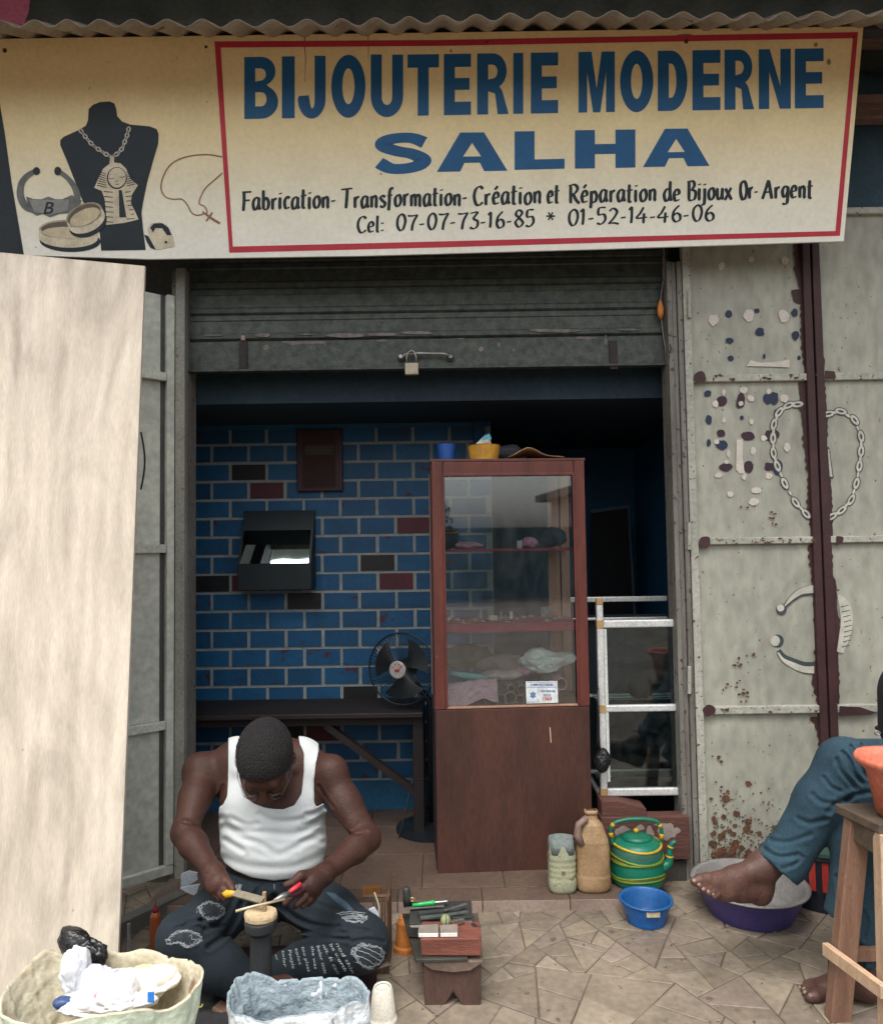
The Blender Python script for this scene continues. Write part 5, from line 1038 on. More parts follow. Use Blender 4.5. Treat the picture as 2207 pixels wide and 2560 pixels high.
# --- wall things --------------------------------------------------------
PF = thing('picture_frame', PY(800, 1228, YB-.02), 'dark red picture frame hanging on the blue brick wall', 'picture frame')
MB().box(*pbox(742, 1073, 856, 1228, YB-.032, .025)).build('frame', M('frame_maroon', (.045, .010, .016), None, 12, .5, .1), PF, bevel=.004)
MB().box(*pbox(757, 1085, 838, 1218, YB-.035, .002)).build('picture', M('picture_brown', (.040, .018, .016), (.03, .013, .013), 10), PF); MB().box(*pbox(762, 1113, 834, 1137, YB-.037, .0015)).build('label_strip', M('label_tan', (.07, .055, .042)), PF)
MC = thing('mirror_cabinet', PY(692, 1475, YB-.1), 'wall mirror tilted upward over a dark box on the blue brick wall', 'mirror')
# wedge: mirror face leans so that it looks up
zA, zB_, zC = PY(692, 1277, YB-.02).z, PY(692, 1410, YB-.14).z, PY(692, 1475, YB-.14).z
yTop = YB-.02; yBot = yTop-(zA-zB_)*math.tan(math.radians(25.2)); zB_ = PY(692, 1410, yBot).z; zC = PY(692, 1475, yBot).z
xm0, xm1 = PY(603, 1400, YB-.08).x, PY(783, 1400, YB-.08).x
mb = MB(); mb.add([V(x, y, z) for x in (xm0, xm1) for y, z in ((YB-.004, zA), (yTop, zA), (yBot, zB_), (yBot, zC), (YB-.004, zC))], [(0, 1, 2, 3, 4), (9, 8, 7, 6, 5), (0, 5, 6, 1), (1, 6, 7, 2), (2, 7, 8, 3), (3, 8, 9, 4), (4, 9, 5, 0)])
mb.build('box', M('box_dark', (.010, .018, .022), None, 10, .5, .05), MC, bevel=.002)
dn = V(0, yBot-yTop, zB_-zA).normalized(); nm = V(0, -1, 0); nm = (nm-dn*nm.dot(dn)).normalized()
mm_ = bpy.data.materials.new('mirror'); mm_.use_nodes = True; b_ = mm_.node_tree.nodes['Principled BSDF']; b_.inputs['Metallic'].default_value = 1; b_.inputs['Roughness'].default_value = .03; b_.inputs['Base Color'].default_value = (.62, .74, .78, 1)
q0 = V(0, yTop, zA)+nm*.003; q1 = V(0, yBot, zB_)+nm*.003
MB().add([V(xm0+.012, q0.y, q0.z-.012), V(xm1-.012, q0.y, q0.z-.012), V(xm1-.012, q1.y, q1.z+.002), V(xm0+.012, q1.y, q1.z+.002)], [(0, 1, 2, 3)]).build('mirror', mm_, MC, recalc=False)
# --- standing fan --------------------------------------------------------
fc_ = PY(1004, 1672, 3.55); FN = thing('standing_fan', V(fc_.x+.13, 3.62, ZF), 'black standing fan with a red crown on its white hub beside the cabinet', 'fan')
fa = V(-.32, -.94, .05).normalized(); e1 = fa.cross(V(0, 0, 1)).normalized(); e2 = e1.cross(fa); R_ = .168; m_fan = M('fan_black', (.012, .016, .020), None, 12, .35, .05)
circ = lambda r, off, n=40: [fc_+fa*off+(e1*math.cos(2*math.pi*i/n)+e2*math.sin(2*math.pi*i/n))*r for i in range(n)]
MB().tube(circ(R_, 0), .0045, 6, close=True).build('cage_ring', m_fan, FN, smooth=True)
mb = MB()
for i in range(60):
    a = 2*math.pi*i/60; d = e1*math.cos(a)+e2*math.sin(a)
    for sg in (1, -1): mb.tube([fc_+d*R_, fc_+d*R_*.93+fa*.025*sg, fc_+d*R_*.6+fa*.045*sg, fc_+d*.03+fa*.05*sg], .0011, 4)
tag(mb.build('cage_wires', m_fan, FN), kind='stuff')
for i in range(3):
    a = 2*math.pi*i/3+.4; n_ = 8; mb = MB(); vs = []
    for j in range(n_+1):
        for k in range(6):
            r = .03+.11*k/5; t = a+(j/n_-.5)*1.5*(.6+.4*k/5); vs.append(fc_+(e1*math.cos(t)+e2*math.sin(t))*r+fa*.03*(j/n_-.5))
    mb.add(vs, [(j*6+k, j*6+k+1, (j+1)*6+k+1, (j+1)*6+k) for j in range(n_) for k in range(5)]); mb.build('blade', m_fan, FN, smooth=True, recalc=False)
MB().lathe(fc_+fa*.048, [(0, -.002), (.041, -.002), (.041, .006), (.035, .010), (0, .011)], 28, fa).build('hub_badge', M('badge_white', (.34, .32, .30), None, 20, .4, 0), FN)
MB().lathe(fc_-fa*.13, [(0, 0), (.035, .005), (.045, .03), (.042, .09), (0, .10)], 20, fa).build('motor', m_fan, FN, smooth=True)
def fp(u, v): return fc_+fa*.0605+e1*(-u)*.001+e2*v*.001 if False else fc_+fa*.0605+e1*u*.001+e2*v*.001
m_cr = M('crown_red', (.28, .02, .02), None, 30, .6, 0)
sgn = 1 if (proj(fc_+e1)[0] > proj(fc_)[0]) else -1
cr_ = [(-11, -8), (-13, 0), (-9, 3), (-5, 0), (-3, 5), (0, 1), (4, 5), (6, 0), (10, 3), (13, 0), (11, -8), (0, -10)]
MB().flat([[fp(sgn*u, v) for u, v in cr_]]).build('crown_logo', m_cr, FN, recalc=False)
for (u0, v0, u1, v1) in ((-10, 1, -23, 14), (-4, 2, -9, 24), (5, 2, 8, 25), (10, 1, 21, 17)):
    MB().tube([fp(sgn*u0, v0), fp(sgn*u1, v1)], .001, 5).build('crown_spike', m_cr, FN); MB().lathe(fp(sgn*u1, v1), [(0, -.001), (.0028, -.001), (.0028, .001), (0, .001)], 10, fa).build('crown_ball', m_cr, FN)
MB().tube([V(fc_.x+.02, 3.66, fc_.z-.05), V(fc_.x+.13, 3.64, fc_.z-.17), V(fc_.x+.13, 3.62, ZF)], [.02, .016, .013], 10).build('pole', m_fan, FN, smooth=True)
MB().lathe(V(fc_.x+.13, 3.62, ZF), [(0, 0), (.17, 0), (.17, .012), (.04, .035), (0, .035)], 28).build('base', m_fan, FN)
MB().tube([V(fc_.x+.07, 3.6, fc_.z-.17), V(fc_.x+.055, 3.6, .6), V(fc_.x+.045, 3.58, .3), V(fc_.x-.02, 3.5, ZF+.005)], .0035, 5).build('cord', m_fan, FN)
# --- bench behind the man -----------------------------------------------
BN = thing('wooden_bench', V(-.8, 3.6, ZF), 'dark brown wooden table with a diagonal brace against the brick wall', 'table'); m_dw = M('dark_wood', (.020, .013, .012), (.012, .009, .009), 6, .6, .2, stretch=(.6, 4, 4))
zt_b = PY(750, 1787, 3.55).z; xb0, xb1 = -1.7, PY(1058, 1800, 3.55).x
MB().box((xb0, 3.50, zt_b-.012), (xb1, 3.86, zt_b+.012)).build('table_top', m_dw, BN, bevel=.004); MB().box((xb0+.02, 3.55, PY(750, 1817, 3.55).z), (xb1-.01, 3.58, zt_b-.013)).build('apron', m_dw, BN, bevel=.003)
MB().bar(PY(815, 1812, 3.57), PY(1040, 1980, 3.57), .03, .045, V(0, 1, 0)).build('brace', m_dw, BN)
for x in (xb0+.05, xb1-.05): MB().box((x, 3.54, ZF), (x+.05, 3.59, zt_b-.013)).build('leg', m_dw, BN, bevel=.003); MB().box((x, 3.80, ZF), (x+.05, 3.85, zt_b-.013)).build('leg', m_dw, BN, bevel=.003)
# --- jugs, kettle, bowls ------------------------------------------------
def at(x, y, z, dy):
    p = PZ(x, y, z); Y = p.y+dy; return V(PY(x, y, Y).x, Y, z)
def rr_jug(name, x0, x1, ybase, Y, prof, mat, label, cat, ridges, sy=.8, cut=None):
    dy_ = (PZ(x1, ybase, ZF)-PZ(x0, ybase, ZF)).length/2*sy; c = at((x0+x1)/2, ybase, ZF, dy_); hw = (PY(x1, ybase-40, c.y).x-PY(x0, ybase-40, c.y).x)/2
    T = thing(name, c, label, cat)
    sq = lambda t, h: 1/max(abs(math.cos(t))**3+abs(math.sin(t))**3, 1e-6)**(1/3)
    P = [(0, 0)]+[(hw*r*(1-.035*(1 if any(abs(h-q) < .006 for q in ridges) else 0)), h) for r, h in prof]
    MB().lathe(c, P, 36, sx=1, sy=sy, fn=sq, cap=False).build('body', mat, T, smooth=True); return T, c, hw
def dense(pr, st=.005):
    out = []
    for (r0, h0), (r1, h1) in zip(pr[:-1], pr[1:]):
        n_ = max(1, int((h1-h0)/st)); out += [(r0+(r1-r0)*i/n_, h0+(h1-h0)*i/n_) for i in range(n_)]
    return out+[pr[-1]]
m_j1 = M('jug_pale_green', (.30, .31, .20), (.24, .25, .17), 12, .55, .1, spot=(.14, .13, .08), spot_scale=30, spot_th=.62); m_j2 = M('jug_yellow_brown', (.34, .225, .12), (.22, .14, .07), 8, .5, .1, spot=(.12, .07, .04), spot_scale=26, spot_th=.68)
T1, c_j1, hw1 = rr_jug('cut_jug', 1371, 1441, 2240, 0, dense([(.80, 0), (.96, .012), (1, .03), (1, .135), (.97, .145), (.86, .182)]), m_j1, 'pale green plastic jug with its top cut off, standing left of the kettle', 'jug', (.06, .08, .10, .12))
MB().lathe(c_j1+V(0, 0, .15), [(hw1*.95, 0), (hw1*.85, .055), (hw1*.82, .055), (hw1*.6, .0)], 24, sy=.8, fn=lambda t, h: 1/max(abs(math.cos(t))**3+abs(math.sin(t))**3, 1e-6)**(1/3)*(1+.05*math.sin(5*t))).build('rag_filling', M('rag_grey', (.17, .20, .19), None, 20, .9, .5), T1, smooth=True)
T2, c_j2, hw2 = rr_jug('yellow_jug', 1438, 1526, 2238, 0, dense([(.82, 0), (.96, .012), (1, .03), (1, .160), (.95, .185), (.62, .250), (.36, .272), (.33, .290), (.38, .291), (.38, .303), (.30, .304)]), m_j2, 'stained yellow brown plastic jug with a side handle, next to the kettle', 'jug', (.07, .085, .10, .115, .13, .145, .16, .17, .18))
MB().tube([c_j2+V(*p) for p in ((-.022, -.03, .285), (-.055, -.035, .262), (-.062, -.035, .22), (-.045, -.04, .185))], [.011, .014, .016, .014], 10).build('handle', M('handle_grime', (.22, .15, .12), None, 14, .5, .2), T2, smooth=True)
c_k = at(1594, 2226, ZF, .075)
KT = thing('kettle', c_k, 'green plastic kettle with yellow bands, lid and spout, in front of the peeling beam', 'kettle')
sc_ = (PY(1660, 2150, c_k.y).x-PY(1527, 2150, c_k.y).x)/2
m_kg = M('kettle_green', (.006, .145, .085), (.005, .10, .06), 8, .4, .08, stretch=(1, 1, 6)); m_ky = M('kettle_yellow', (.50, .32, .02), None, 20, .45, .1); m_ko = M('kettle_olive', (.13, .19, .02), None, 20, .5, .2); m_kp = M('kettle_greygreen', (.035, .12, .085), None, 14, .45, .1)
KP = [(.90, 0), (.97, .01), (1.0, .03), (.99, .06), (.96, .10), (.93, .135), (.88, .155), (.72, .168), (.5, .172)]
kr = lambda h: sc_*np.interp(h, [q[1] for q in KP], [q[0] for q in KP])
MB().lathe(c_k, [(0, 0)]+[(sc_*a, b) for a, b in dense(KP, .008)], 40).build('body', m_kg, KT, smooth=True)
MB().lathe(c_k, [(kr(h)+.0006, h) for h in (.115, .125, .135, .145)], 40, cap=False).build('shoulder_band', m_kp, KT, smooth=True, recalc=False)
for h, dy, ma, th in ((.150, .004, m_ky, .0055), (.107, .006, m_ko, .0055), (.096, -.004, m_ko, .005), (.046, -.009, m_ko, .0045), (.034, -.006, m_ko, .004), (.098, .003, m_ky, .0018), (.040, -.010, m_ky, .0016)):
    n_ = 48; MB().tube([c_k+V(math.cos(2*math.pi*i/n_)*(kr(h+dy*math.sin(4*math.pi*i/n_))-.0005), math.sin(2*math.pi*i/n_)*(kr(h+dy*math.sin(4*math.pi*i/n_))-.0005), h+dy*math.sin(4*math.pi*i/n_+1)) for i in range(n_)], th, 6, close=True).build('band', ma, KT, smooth=True)
MB().lathe(c_k+V(0, 0, .170), [(0, .0), (.058, 0), (.060, .005), (.045, .016), (.012, .021), (0, .021)], 30).build('lid', m_kg, KT, smooth=True)
MB().lathe(c_k+V(0, 0, .189), [(.006, 0), (.010, .008), (.012, .014), (.006, .02), (0, .02)], 14).build('lid_knob', m_ky, KT, smooth=True)
hnd = [(-.098, .150), (-.104, .19), (-.103, .215), (-.085, .236), (-.04, .247), (0, .249), (.04, .247), (.08, .238), (.096, .215), (.099, .19), (.094, .150)]
def ktube(P, r, nm, ma): MB().tube([c_k+V(x, -.01, z) for x, z in P], r, 12).build(nm, ma, KT, smooth=True)
HS = smooth_pts(hnd, 4); ktube(HS, .0078, 'handle', m_kg)
for a in (3, 9, 30, 36):
    ktube(HS[a:a+3], .0088, 'handle_band', m_ky)
SPT = smooth_pts([(.085, .045), (.115, .060), (.122, .085), (.124, .115), (.134, .138), (.148, .145)], 4); MB().tube([c_k+V(x, -.03, z+.02) for x, z in SPT], [.022-.012*min(1, i/12) for i in range(len(SPT))], 12).build('spout', m_kg, KT, smooth=True)
for a in (8, 13): MB().tube([c_k+V(x, -.03, z+.02) for x, z in SPT[a:a+2]], .0125+.002*(a == 8), 12).build('spout_band', m_ky, KT, smooth=True)
def basin(name, c, R1, R0, h, mat, rimmat, label, cat, lip=.014, th=.004):
    T = thing(name, c, label, cat)
    MB().lathe(c, [(0, 0), (R0, 0), (R0+.006, .006)]+[(R0+(R1-R0)*(i/6)**.8, .006+(h-.012)*i/6) for i in range(1, 7)]+[(R1+lip, h-.004)], 48, cap=False).build('body', mat, T, smooth=True, recalc=False)
    MB().lathe(c, [(R1+lip-.001, h-.003), (R1+lip, h+.001), (R1, h+.003)]+[(R0-th+(R1-R0)*(i/6)**.8, .010+(h-.012)*i/6) for i in range(6, 0, -1)]+[(R0-th, .010), (0, .010)], 48, cap=False).build('lining', rimmat, T, smooth=True, recalc=False); return T
c_b = at(1616, 2326, 0, .058); rb = (PY(1683, 2240, c_b.y).x-PY(1550, 2240, c_b.y).x)/2-.008
hb = .086; m_bb = M('bowl_blue', (.015, .12, .38), (.012, .095, .31), 8, .4, .06)
BB = basin('blue_bowl', c_b, rb, rb*.70, hb, m_bb, M('bowl_blue_inside', (.014, .09, .26), None, 8, .4), 'small blue plastic bowl in front of the kettle', 'bowl', .008)
MB().box((c_b.x-.022, c_b.y-rb*.90-.012, .060), (c_b.x+.026, c_b.y-rb*.90-.002, .079)).build('label_patch', M('label_cream', (.50, .42, .27), (.35, .28, .18), 40), BB, bevel=.002)
c_p = at(1877, 2338, 0, .155); rp = .196
basin('purple_basin', c_p, rp, rp*.74, .118, M('basin_purple', (.060, .042, .17), (.045, .033, .13), 6, .4, .06), M('basin_inside', (.22, .21, .20), (.15, .145, .14), 6, .5), 'purple plastic basin with a grey inside under the bare foot', 'basin', .016)
c_r = at(2052, 2312, 0, .19)
RB = thing('lidded_bucket', c_r, 'dark bucket with red stripes and a lid behind the purple basin', 'bucket'); m_db = M('bucket_dark', (.018, .022, .035), None, 8, .5)
MB().lathe(c_r, [(0, 0), (.125, 0), (.15, .20), (.158, .205), (.158, .218), (.14, .22), (0, .22)], 36).build('body', m_db, RB)
for a in (-150, -125, -108, -90, -72, -40): MB().box((c_r.x-.011, c_r.y-.150, .09), (c_r.x+.011, c_r.y-.1385, .198), rz=math.radians(a+90), piv=(c_r.x, c_r.y, 0)).build('red_stripe', M('stripe_red', (.40, .03, .02)), RB)
MB().lathe(c_r+V(0, 0, .221), [(0, 0), (.162, 0), (.162, .012), (.13, .022), (.10, .026), (0, .03)], 36).build('lid', M('lid_green', (.04, .085, .065), None, 10, .4), RB)
rag('folded_rag', c_r+V(-.02, -.03, .275), (.07, .06, .025), M('rag_pale', (.20, .22, .17), (.08, .10, .08), 14), 'greenish crumpled rag on the lid of the dark bucket', 'rag', 41, .4, 14)
# --- small bench with tools -------------------------------------------
TBc = PZ(1128, 2517, 0); TB = thing('tool_bench', V(TBc.x, TBc.y+.12, 0), 'low worn wooden bench holding the craftsman tools in the middle of the pavement', 'bench')
x0, x1 = PY(1056, 2450, TBc.y).x, PY(1203, 2450, TBc.y).x; yF = TBc.y; zt = PY(1130, 2400, yF).z; xm = x0+(x1-x0)*.52
m_bw = M('bench_wood', (.085, .045, .033), (.055, .030, .023), 8, .7, .2, stretch=(3, 3, .8), spot=(.3, .22, .17), spot_scale=70, spot_th=.73)
MB().prism([V(x0+.006, yF, 0), V(xm-.028, yF, 0), V(xm, yF, .042), V(xm+.028, yF, 0), V(x1-.003, yF, 0), V(x1, yF, zt-.018), V(x0, yF, zt-.018)], V(0, .028, 0)).build('leg_board', m_bw, TB, bevel=.004)
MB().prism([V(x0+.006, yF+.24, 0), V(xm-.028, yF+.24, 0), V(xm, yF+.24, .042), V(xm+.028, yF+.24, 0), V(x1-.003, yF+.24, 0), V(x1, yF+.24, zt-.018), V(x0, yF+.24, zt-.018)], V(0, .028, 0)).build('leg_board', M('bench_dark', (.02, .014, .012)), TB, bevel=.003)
sa = [V(x0+.004, yF-.012, zt-.008), V(x0+.03, yF-.012, zt-.024), V((x0+x1)/2, yF-.012, zt-.032), V(x1-.03, yF-.012, zt-.026), V(x1+.006, yF-.012, zt-.004), V(x1+.006, yF-.012, zt), V(x0+.004, yF-.012, zt)]
MB().prism(sa, V(0, .30, 0)).build('seat', M('bench_seat', (.14, .10, .075), (.09, .065, .05), 8, .7, .2), TB, bevel=.003)
xk0 = PY(1043, 2380, yF).x-.01
tag(MB().prism([V(x0-.02, yF-.016, zt+.001), V(x1-.04, yF-.016, zt+.001), V(x1-.05, yF+.27, zt+.001), V(x0-.075, yF+.27, zt+.001)], V(0, 0, .010)).build('metal_tray', M('tray_dark', (.07, .07, .06), (.04, .04, .035), 14, .45, .1, metal=.4), bevel=.002), 'dark metal sheet laid across the low tool bench', 'tray')
zb0 = zt+.012; ht = PY(1130, 2341, yF).z
tag(MB().box((x0-.003, yF-.006, zb0), (x1+.001, yF+.095, ht-.004), jig=.003).build('wood_block', M('block_red', (.20, .07, .045), (.12, .04, .03), 8, .65, .25, stretch=(.8, 4, 4), spot=(.02, .015, .02), spot_scale=14, spot_th=.6), bevel=.003), 'reddish wooden block at the front of the low tool bench', 'wood block')
tag(MB().box((x0-.045, yF+.10, zb0), (x1-.02, yF+.25, zb0+.045), jig=.003).build('wood_block', M('block_dark', (.03, .028, .026)), bevel=.003), 'dark wooden block at the back of the low tool bench', 'wood block')
for (xa, xb_, l) in ((1046, 1096, 'left'), (1100, 1144, 'right')):
    p = PZ(xa, 2336, ht); q = PZ(xb_, 2336, ht); o = MB().box((p.x, yF+.004, ht-.003), (q.x, yF+.055, ht+.008), jig=.0015).build('plaster_slab', M('slab_top', (.22, .19, .16), None, 20), bevel=.001)
    e = MB().box((p.x+.001, yF+.0, ht-.002), (q.x-.001, yF+.004, ht+.0075)).build('white_edge', M('slab_white', (.80, .77, .70)), o); tag(o, l+' of the two white edged plaster slabs on the front of the tool bench', 'slab', 'white edged slabs on the tool bench')
zt2_ = zb0+.047
def tp(x, y, z): return PZ(x, y, z)
sw_ = [(1024, 2317), (1050, 2315), (1110, 2309), (1150, 2303), (1181, 2304), (1178, 2309), (1150, 2315), (1110, 2322), (1050, 2320), (1028, 2320)]
tag(MB().prism([tp(x, y, zt2_+.004) for x, y in sw_], V(0, 0, .0025)).build('saw_blade', M('saw_steel', (.38, .36, .31), (.25, .23, .2), 20, .5, .1, metal=.4)), 'pale toothed saw blade lying across the tool bench behind the white edged slabs', 'saw blade')
o = blob(tp(1114, 2303, zt2_+.018), (.017, .017, .020), .02, 10, 2, sub=3).build('lime_ball', M('lime_grey', (.24, .26, .13), None, 30, .7, .2), smooth=True); tag(o, 'greenish round ball with a dark seam on the tool bench', 'ball')
cb_ = tp(1114, 2303, zt2_+.018); MB().tube([cb_+V(0.0176*math.sin(t)*.05, -.0176*math.cos(t), .0203*math.sin(t)) for t in [(-1.5+3*i/12) for i in range(13)]], .001, 5).build('seam', m_black_p, o)
SD = thing('screwdriver', tp(1060, 2262, zt2_+.01), 'green handled screwdriver lying at the back of the tool bench', 'screwdriver')
MB().tube([tp(1031, 2264, zt2_+.018), tp(1056, 2261, zt2_+.018), tp(1078, 2258, zt2_+.018), tp(1085, 2257, zt2_+.018)], [.005, .0065, .0065, .0085], 10).build('handle', M('green_bright', (.02, .42, .10), None, 20, .3, 0), SD, smooth=True)
MB().tube([tp(1085, 2257, zt2_+.018), tp(1118, 2254, zt2_+.018)], .003, 6).build('shaft', m_steel, SD)
m_t1 = M('tool_grey', (.10, .11, .10), (.06, .065, .06), 20, .5, .2, metal=.3)
k = 0
for (xa, ya, xb_, yb2, r, lb) in ((1088, 2259, 1120, 2256, .008, 'flat grey steel tool behind the green screwdriver'), (1012, 2272, 1110, 2266, .005, 'long grey file below the green screwdriver'), (1045, 2285, 1150, 2274, .008, 'grey file across the middle of the tool bench'), (1050, 2296, 1160, 2284, .006, 'dark file beside the greenish ball'),
      (1110, 2278, 1166, 2260, .004, 'thin pale punch pointing up right on the tool bench'), (1130, 2296, 1184, 2293, .0035, 'silver tipped scriber at the right end of the tool bench'), (1120, 2288, 1170, 2280, .005, 'short dark pliers arm on the tool bench'), (1128, 2304, 1160, 2298, .004, 'small dark chisel beside the greenish ball')):
    tag(MB().bar(tp(xa, ya, zt2_+.006+.003*k), tp(xb_, yb2, zt2_+.006+.003*k), r*2.4, r*1.1).build('hand_tool', [m_t1, m_steel, M('tool_dark', (.03, .035, .033), None, 20)][k % 3], bevel=.001), lb, 'hand tool', 'tools on the low bench'); k += 1
HM = thing('hammer', tp(1018, 2264, zt2_), 'dark upright hammer head with a brass ring at the back left of the tool bench', 'hammer')
hb_ = tp(1019, 2266, zt2_); hb_.z = zt2_-.0; MB().tube([hb_+V(0, 0, 0), hb_+V(-.002, 0, .03), hb_+V(-.004, 0, .055), hb_+V(-.003, 0, .062)], [.014, .0145, .012, .009], 12).build('head', M('hammer_dark', (.03, .035, .033), None, 20, .5, .2), HM, smooth=True)
MB().tube([hb_+V(.016+.006*math.cos(t), -.006, .024+.006*math.sin(t)) for t in [2*math.pi*i/14 for i in range(14)]], .0028, 6, close=True).build('ring', M('brass_bright', (.55, .38, .18), None, 20, .35, 0, metal=.6), HM, smooth=True)
co = PZ(1010, 2392, 0)+V(.0, .03, 0); tag(MB().lathe(co, [(0, 0), (.036, 0), (.037, .022), (.031, .026), (.026, .10), (.016, .118), (0, .118)], 26).build('orange_container', M('orange_plastic', (.45, .10, .015)), smooth=False, bevel=.002), 'orange plastic container standing behind the tool bench', 'container')
# bottle and pipe at left
cbn = PZ(388, 2375, 0)
BO = thing('orange_bottle', cbn, 'slim dirty orange bottle with a pointed red cap beside the folded door', 'bottle'); hh_ = PY(388, 2272, cbn.y).z
MB().lathe(cbn, [(0, 0), (.017, 0), (.0185, .01), (.018, hh_-.03), (.012, hh_-.012), (0, hh_-.012)], 20).build('body', M('bottle_orange', (.30, .075, .02), (.20, .05, .02), 12, .4), BO, smooth=True)
MB().lathe(cbn+V(0, 0, hh_-.013), [(.010, 0), (.010, .012), (.003, .022), (.0015, .045), (0, .045)], 14).build('cap', M('cap_redd', (.25, .02, .03)), BO, smooth=True)
tag(MB().tube([PZ(322, 2390, 0), PY(322, 2310, PZ(322, 2390, 0).y)], .006, 8).build('white_tube', M('tube_white', (.33, .35, .33))), 'thin white tube standing beside the plywood board', 'tube')
tag(MB().bar(V(-1.42, 2.42, .03), V(-1.02, 3.02, .03), .05, .06).build('grey_kerb', M('kerb_grey', (.13, .125, .115), None, 8)), 'low grey ledge under the folded door', 'ledge')
m_paper = M('paper_white', (.50, .54, .60), (.38, .42, .48), 12, .8, .2)
mb = MB(); mb.prism([PY(x, y, 2.74) for x, y in ((452, 2187), (470, 2180), (492, 2184), (494, 2200), (470, 2216), (452, 2220))], V(0, .01, .0)); tag(mb.build('white_paper', m_paper), 'upper torn white paper behind the craftsman at the left', 'paper', None)
mb = MB(); mb.prism([PY(x, y, 2.70) for x, y in ((450, 2222), (499, 2212), (490, 2238), (486, 2240), (466, 2232))], V(0, .01, .0)); tag(mb.build('white_paper', m_paper), 'lower torn white paper behind the craftsman at the left', 'paper')
# cane crate at right of the man
m_cane = M('cane', (.12, .065, .035), None, 20, .6, .2); KC = thing('cane_crate', PZ(955, 2440, 0)+V(0, .1, 0), 'small brown cane crate standing beside the right knee of the craftsman', 'crate')
kx0, kx1, ky = PY(925, 2300, 2.55).x, PY(972, 2300, 2.55).x, 2.50; kz = PY(950, 2248, ky).z
for i in range(6): MB().tube([V(kx1-.045+i*.009, ky, 0), V(kx1-.045+i*.009, ky, kz)], .0035, 6).build('cane', m_cane, KC)
for i in range(7): MB().tube([V(kx1, ky+.02*i+.02, 0), V(kx1, ky+.02*i+.02, kz)], .0035, 6).build('cane', m_cane, KC)
MB().tube([V(kx0-.02, ky+.02, kz), V(kx1+.006, ky+.02, kz)], .006, 8).build('rim', m_cane, KC); MB().tube([V(kx1, ky-.01, kz), V(kx1, ky+.17, kz)], .006, 8).build('rim', m_cane, KC)
MB().box((kx0-.03, ky+.10, kz-.04), (kx1-.03, ky+.12, kz-.01)).build('orange_packet', M('packet_orange', (.30, .12, .03)), KC)
tag(MB().tube([PY(x, y, 2.46) for x, y in ((936, 2232), (943, 2252), (948, 2270), (947, 2292))], .003, 6).build('straw_string', M('string_straw', (.50, .46, .34))), 'pale straw coloured string standing up from the cane crate', 'string')
mb = MB(); mb.prism([PY(x, y, 2.42) for x, y in ((922, 2275), (935, 2270), (945, 2285), (950, 2300), (962, 2325), (957, 2326), (940, 2305), (925, 2290))], V(0, .008, .0)); tag(mb.build('paper_scrap', m_paper), 'bluish white paper scrap hanging beside the craftsman knee', 'paper')
tag(MB().tube([PY(896, 2432, 2.32), PY(972, 2410, 2.42)], .006, 8).build('steel_rod', m_silver), 'shiny steel rod on the ground beside the craftsman knee', 'rod')
# mat, wood scraps, cup
mb = MB(); gn, gm = 30, 22; vs = []
for j in range(gm+1):
    for i in range(gn+1):
        u, v = i/gn, j/gm; x = -1.02+.78*u; y = 1.98+.68*v; vs.append(V(x+.02*noise.noise(V(v*5, 1, 1)), y+.02*noise.noise(V(u*5, 2, 1)), .012+.006*noise.noise(V(x*11, y*11, 0))+.004*noise.noise(V(x*30, y*30, 5))))
mb.add(vs, [(j*(gn+1)+i, j*(gn+1)+i+1, (j+1)*(gn+1)+i+1, (j+1)*(gn+1)+i) for j in range(gm) for i in range(gn)]); o = mb.build('floor_mat', M('mat_maroon', (.042, .018, .025), (.028, .013, .018), 8, .95, .4), smooth=True, recalc=False); o.modifiers.new('s', 'SOLIDIFY').thickness = .008
tag(o, 'dark maroon cloth mat spread under the sitting craftsman', 'mat')
tag(MB().bar(PZ(538, 2525, .045), PZ(575, 2548, .03), .045, .045).build('wood_chunk', M('chunk_wood', (.20, .11, .07), (.12, .07, .045), 14), bevel=.006), 'small brown wood chunk between the two sacks', 'wood chunk')
rag('dark_cloth', PZ(500, 2500, .03)+V(0, .05, 0), (.13, .14, .035), M('cloth_dark', (.018, .02, .02), None, 14, .95, .3), 'heap of dark cloth on the ground between the two sacks', 'cloth', 51, .3, 10)
rag('dark_cloth', PZ(530, 2570, .03), (.12, .08, .03), M('cloth_dark2', (.026, .024, .026), None, 14, .95, .3), 'dark greasy rag at the bottom edge left of the grey sack', 'cloth', 52, .4, 12)
tag(MB().tube([PZ(500+6*math.cos(t), 2512+7*math.sin(t), .075) for t in [i*.5 for i in range(8)]], .002, 5).build('yellow_ring', M('ring_yellow', (.45, .40, .08))), 'tiny yellow curl on the dark cloth', 'ring')
cc = PZ(955, 2572, 0)+V(0, .035, 0)
CU = thing('white_tub', cc, 'upside down dirty white plastic tub beside the grey sack', 'tub'); hh2 = PY(955, 2466, cc.y).z; m_cup = M('tub_white', (.70, .68, .58), (.56, .53, .45), 12, .5, .08, spot=(.15, .13, .1), spot_scale=28, spot_th=.68, stretch=(1, 1, 1))
MB().lathe(cc, [(.041, 0), (.043, .004), (.041, .012), (.039, .014), (.038, .02), (.031, hh2-.012), (.0265, hh2-.002), (.0255, hh2), (.0235, hh2-.001), (.022, hh2-.006), (0, hh2-.006)], 36, cap=False).build('body', m_cup, CU, smooth=True)
MB().lathe(cc+V(0, 0, hh2-.0058), [(.0225, 0), (.0225, .001), (.0213, .0015), (.0213, 0)], 30, cap=False).build('base_groove', m_black_p, CU)
tag(MB().lathe(cc+V(-.055, .02, 0), [(0, 0), (.014, 0), (.015, .06), (0, .062)], 14).build('pink_tube', M('pinkbit', (.50, .12, .25))), 'small pink tube hidden between the grey sack and the tub', 'tube')
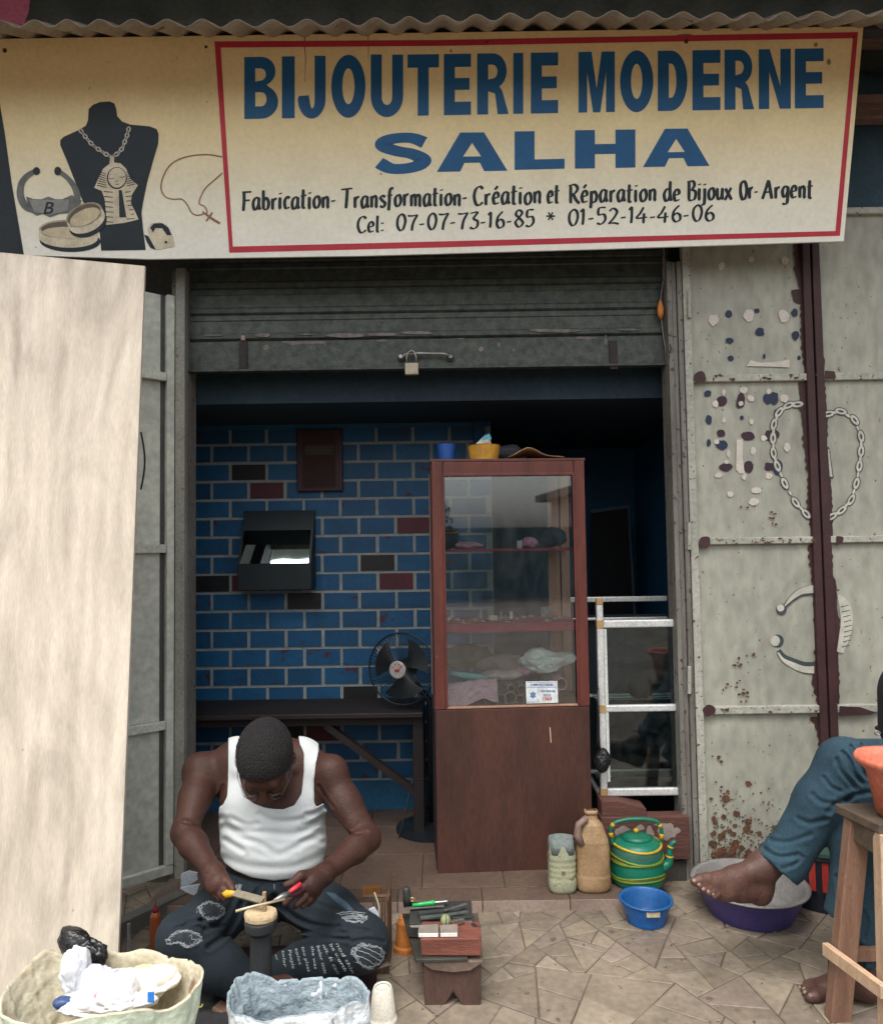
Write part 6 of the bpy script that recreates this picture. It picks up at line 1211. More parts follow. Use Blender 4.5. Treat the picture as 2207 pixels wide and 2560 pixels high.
# --- anvil post in front of the man --------------------------------------
ya = 2.17; pb = V(PY(652, 2400, ya).x, ya, 0); zA_ = PY(652, 2279, ya).z
AN = thing('bench_pin_post', pb, 'dark post with a wooden block on top between the knees of the craftsman', 'anvil post')
m_post = M('post_dark', (.030, .032, .034), (.018, .02, .022), 10, .6, .2)
MB().lathe(pb, [(0, 0), (.036, 0), (.034, .02), (.030, .08), (.030, zA_-.06), (.044, zA_-.048), (.046, zA_-.030), (.046, zA_-.022), (0, zA_-.022)], 26).build('post', m_post, AN, smooth=False, bevel=.002)
MB().lathe(pb+V(0, 0, zA_-.021), [(0, 0), (.046, 0), (.048, .012), (.046, .021), (0, .023)], 12, sy=.8).build('wood_top', M('pin_wood', (.58, .45, .27), (.42, .30, .17), 14, .7, .2), AN, bevel=.002)
MB().box((pb.x+.006, ya-.008, zA_+.0025), (pb.x+.016, ya+.004, PY(667, 2230, ya).z)).build('pin', M('pin_wood2', (.33, .22, .13), None, 14), AN, bevel=.001)
GR = tag(MB().tube([PY(589, 2279, 2.10), PY(640, 2265, 2.125), PY(712, 2249, 2.165)], [.004, .0036, .0036], 10).build('gold_rod', M('rod_gold', (.66, .56, .36), None, 20, .35, .05, metal=.5), smooth=True), 'thin pale golden rod held by the pliers over the wooden block', 'rod')
FL = thing('file', PY(600, 2235, 2.16), 'flat file with a yellow handle in the hand of the craftsman at the left', 'file')
MB().bar(PY(586, 2233, 2.20), PY(657, 2252, 2.155), .022, .006, V(0, -.5, 1)).build('blade', M('file_steel', (.25, .22, .16), (.17, .15, .11), 40, .5, .2, metal=.3), FL, bevel=.001)
MB().tube([PY(540, 2212, 2.262), PY(553, 2222, 2.245), PY(570, 2236, 2.225), PY(588, 2234, 2.20)], [.009, .011, .012, .006], 10).build('handle', M('handle_yellow', (.62, .36, .02), None, 20, .4, .05), FL, smooth=True)
PLR = thing('pliers', PY(730, 2232, 2.14), 'red handled pliers gripping the golden rod', 'pliers')
MB().tube([PY(752, 2210, 2.215), PY(737, 2221, 2.20), PY(722, 2232, 2.185)], [.0065, .007, .005], 8).build('handle', M('handle_red', (.60, .03, .05), None, 20, .35, .05), PLR, smooth=True); MB().tube([PY(758, 2222, 2.225), PY(740, 2234, 2.21), PY(722, 2240, 2.19)], [.0065, .007, .005], 8).build('handle', M('handle_dark', (.10, .02, .03)), PLR, smooth=True)
MB().tube([PY(724, 2234, 2.185), PY(705, 2242, 2.17), PY(684, 2252, 2.15)], [.007, .009, .003], 8).build('jaw', m_steel, PLR, smooth=True)
# --- sacks --------------------------------------------------------------
def crk(p):
    d = noise.voronoi(p)[0]; return .45-min(1.0, (d[1]-d[0])*1.6) if False else d[0]*1.3-.55
def sack(name, c, rx, ry, h, mat, inmat, label, seed, bulge=.12, dip=.12, fold=.035, wr=.02, tilt=0, n=170, fq=7):
    T = thing(name, c, label, 'sack'); off = V(seed, seed*2, 0)
    def rim(t): return h+.010*math.sin(2*t+seed)+.012*math.sin(3*t+seed*2)+.02*noise.noise(V(math.cos(t)*2, math.sin(t)*2, seed))+tilt*math.sin(t)
    def ring_(k, t, s):   # s: 0 bottom .. 1 rim on the outside
        x, y = math.cos(t), math.sin(t); r = (.78+.22*s+bulge*math.sin(math.pi*s)*.7); p = V(rx*r*x, ry*r*y, rim(t)*s)
        q = V(x*1.2, y*1.2, s*2.2)+off
        w = .5+.55*noise.noise(q*fq*.3)+.55*crk(q*fq*.33)+.34*crk(q*fq*.8+V(3, 1, 2))+.16*crk(q*fq*1.9)
        nrm = V(x, y, 0); pl_ = .55*max(0, noise.noise(V(x*3.2, y*3.2, seed*1.3+s*.6)))-.35*max(0, 1-abs(noise.noise(V(x*2.3+s*.5, y*2.3, seed*2.1)))*9); return c+p+nrm*(wr*(w-.5)*(.35+.65*s)+.020*pl_*s)+V(0, 0, .014*pl_*s*s)
    S = 50; mb = MB(); vs = [ring_(0, 2*math.pi*i/n, (j/S)) for j in range(S+1) for i in range(n)]
    mb.add(vs, [(j*n+i, j*n+(i+1) % n, (j+1)*n+(i+1) % n, (j+1)*n+i) for j in range(S) for i in range(n)]); mb.f.append(tuple(range(n-1, -1, -1)))
    mb.build('outside', mat, T, smooth=True, recalc=False)
    mb = MB(); D = 30; vs = []
    for j in range(D+1):
        u = j/D
        for i in range(n):
            t = 2*math.pi*i/n; x, y = math.cos(t), math.sin(t); e = ring_(0, t, 1)
            w = .5+.7*crk(V(x*1.3, y*1.3, 5+u*1.5)*fq*.35)+.45*crk(V(x*1.3, y*1.3, 9+u*2)*fq*.9)
            inn = V(rx*x, ry*y, 0)*(-(.016*math.sin(min(1, u*10)*math.pi/2)+.25*u)); z = .005*math.sin(min(1, u*14)*math.pi)-dip*max(0, u-.03)*1.9
            vs.append(e+inn+V(0, 0, z)-V(x, y, 0)*wr*(w-.5)*min(1, u*4)*.8)
    mb.add(vs, [(j*n+i, j*n+(i+1) % n, (j+1)*n+(i+1) % n, (j+1)*n+i) for j in range(D) for i in range(n)]); mb.f.append(tuple(D*n+i for i in range(n)))
    mb.build('inside', inmat, T, smooth=True, recalc=False); return T
zr = .40; r0 = PY(18, 1975*1.2356, 1.85); r1 = PY(498, 2440, 1.85); ys_ = 1.82
m_sack = M('sack_pale_green', (.64, .73, .57), (.53, .61, .47), 5, .7, .3, crinkle=26, spot=(.22, .20, .13), spot_scale=14, spot_th=.67, bscale=30, fine=.3)
m_sacki = M('sack_lining', (.56, .53, .40), (.40, .35, .25), 5, .8, .3, crinkle=22, spot=(.20, .12, .07), spot_scale=9, spot_th=.64, bscale=30)
cs = V((PY(20, 2440, ys_).x+PY(498, 2440, ys_).x)/2, ys_, 0); rx_ = (PY(498, 2440, ys_).x-PY(20, 2440, ys_).x)/2; zr = PY(260, 2440, ys_).z
sack('rice_sack', cs, rx_, .135, zr-.022, m_sack, m_sacki, 'large pale green woven sack with a rolled rim, full of rubbish, at the bottom left', 3, bulge=-.04, dip=.10, wr=.011, tilt=.012, fq=5)
m_sg = M('sack_grey', (.74, .79, .81), (.56, .62, .65), 7, .6, .4, crinkle=34, spot=(.25, .28, .30), spot_scale=24, spot_th=.69, bscale=26, fine=.3)
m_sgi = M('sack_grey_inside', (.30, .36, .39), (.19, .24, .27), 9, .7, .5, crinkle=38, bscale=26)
yg = 2.0; cg = V((PY(575, 2480, yg).x+PY(924, 2480, yg).x)/2, yg, 0); rg = (PY(924, 2480, yg).x-PY(575, 2480, yg).x)/2
sack('plastic_sack', cg, rg, .085, PY(750, 2490, yg).z, m_sg, m_sgi, 'crumpled grey blue plastic sack standing in front of the craftsman', 9, bulge=.10, dip=.09, wr=.014, tilt=.004, fq=7)
# rubbish in the big sack
zi = zr-.03
def cl(x, y, Y): return PY(x, y, Y)
def plastic_bag(name, c, r, mat, label, cat, seed, spikes=5, group=None):
    """a crumpled film: creased shell with pulled up tips and thin folds"""
    rq = random.Random(seed); bm = bmesh.new(); bmesh.ops.create_icosphere(bm, subdivisions=5, radius=1); mb = MB(); c = Vector(c)
    tips = [(V(rq.gauss(0, 1), rq.gauss(0, .7), abs(rq.gauss(.5, .7))).normalized(), rq.uniform(.25, .75)) for _ in range(spikes)]; off = V(seed*1.7, seed*.9, seed*2.3)
    for v in bm.verts:
        p = v.co.copy(); q = p+V(noise.noise(p*2+off), noise.noise(p*2-off), noise.noise(p*2+off*2))*.35
        d = noise.voronoi(q*2.1+off)[0]; e = noise.voronoi(q*5.2+off)[0]; k = .80+.40*(d[0]-.35)-.10*max(0, 1-(d[1]-d[0])*4)+.09*(e[0]-.4)
        for t, a in tips: k += a*max(0, p.dot(t)-.72)**1.3*3.2
        mb.v.append(c+V(p.x*r[0]*k, p.y*r[1]*k, p.z*r[2]*k))
    mb.f = [tuple(v.index for v in f.verts) for f in bm.faces]; bm.free(); return tag(mb.build(name, mat, smooth=True), label, cat, group)
def film(name, c1, c2, rough=.22):
    m = M(name, c1, c2, 16, rough, .2, spec=.9, crinkle=0, fine=.1); b = m.node_tree.nodes['Principled BSDF']; b.inputs['Subsurface Weight'].default_value = .35; b.inputs['Subsurface Radius'].default_value = (.02, .02, .02); return m
plastic_bag('black_bag', cl(222, 2394, 1.930), (.050, .040, .048), m_black_p, 'crumpled black plastic bag sticking up from the green sack', 'plastic bag', 61, 6)
plastic_bag('clear_bag', cl(185, 2434, 1.860), (.040, .03, .062), film('clear_plastic', (.80, .82, .84), (.60, .63, .68)), 'clear plastic bag in the green sack, under the black bag', 'plastic bag', 62)
plastic_bag('clear_bag', cl(262, 2462, 1.860), (.045, .04, .042), film('clear_plastic2', (.82, .82, .86), (.55, .56, .64)), 'round clear plastic bag in the middle of the green sack', 'plastic bag', 65)
plastic_bag('film_sheet', cl(340, 2474, 1.870), (.085, .055, .040), film('film_pale', (.84, .80, .70), (.72, .66, .55)), 'heap of pale plastic film at the right of the green sack', 'plastic film', 74, 8)
plastic_bag('film_sheet', cl(235, 2510, 1.810), (.095, .05, .026), film('film_grey', (.70, .68, .65), (.5, .48, .46)), 'greyish plastic film along the front inside of the green sack', 'plastic film', 77, 8)
plastic_bag('film_sheet', cl(300, 2500, 1.800), (.05, .04, .032), film('film_white', (.86, .86, .85), (.74, .74, .73)), 'white plastic film in the front middle of the green sack', 'plastic film', 78, 7)
rag('yellow_wrapper', cl(352, 2442, 1.900), (.035, .03, .02), M('wrap_yellow', (.70, .60, .30), None, 20, .5), 'pale yellow wrapper in the green sack', 'wrapper', 66)
rag('blue_wrapper', cl(155, 2505, 1.80), (.02, .014, .012), M('wrap_blue', (.04, .08, .20), None, 20, .4), 'dark blue wrapper at the front left of the green sack', 'wrapper', 67)
tag(MB().box((-.0075, -.002, -.012), (.0075, .002, .012)).build('blue_tag', M('tag_blue', (.03, .25, .75)), bevel=.001), 'small bright blue tag in the green sack', 'tag').location = cl(377, 2507, 1.765)
rag('pink_wrapper', cl(258, 2492, 1.800), (.02, .012, .008), M('wrap_pink', (.5, .2, .22), None, 20, .5), 'small reddish wrapper in the middle of the green sack', 'wrapper', 68)
# --- tall wooden stool at right --------------------------------------------
zs = .62; m_st = M('stool_wood', (.25, .14, .09), (.17, .09, .06), 7, .7, .2, stretch=(5, 5, .7), spot=(.12, .07, .05), spot_scale=22, spot_th=.7); m_stt = M('stool_top', (.115, .085, .06), (.07, .05, .035), 7, .6, .2, stretch=(.8, 5, 5)); m_stl = M('stool_wood_light', (.52, .36, .23), (.38, .25, .16), 7, .7, .2, stretch=(5, 5, .7))
A_ = PZ(2086, 2009, zs); B_ = PZ(2197, 2062, zs); xl = A_.x; yb3, yf3 = A_.y, B_.y
SL = thing('wooden_stool', V(xl+.2, (yb3+yf3)/2, 0), 'tall rough wooden stool at the right edge in front of the seated person', 'stool')
MB().prism([V(xl, yb3, zs-.028), V(xl+.42, yb3, zs-.028), V(xl+.42, yf3, zs-.028), V(B_.x, yf3, zs-.028)], V(0, 0, .028)).build('seat', m_stt, SL, bevel=.004)
MB().bar(V(xl+.035, yb3-.03, zs-.06), V(B_.x+.012, yf3+.02, zs-.06), .024, .062).build('apron', m_stt, SL, bevel=.002)
MB().bar(V(B_.x+.01, yf3+.02, zs-.06), V(xl+.42, yf3+.02, zs-.06), .024, .062).build('apron', m_stl, SL, bevel=.002)
def sleg(a, b, mat, w=.055, t=.03): MB().bar(a, b, w, t, V(0, 1, 0)).build('leg', mat, SL, bevel=.003)
lb = PZ(2093, 2550, 0); sleg(V(lb.x, lb.y, 0), V(PY(2145, 2100, yb3-.035).x, yb3-.035, zs-.035), m_st, .060, .04)
sleg(V(PY(2212, 2500, yf3+.0).x, yf3-.02, 0), V(B_.x+.025, yf3+.015, zs-.029), m_stl, .05, .04)
sleg(V(xl+.43, yb3-.03, 0), V(xl+.38, yb3-.03, zs-.03), m_st); sleg(V(xl+.44, yf3+.0, 0), V(xl+.40, yf3+.03, zs-.03), m_st)
MB().bar(PY(2062, 2372, lb.y+.0), PY(2210, 2482, yf3-.045), .02, .036).build('stretcher', m_stl, SL, bevel=.002)
zst = PY(2170, 2385, lb.y+.02).z; MB().bar(V(lb.x+.03, lb.y+.02, zst), V(xl+.42, lb.y+.02, zst), .02, .038).build('stretcher', m_st, SL, bevel=.002)
oc = V(PY(2262, 1950, 2.10).x, 2.13, zs+.001)
mb = MB(); ho = PY(2200, 1893, 2.06).z-zs-.018
OBk = thing('orange_bucket', oc, 'salmon orange plastic pot with a flared lip standing on the wooden stool', 'pot')
MB().lathe(oc, [(0, 0), (.05, 0), (.068, ho*.55), (.076, ho*.72), (.105, ho*.86), (.112, ho*.93), (.106, ho), (.098, ho*.98), (.085, ho*.85), (.06, .01), (0, .01)], 40, cap=False).build('body', M('salmon_plastic', (.60, .17, .10), (.50, .135, .08), 6, .5, .1), OBk, smooth=True)

LATE()
lt = MB(); rq = random.Random(77)
for i in range(150):
    x = rq.uniform(-1.0, 1.2); y = rq.uniform(1.95, 2.8); sz = rq.uniform(.001, .0045); a = rq.uniform(0, 6.3); p = V(x, y, .0065)
    if rq.random() < .25: lt.tube([p, p+V(math.cos(a)*sz*5, math.sin(a)*sz*5, .001), p+V(math.cos(a+.9)*sz*8, math.sin(a+.9)*sz*8, .001)], .0006, 4)
    else: lt.box(p-V(sz, sz*.6, .0005), p+V(sz, sz*.6, .0015), rz=a)
tag(lt.build('litter', M('litter_mixed', (.10, .075, .055), (.30, .25, .19), 30, .9, .3, contrast=(.45, .55))), 'fine litter and chips scattered over the paving', 'litter', kind='stuff')
# ================================================================== people
m_skin = M('skin', (.060, .026, .018), (.036, .015, .011), 7, .58, .2, bscale=150, fine=.35, spec=.26)
m_skin2 = M('skin_feet', (.095, .046, .034), (.055, .026, .02), 14, .55, .25, bscale=70, fine=.3)
m_hair = M('hair_black', (.012, .011, .011), (.006, .006, .006), 40, .8, 1.0, bscale=260, fine=1)
m_tank = M('tank_white', (.54, .57, .565), (.47, .50, .50), 8, .9, .12, bscale=500, fine=.06)
m_jean1 = M('jeans_dark', (.009, .017, .024), (.004, .009, .013), 7, .9, .3, bscale=420, fine=.5, contrast=(.3, .75))
m_jean2 = M('jeans_blue', (.022, .056, .080), (.012, .034, .050), 8, .9, .3, bscale=420, fine=.45, contrast=(.3, .7))
m_thread = M('denim_thread', (.36, .39, .40), (.22, .25, .27), 60, .95, .3)
m_hole = M('rip_hole', (.012, .018, .024), (.03, .035, .04), 60, .95, .3)
m_nail = M('toenail', (.24, .155, .125), None, 40, .4, 0)
def NP(v): return np.array(v, np.float32)
def headprims(F, c, f, u, hscale=1.0, k=.016):
    f = Vector(f).normalized(); u = Vector(u); u = (u-f*u.dot(f)).normalized(); r = f.cross(u)
    R = [list(r), list(f), list(u)]
    A = np.array([[r[i], f[i], u[i]] for i in range(3)])   # local -> world
    L = lambda x, y, z: Vector(c)+(r*x+f*y+u*z)*hscale
    RR_ = A   # carve helper wants A[world, local]
    s = hscale
    def el(p, rad, k_, carve=False): F.ell(L(*p), [q*s for q in rad], k_, RR_, carve)
    el((0, -.012, .028), (.076, .098, .084), k); el((0, .032, -.040), (.062, .064, .084), .03)
    F.cap(L(-.036, .022, -.088), L(0, .062, -.108), .030*s, .022*s, .02); F.cap(L(.036, .022, -.088), L(0, .062, -.108), .030*s, .022*s, .02)
    F.cap(L(-.034, .082, .018), L(.034, .082, .018), .014*s, None, .014)
    for sg in (-1, 1):
        el((sg*.031, .104, -.003), (.019, .013, .011), .008, True); el((sg*.031, .083, -.004), (.0145, .0145, .0125), .003)
        F.cap(L(sg*.018, .095, .0045), L(sg*.044, .088, .003), .0035*s, .003*s, .004)
        el((sg*.040, .066, -.036), (.025, .026, .026), .016); el((sg*.080, -.006, -.012), (.009, .019, .030), .008); el((sg*.086, .0, -.010), (.006, .010, .019), .004, True)
        el((sg*.015, .104, -.036), (.011, .011, .009), .006)
    F.cap(L(0, .092, .008), L(0, .116, -.030), .009*s, .0155*s, .009)
    F.cap(L(-.024, .090, -.064), L(.024, .090, -.064), .0075*s, None, .007); F.cap(L(-.019, .090, -.075), L(.019, .090, -.075), .0085*s, None, .006)
    return L, r, f, u
def hairfield(c, L, r, f, u, s, thr=.026, th=.010):
    c = Vector(c); F = Field(c-V(.14, .14, .14)*s, c+V(.14, .14, .14)*s, .0032)
    A = np.array([[r[i], f[i], u[i]] for i in range(3)])
    F.ell(L(0, -.012, .028), [(.076+th)*s, (.098+th)*s, (.084+th)*s], .01, A); F.ell(L(0, -.055, -.03), [.062*s, .045*s, .055*s], .02, A)
    g = np.meshgrid(*[F.lo[i]+np.arange(F.n[i], dtype=np.float32)*F.h for i in range(3)], indexing='ij')
    P = [g[i]-c[i] for i in range(3)]; lx = sum(P[i]*r[i] for i in range(3)); ly = sum(P[i]*f[i] for i in range(3)); lz = sum(P[i]*u[i] for i in range(3))
    F.d = np.maximum(F.d, (.75*ly-.66*lz)-thr*s-.006*np.sin(lx*70)*0)
    rs = np.random.RandomState(3); nz_ = 0
    for i in range(7):
        k = rs.normal(0, 1, 3); k = k/np.linalg.norm(k)*rs.uniform(450, 900); nz_ = nz_+np.sin(k[0]*g[0]+k[1]*g[1]+k[2]*g[2]+rs.uniform(0, 6))
    F.d += (.0005*nz_).astype(np.float32); return F
def cB(x, y): return (400+x/2.977, 1750+y/2.977)
def cH(x, y): return (400+x/2.977, 2100+y/2.977)
def Q(x, y, Y): return PY(x, y, Y)
def QH(x, y, Y): return PY(*cH(x, y), Y)
# ------------------------------------------------------------------ the craftsman
P1 = thing('person', Q(680, 2330, 2.62)*1.0, 'man in a white tank top and ripped jeans sitting on the ground filing a rod', 'person')
P1.location.z = 0; BASE[P1.name] = Vector((P1.location.x, P1.location.y, 0))
F = Field((-1.0, 2.10, .0), (-.10, 2.86, .86), .0036)
sR, eR, wR = Q(508, 1930, 2.64), Q(462, 2082, 2.46), Q(534, 2184, 2.29)
sL, eL, wL = Q(822, 1936, 2.62), Q(918, 2098, 2.52), Q(808, 2188, 2.31)
F.ell(Q(685, 2215, 2.66), (.165, .12, .10), .03)
F.ell(Q(685, 2130, 2.625), (.166, .125, .12), .05); F.ell(Q(682, 2060, 2.64), (.168, .115, .13), .06); F.ell(Q(680, 1985, 2.655), (.172, .112, .12), .06)
F.ell(Q(618, 2000, 2.60), (.08, .06, .06), .05); F.ell(Q(745, 2000, 2.60), (.08, .06, .06), .05)
F.cap(Q(540, 1930, 2.66), Q(800, 1932, 2.65), .066, None, .05); F.ell(Q(668, 1900, 2.70), (.17, .09, .07), .06)
F.cap(Q(590, 1893, 2.66), Q(750, 1893, 2.66), .055, None, .05)
F.cap(Q(668, 1885, 2.66), Q(667, 1895, 2.52), .062, .058, .05)
for s_a, e_a, w_a, rs in ((sR, eR, wR, (.060, .050, .044, .041, .027)), (sL, eL, wL, (.058, .049, .044, .041, .027))):
    mid = s_a.lerp(e_a, .45); F.chain([s_a, mid, e_a], [rs[0], rs[1], rs[2]*.92], .03); fm = e_a.lerp(w_a, .3)
    F.chain([e_a, fm, w_a], [rs[2]*.90, rs[3], rs[4]], .025)
for s_a, e_a, w_a, sg in ((sR, eR, wR, -1), (sL, eL, wL, 1)):
    ax = (e_a-s_a).normalized(); fx = (w_a-e_a).normalized()
    F.ell(s_a+V(sg*.012, -.008, .006), (.058, .056, .062), .02); F.cap(s_a.lerp(e_a, .35)+V(-sg*.012, -.020, 0), s_a.lerp(e_a, .72)+V(-sg*.008, -.018, 0), .036, .032, .012)
    F.cap(s_a.lerp(e_a, .30)+V(sg*.016, .016, 0), s_a.lerp(e_a, .75)+V(sg*.014, .014, 0), .034, .028, .012); F.ell(e_a+V(sg*.012, .014, -.012), (.030, .028, .028), .012)
    F.cap(e_a.lerp(w_a, .08)+V(sg*.006, -.010, .022), e_a.lerp(w_a, .5)+V(sg*.002, -.006, .012), .029, .020, .012); F.cap(e_a.lerp(w_a, .1)+V(sg*.0, 0, -.014), e_a.lerp(w_a, .55)+V(0, 0, -.006), .031, .022, .012)
    F.ell(w_a+V(sg*.012, .002, .012), (.013, .013, .013), .012)
F.cap(Q(600, 1925, 2.585), Q(655, 1945, 2.565), .012, .010, .02); F.cap(Q(735, 1925, 2.585), Q(680, 1945, 2.565), .012, .010, .02)
def fingers(lst, k=.007):
    for pts, rs in lst: F.chain([QH(*p) for p in pts], rs, .003)
F.cap(wR, QH(435, 320, 2.262), .030, .034, .02); F.cap(QH(400, 270, 2.285), QH(415, 335, 2.265), .028, .028, .015)
fingers([(((470, 285, 2.262), (520, 335, 2.238), (540, 372, 2.228), (546, 408, 2.226)), (.014, .0115, .010, .0085)),
         (((450, 335, 2.25), (487, 385, 2.232), (512, 425, 2.228)), (.013, .0105, .008)), (((425, 345, 2.255), (455, 405, 2.235), (480, 445, 2.232)), (.013, .0105, .008)),
         (((400, 345, 2.265), (418, 405, 2.245), (445, 443, 2.24)), (.012, .010, .008)), (((380, 330, 2.275), (386, 388, 2.258), (408, 425, 2.25)), (.011, .009, .0072))])
F.cap(wL, QH(1120, 325, 2.268), .031, .036, .02); F.cap(QH(1150, 300, 2.285), QH(1130, 365, 2.275), .028, .030, .015)
fingers([(((1115, 270, 2.27), (1048, 268, 2.245), (985, 318, 2.225), (940, 336, 2.218)), (.020, .0145, .012, .010)),
         (((1085, 335, 2.25), (1030, 390, 2.225), (968, 442, 2.213), (928, 476, 2.208)), (.014, .0115, .010, .0085)),
         (((1110, 365, 2.255), (1075, 430, 2.235), (1020, 480, 2.222), (1000, 500, 2.225)), (.013, .011, .0095, .008)),
         (((1135, 380, 2.265), (1110, 448, 2.245), (1060, 495, 2.235)), (.0125, .0105, .008)), (((1160, 385, 2.28), (1145, 440, 2.262), (1105, 485, 2.25)), (.0115, .0095, .0075))])
# legs under the cloth
hR, kR, aR = Q(612, 2238, 2.62), Q(458, 2345, 2.27), Q(640, 2482, 2.28)
hL, kL, aL = Q(758, 2238, 2.62), Q(906, 2358, 2.33), Q(700, 2425, 2.40)
F.chain([hR, kR, aR], [.075, .05, .035], .03); F.chain([hL, kL, aL], [.075, .05, .035], .03)
F.chain([aR, aR+V(.10, .06, -.005)], [.034, .026], .02); F.chain([aL, aL+V(-.10, .05, -.01)], [.034, .024], .02)
hc = Q(665, 1900, 2.46)
L, hr, hf, hu = headprims(F, hc, (.04, -math.cos(math.radians(53)), -math.sin(math.radians(53))), (0, -.8, .6), 1.06)
creases(F, [([cB(*q) for q in l], w, a) for l, w, a in ((((150, 905), (215, 925), (290, 942)), 3.0, .0035), (((1330, 930), (1420, 1000), (1540, 985)), 3.0, .0035), (((470, 640), (440, 720), (400, 800)), 4, .003), (((1180, 640), (1230, 720), (1290, 800)), 4, .003),
   (((1180, 1275), (1230, 1290), (1260, 1340)), 2.5, .002), (((330, 1300), (380, 1290), (420, 1310)), 2.5, .002))]+[([cH(*q) for q in l], w, a) for l, w, a in ((((1085, 300), (1120, 320)), 2.5, .0015), (((1015, 395), (1035, 402)), 2, .0012), (((1060, 435), (1085, 440)), 2, .0012))], 2.62, band=.012)
torso_d = F.d.copy()
body, bvb = fmesh(F, 'body', m_skin, P1, 1)
# tank top: the body surface pushed out, cut along the neckline, armholes and hem
tank_px = [cB(*q) for q in ((505, 100), (508, 310), (508, 500), (505, 640), (498, 720), (470, 780), (440, 800), (440, 900), (455, 1180), (478, 1212), (560, 1270), (690, 1325), (850, 1347), (980, 1332), (1110, 1280), (1236, 1192), (1240, 1000), (1240, 830), (1215, 775),
      (1180, 800), (1165, 815), (1148, 760), (1146, 600), (1160, 480), (1182, 375), (1170, 100), (1000, 100), (1040, 330), (1070, 400), (1068, 540), (1052, 700), (1000, 785), (920, 815), (840, 812), (770, 800), (700, 772), (650, 735), (612, 660), (590, 560), (582, 470), (590, 330), (600, 100))]
T = F; T.d = torso_d-.009
ix = np.argwhere(T.d < .03); P = T.lo+ix*T.h; x, y = npproj(P); sdv = poly_sd(x, y, tank_px)*(P[:, 1]/FPX)
T.d[ix[:, 0], ix[:, 1], ix[:, 2]] = np.maximum(T.d[ix[:, 0], ix[:, 1], ix[:, 2]], sdv)
# nothing of the arms or thighs inside the outline
for a_, b_, r_1 in ((sR.lerp(eR, .45), eR, .075), (eR, wR, .06), (sL.lerp(eL, .45), eL, .075), (eL, wL, .06)):
    a = NP(a_); b = NP(b_); ab = b-a; t = np.clip(((P-a) @ ab)/(ab @ ab), 0, 1); d = np.linalg.norm(P-a-t[:, None]*ab, axis=1)-r_1
    T.d[ix[:, 0], ix[:, 1], ix[:, 2]] = np.maximum(T.d[ix[:, 0], ix[:, 1], ix[:, 2]], -d)
m_ = P[:, 1] < 2.42; q = ix[m_]; T.d[q[:, 0], q[:, 1], q[:, 2]] = .05
F2 = T; ce = [([cB(*q) for q in l], w, a) for l, w, a in (
    (((465, 880), (560, 965), (800, 990), (980, 1002), (1100, 960), (1205, 870)), 7.4, 0.0037), (((478, 950), (600, 1015), (760, 1085), (880, 1150), (1000, 1105), (1205, 990)), 8.1, 0.0040),
    (((485, 1045), (540, 1080), (610, 1120)), 6.8, 0.0037), (((480, 1180), (700, 1245), (1000, 1235), (1215, 1150)), 9.5, 0.0031), (((1085, 850), (1150, 845), (1215, 805)), 5.4, 0.0037),
    (((740, 850), (850, 902), (1050, 890), (1190, 830)), 6.8, 0.0031), (((1050, 1060), (1130, 1040), (1205, 1060)), 6.8, 0.0031), (((700, 1120), (880, 1190), (1010, 1160)), 8.1, 0.0019), (((520, 880), (640, 935), (720, 930)), 6.8, 0.0025), (((1060, 930), (1140, 920), (1205, 930)), 5.4, 0.0025))]
creases(F2, ce, 2.64, band=.012)
tank, bvt = fmesh(F2, 'tank_top', m_tank, P1, 2)
def drape_tube(bv, pts, r, name, mat, parent, off=.001, n=5, jit=0, close=False):
    out = []
    for (x, y) in pts:
        d = ray(x, y).normalized(); h = bv.ray_cast(CAM, d)
        if h[0] is not None: out.append(h[0]-d*off+V(random.uniform(-jit, jit), 0, random.uniform(-jit, jit)))
    if len(out) > 1: return MB().tube(out, r, n, close=close).build(name, mat, parent, smooth=True)
def dense2(pts, st=4):
    out = []
    for (a, b), (c, d) in zip(pts[:-1], pts[1:]):
        k = max(1, int(math.hypot(c-a, d-b)/st)); out += [(a+(c-a)*i/k, b+(d-b)*i/k) for i in range(k)]
    return out+[pts[-1]]
drape_tube(bvt, dense2(smooth_pts([cB(*q) for q in ((594, 420), (600, 560), (622, 655), (660, 728), (708, 762), (775, 790), (840, 801), (920, 804), (995, 775), (1042, 700), (1058, 545), (1060, 420))])), .0016, 'neck_hem', m_tank, P1, .001)
drape_tube(bvt, dense2([cB(*q) for q in ((1172, 385), (1150, 480), (1136, 600), (1138, 740), (1156, 800))]), .0013, 'arm_hem', m_tank, P1, .0008)
HF = hairfield(hc, L, hr, hf, hu, 1.06); hair, _ = fmesh(HF, 'hair', m_hair, P1, 0)
# reading glasses low on the nose
m_wireg = M('glasses_wire', (.14, .11, .09), None, 20, .3, 0, metal=.8)
for sg in (-1, 1):
    MB().tube([L(sg*.034+.023*math.cos(t), .113-.008*abs(math.cos(t)), -.012+.017*math.sin(t)) for t in [2*math.pi*i/20 for i in range(20)]], .0011, 5, close=True).build('glasses_rim', m_wireg, P1, smooth=True)
    MB().tube([L(sg*.057, .106, -.008), L(sg*.082, .05, -.004), L(sg*.088, .0, .0)], .001, 5).build('glasses_temple', m_wireg, P1)
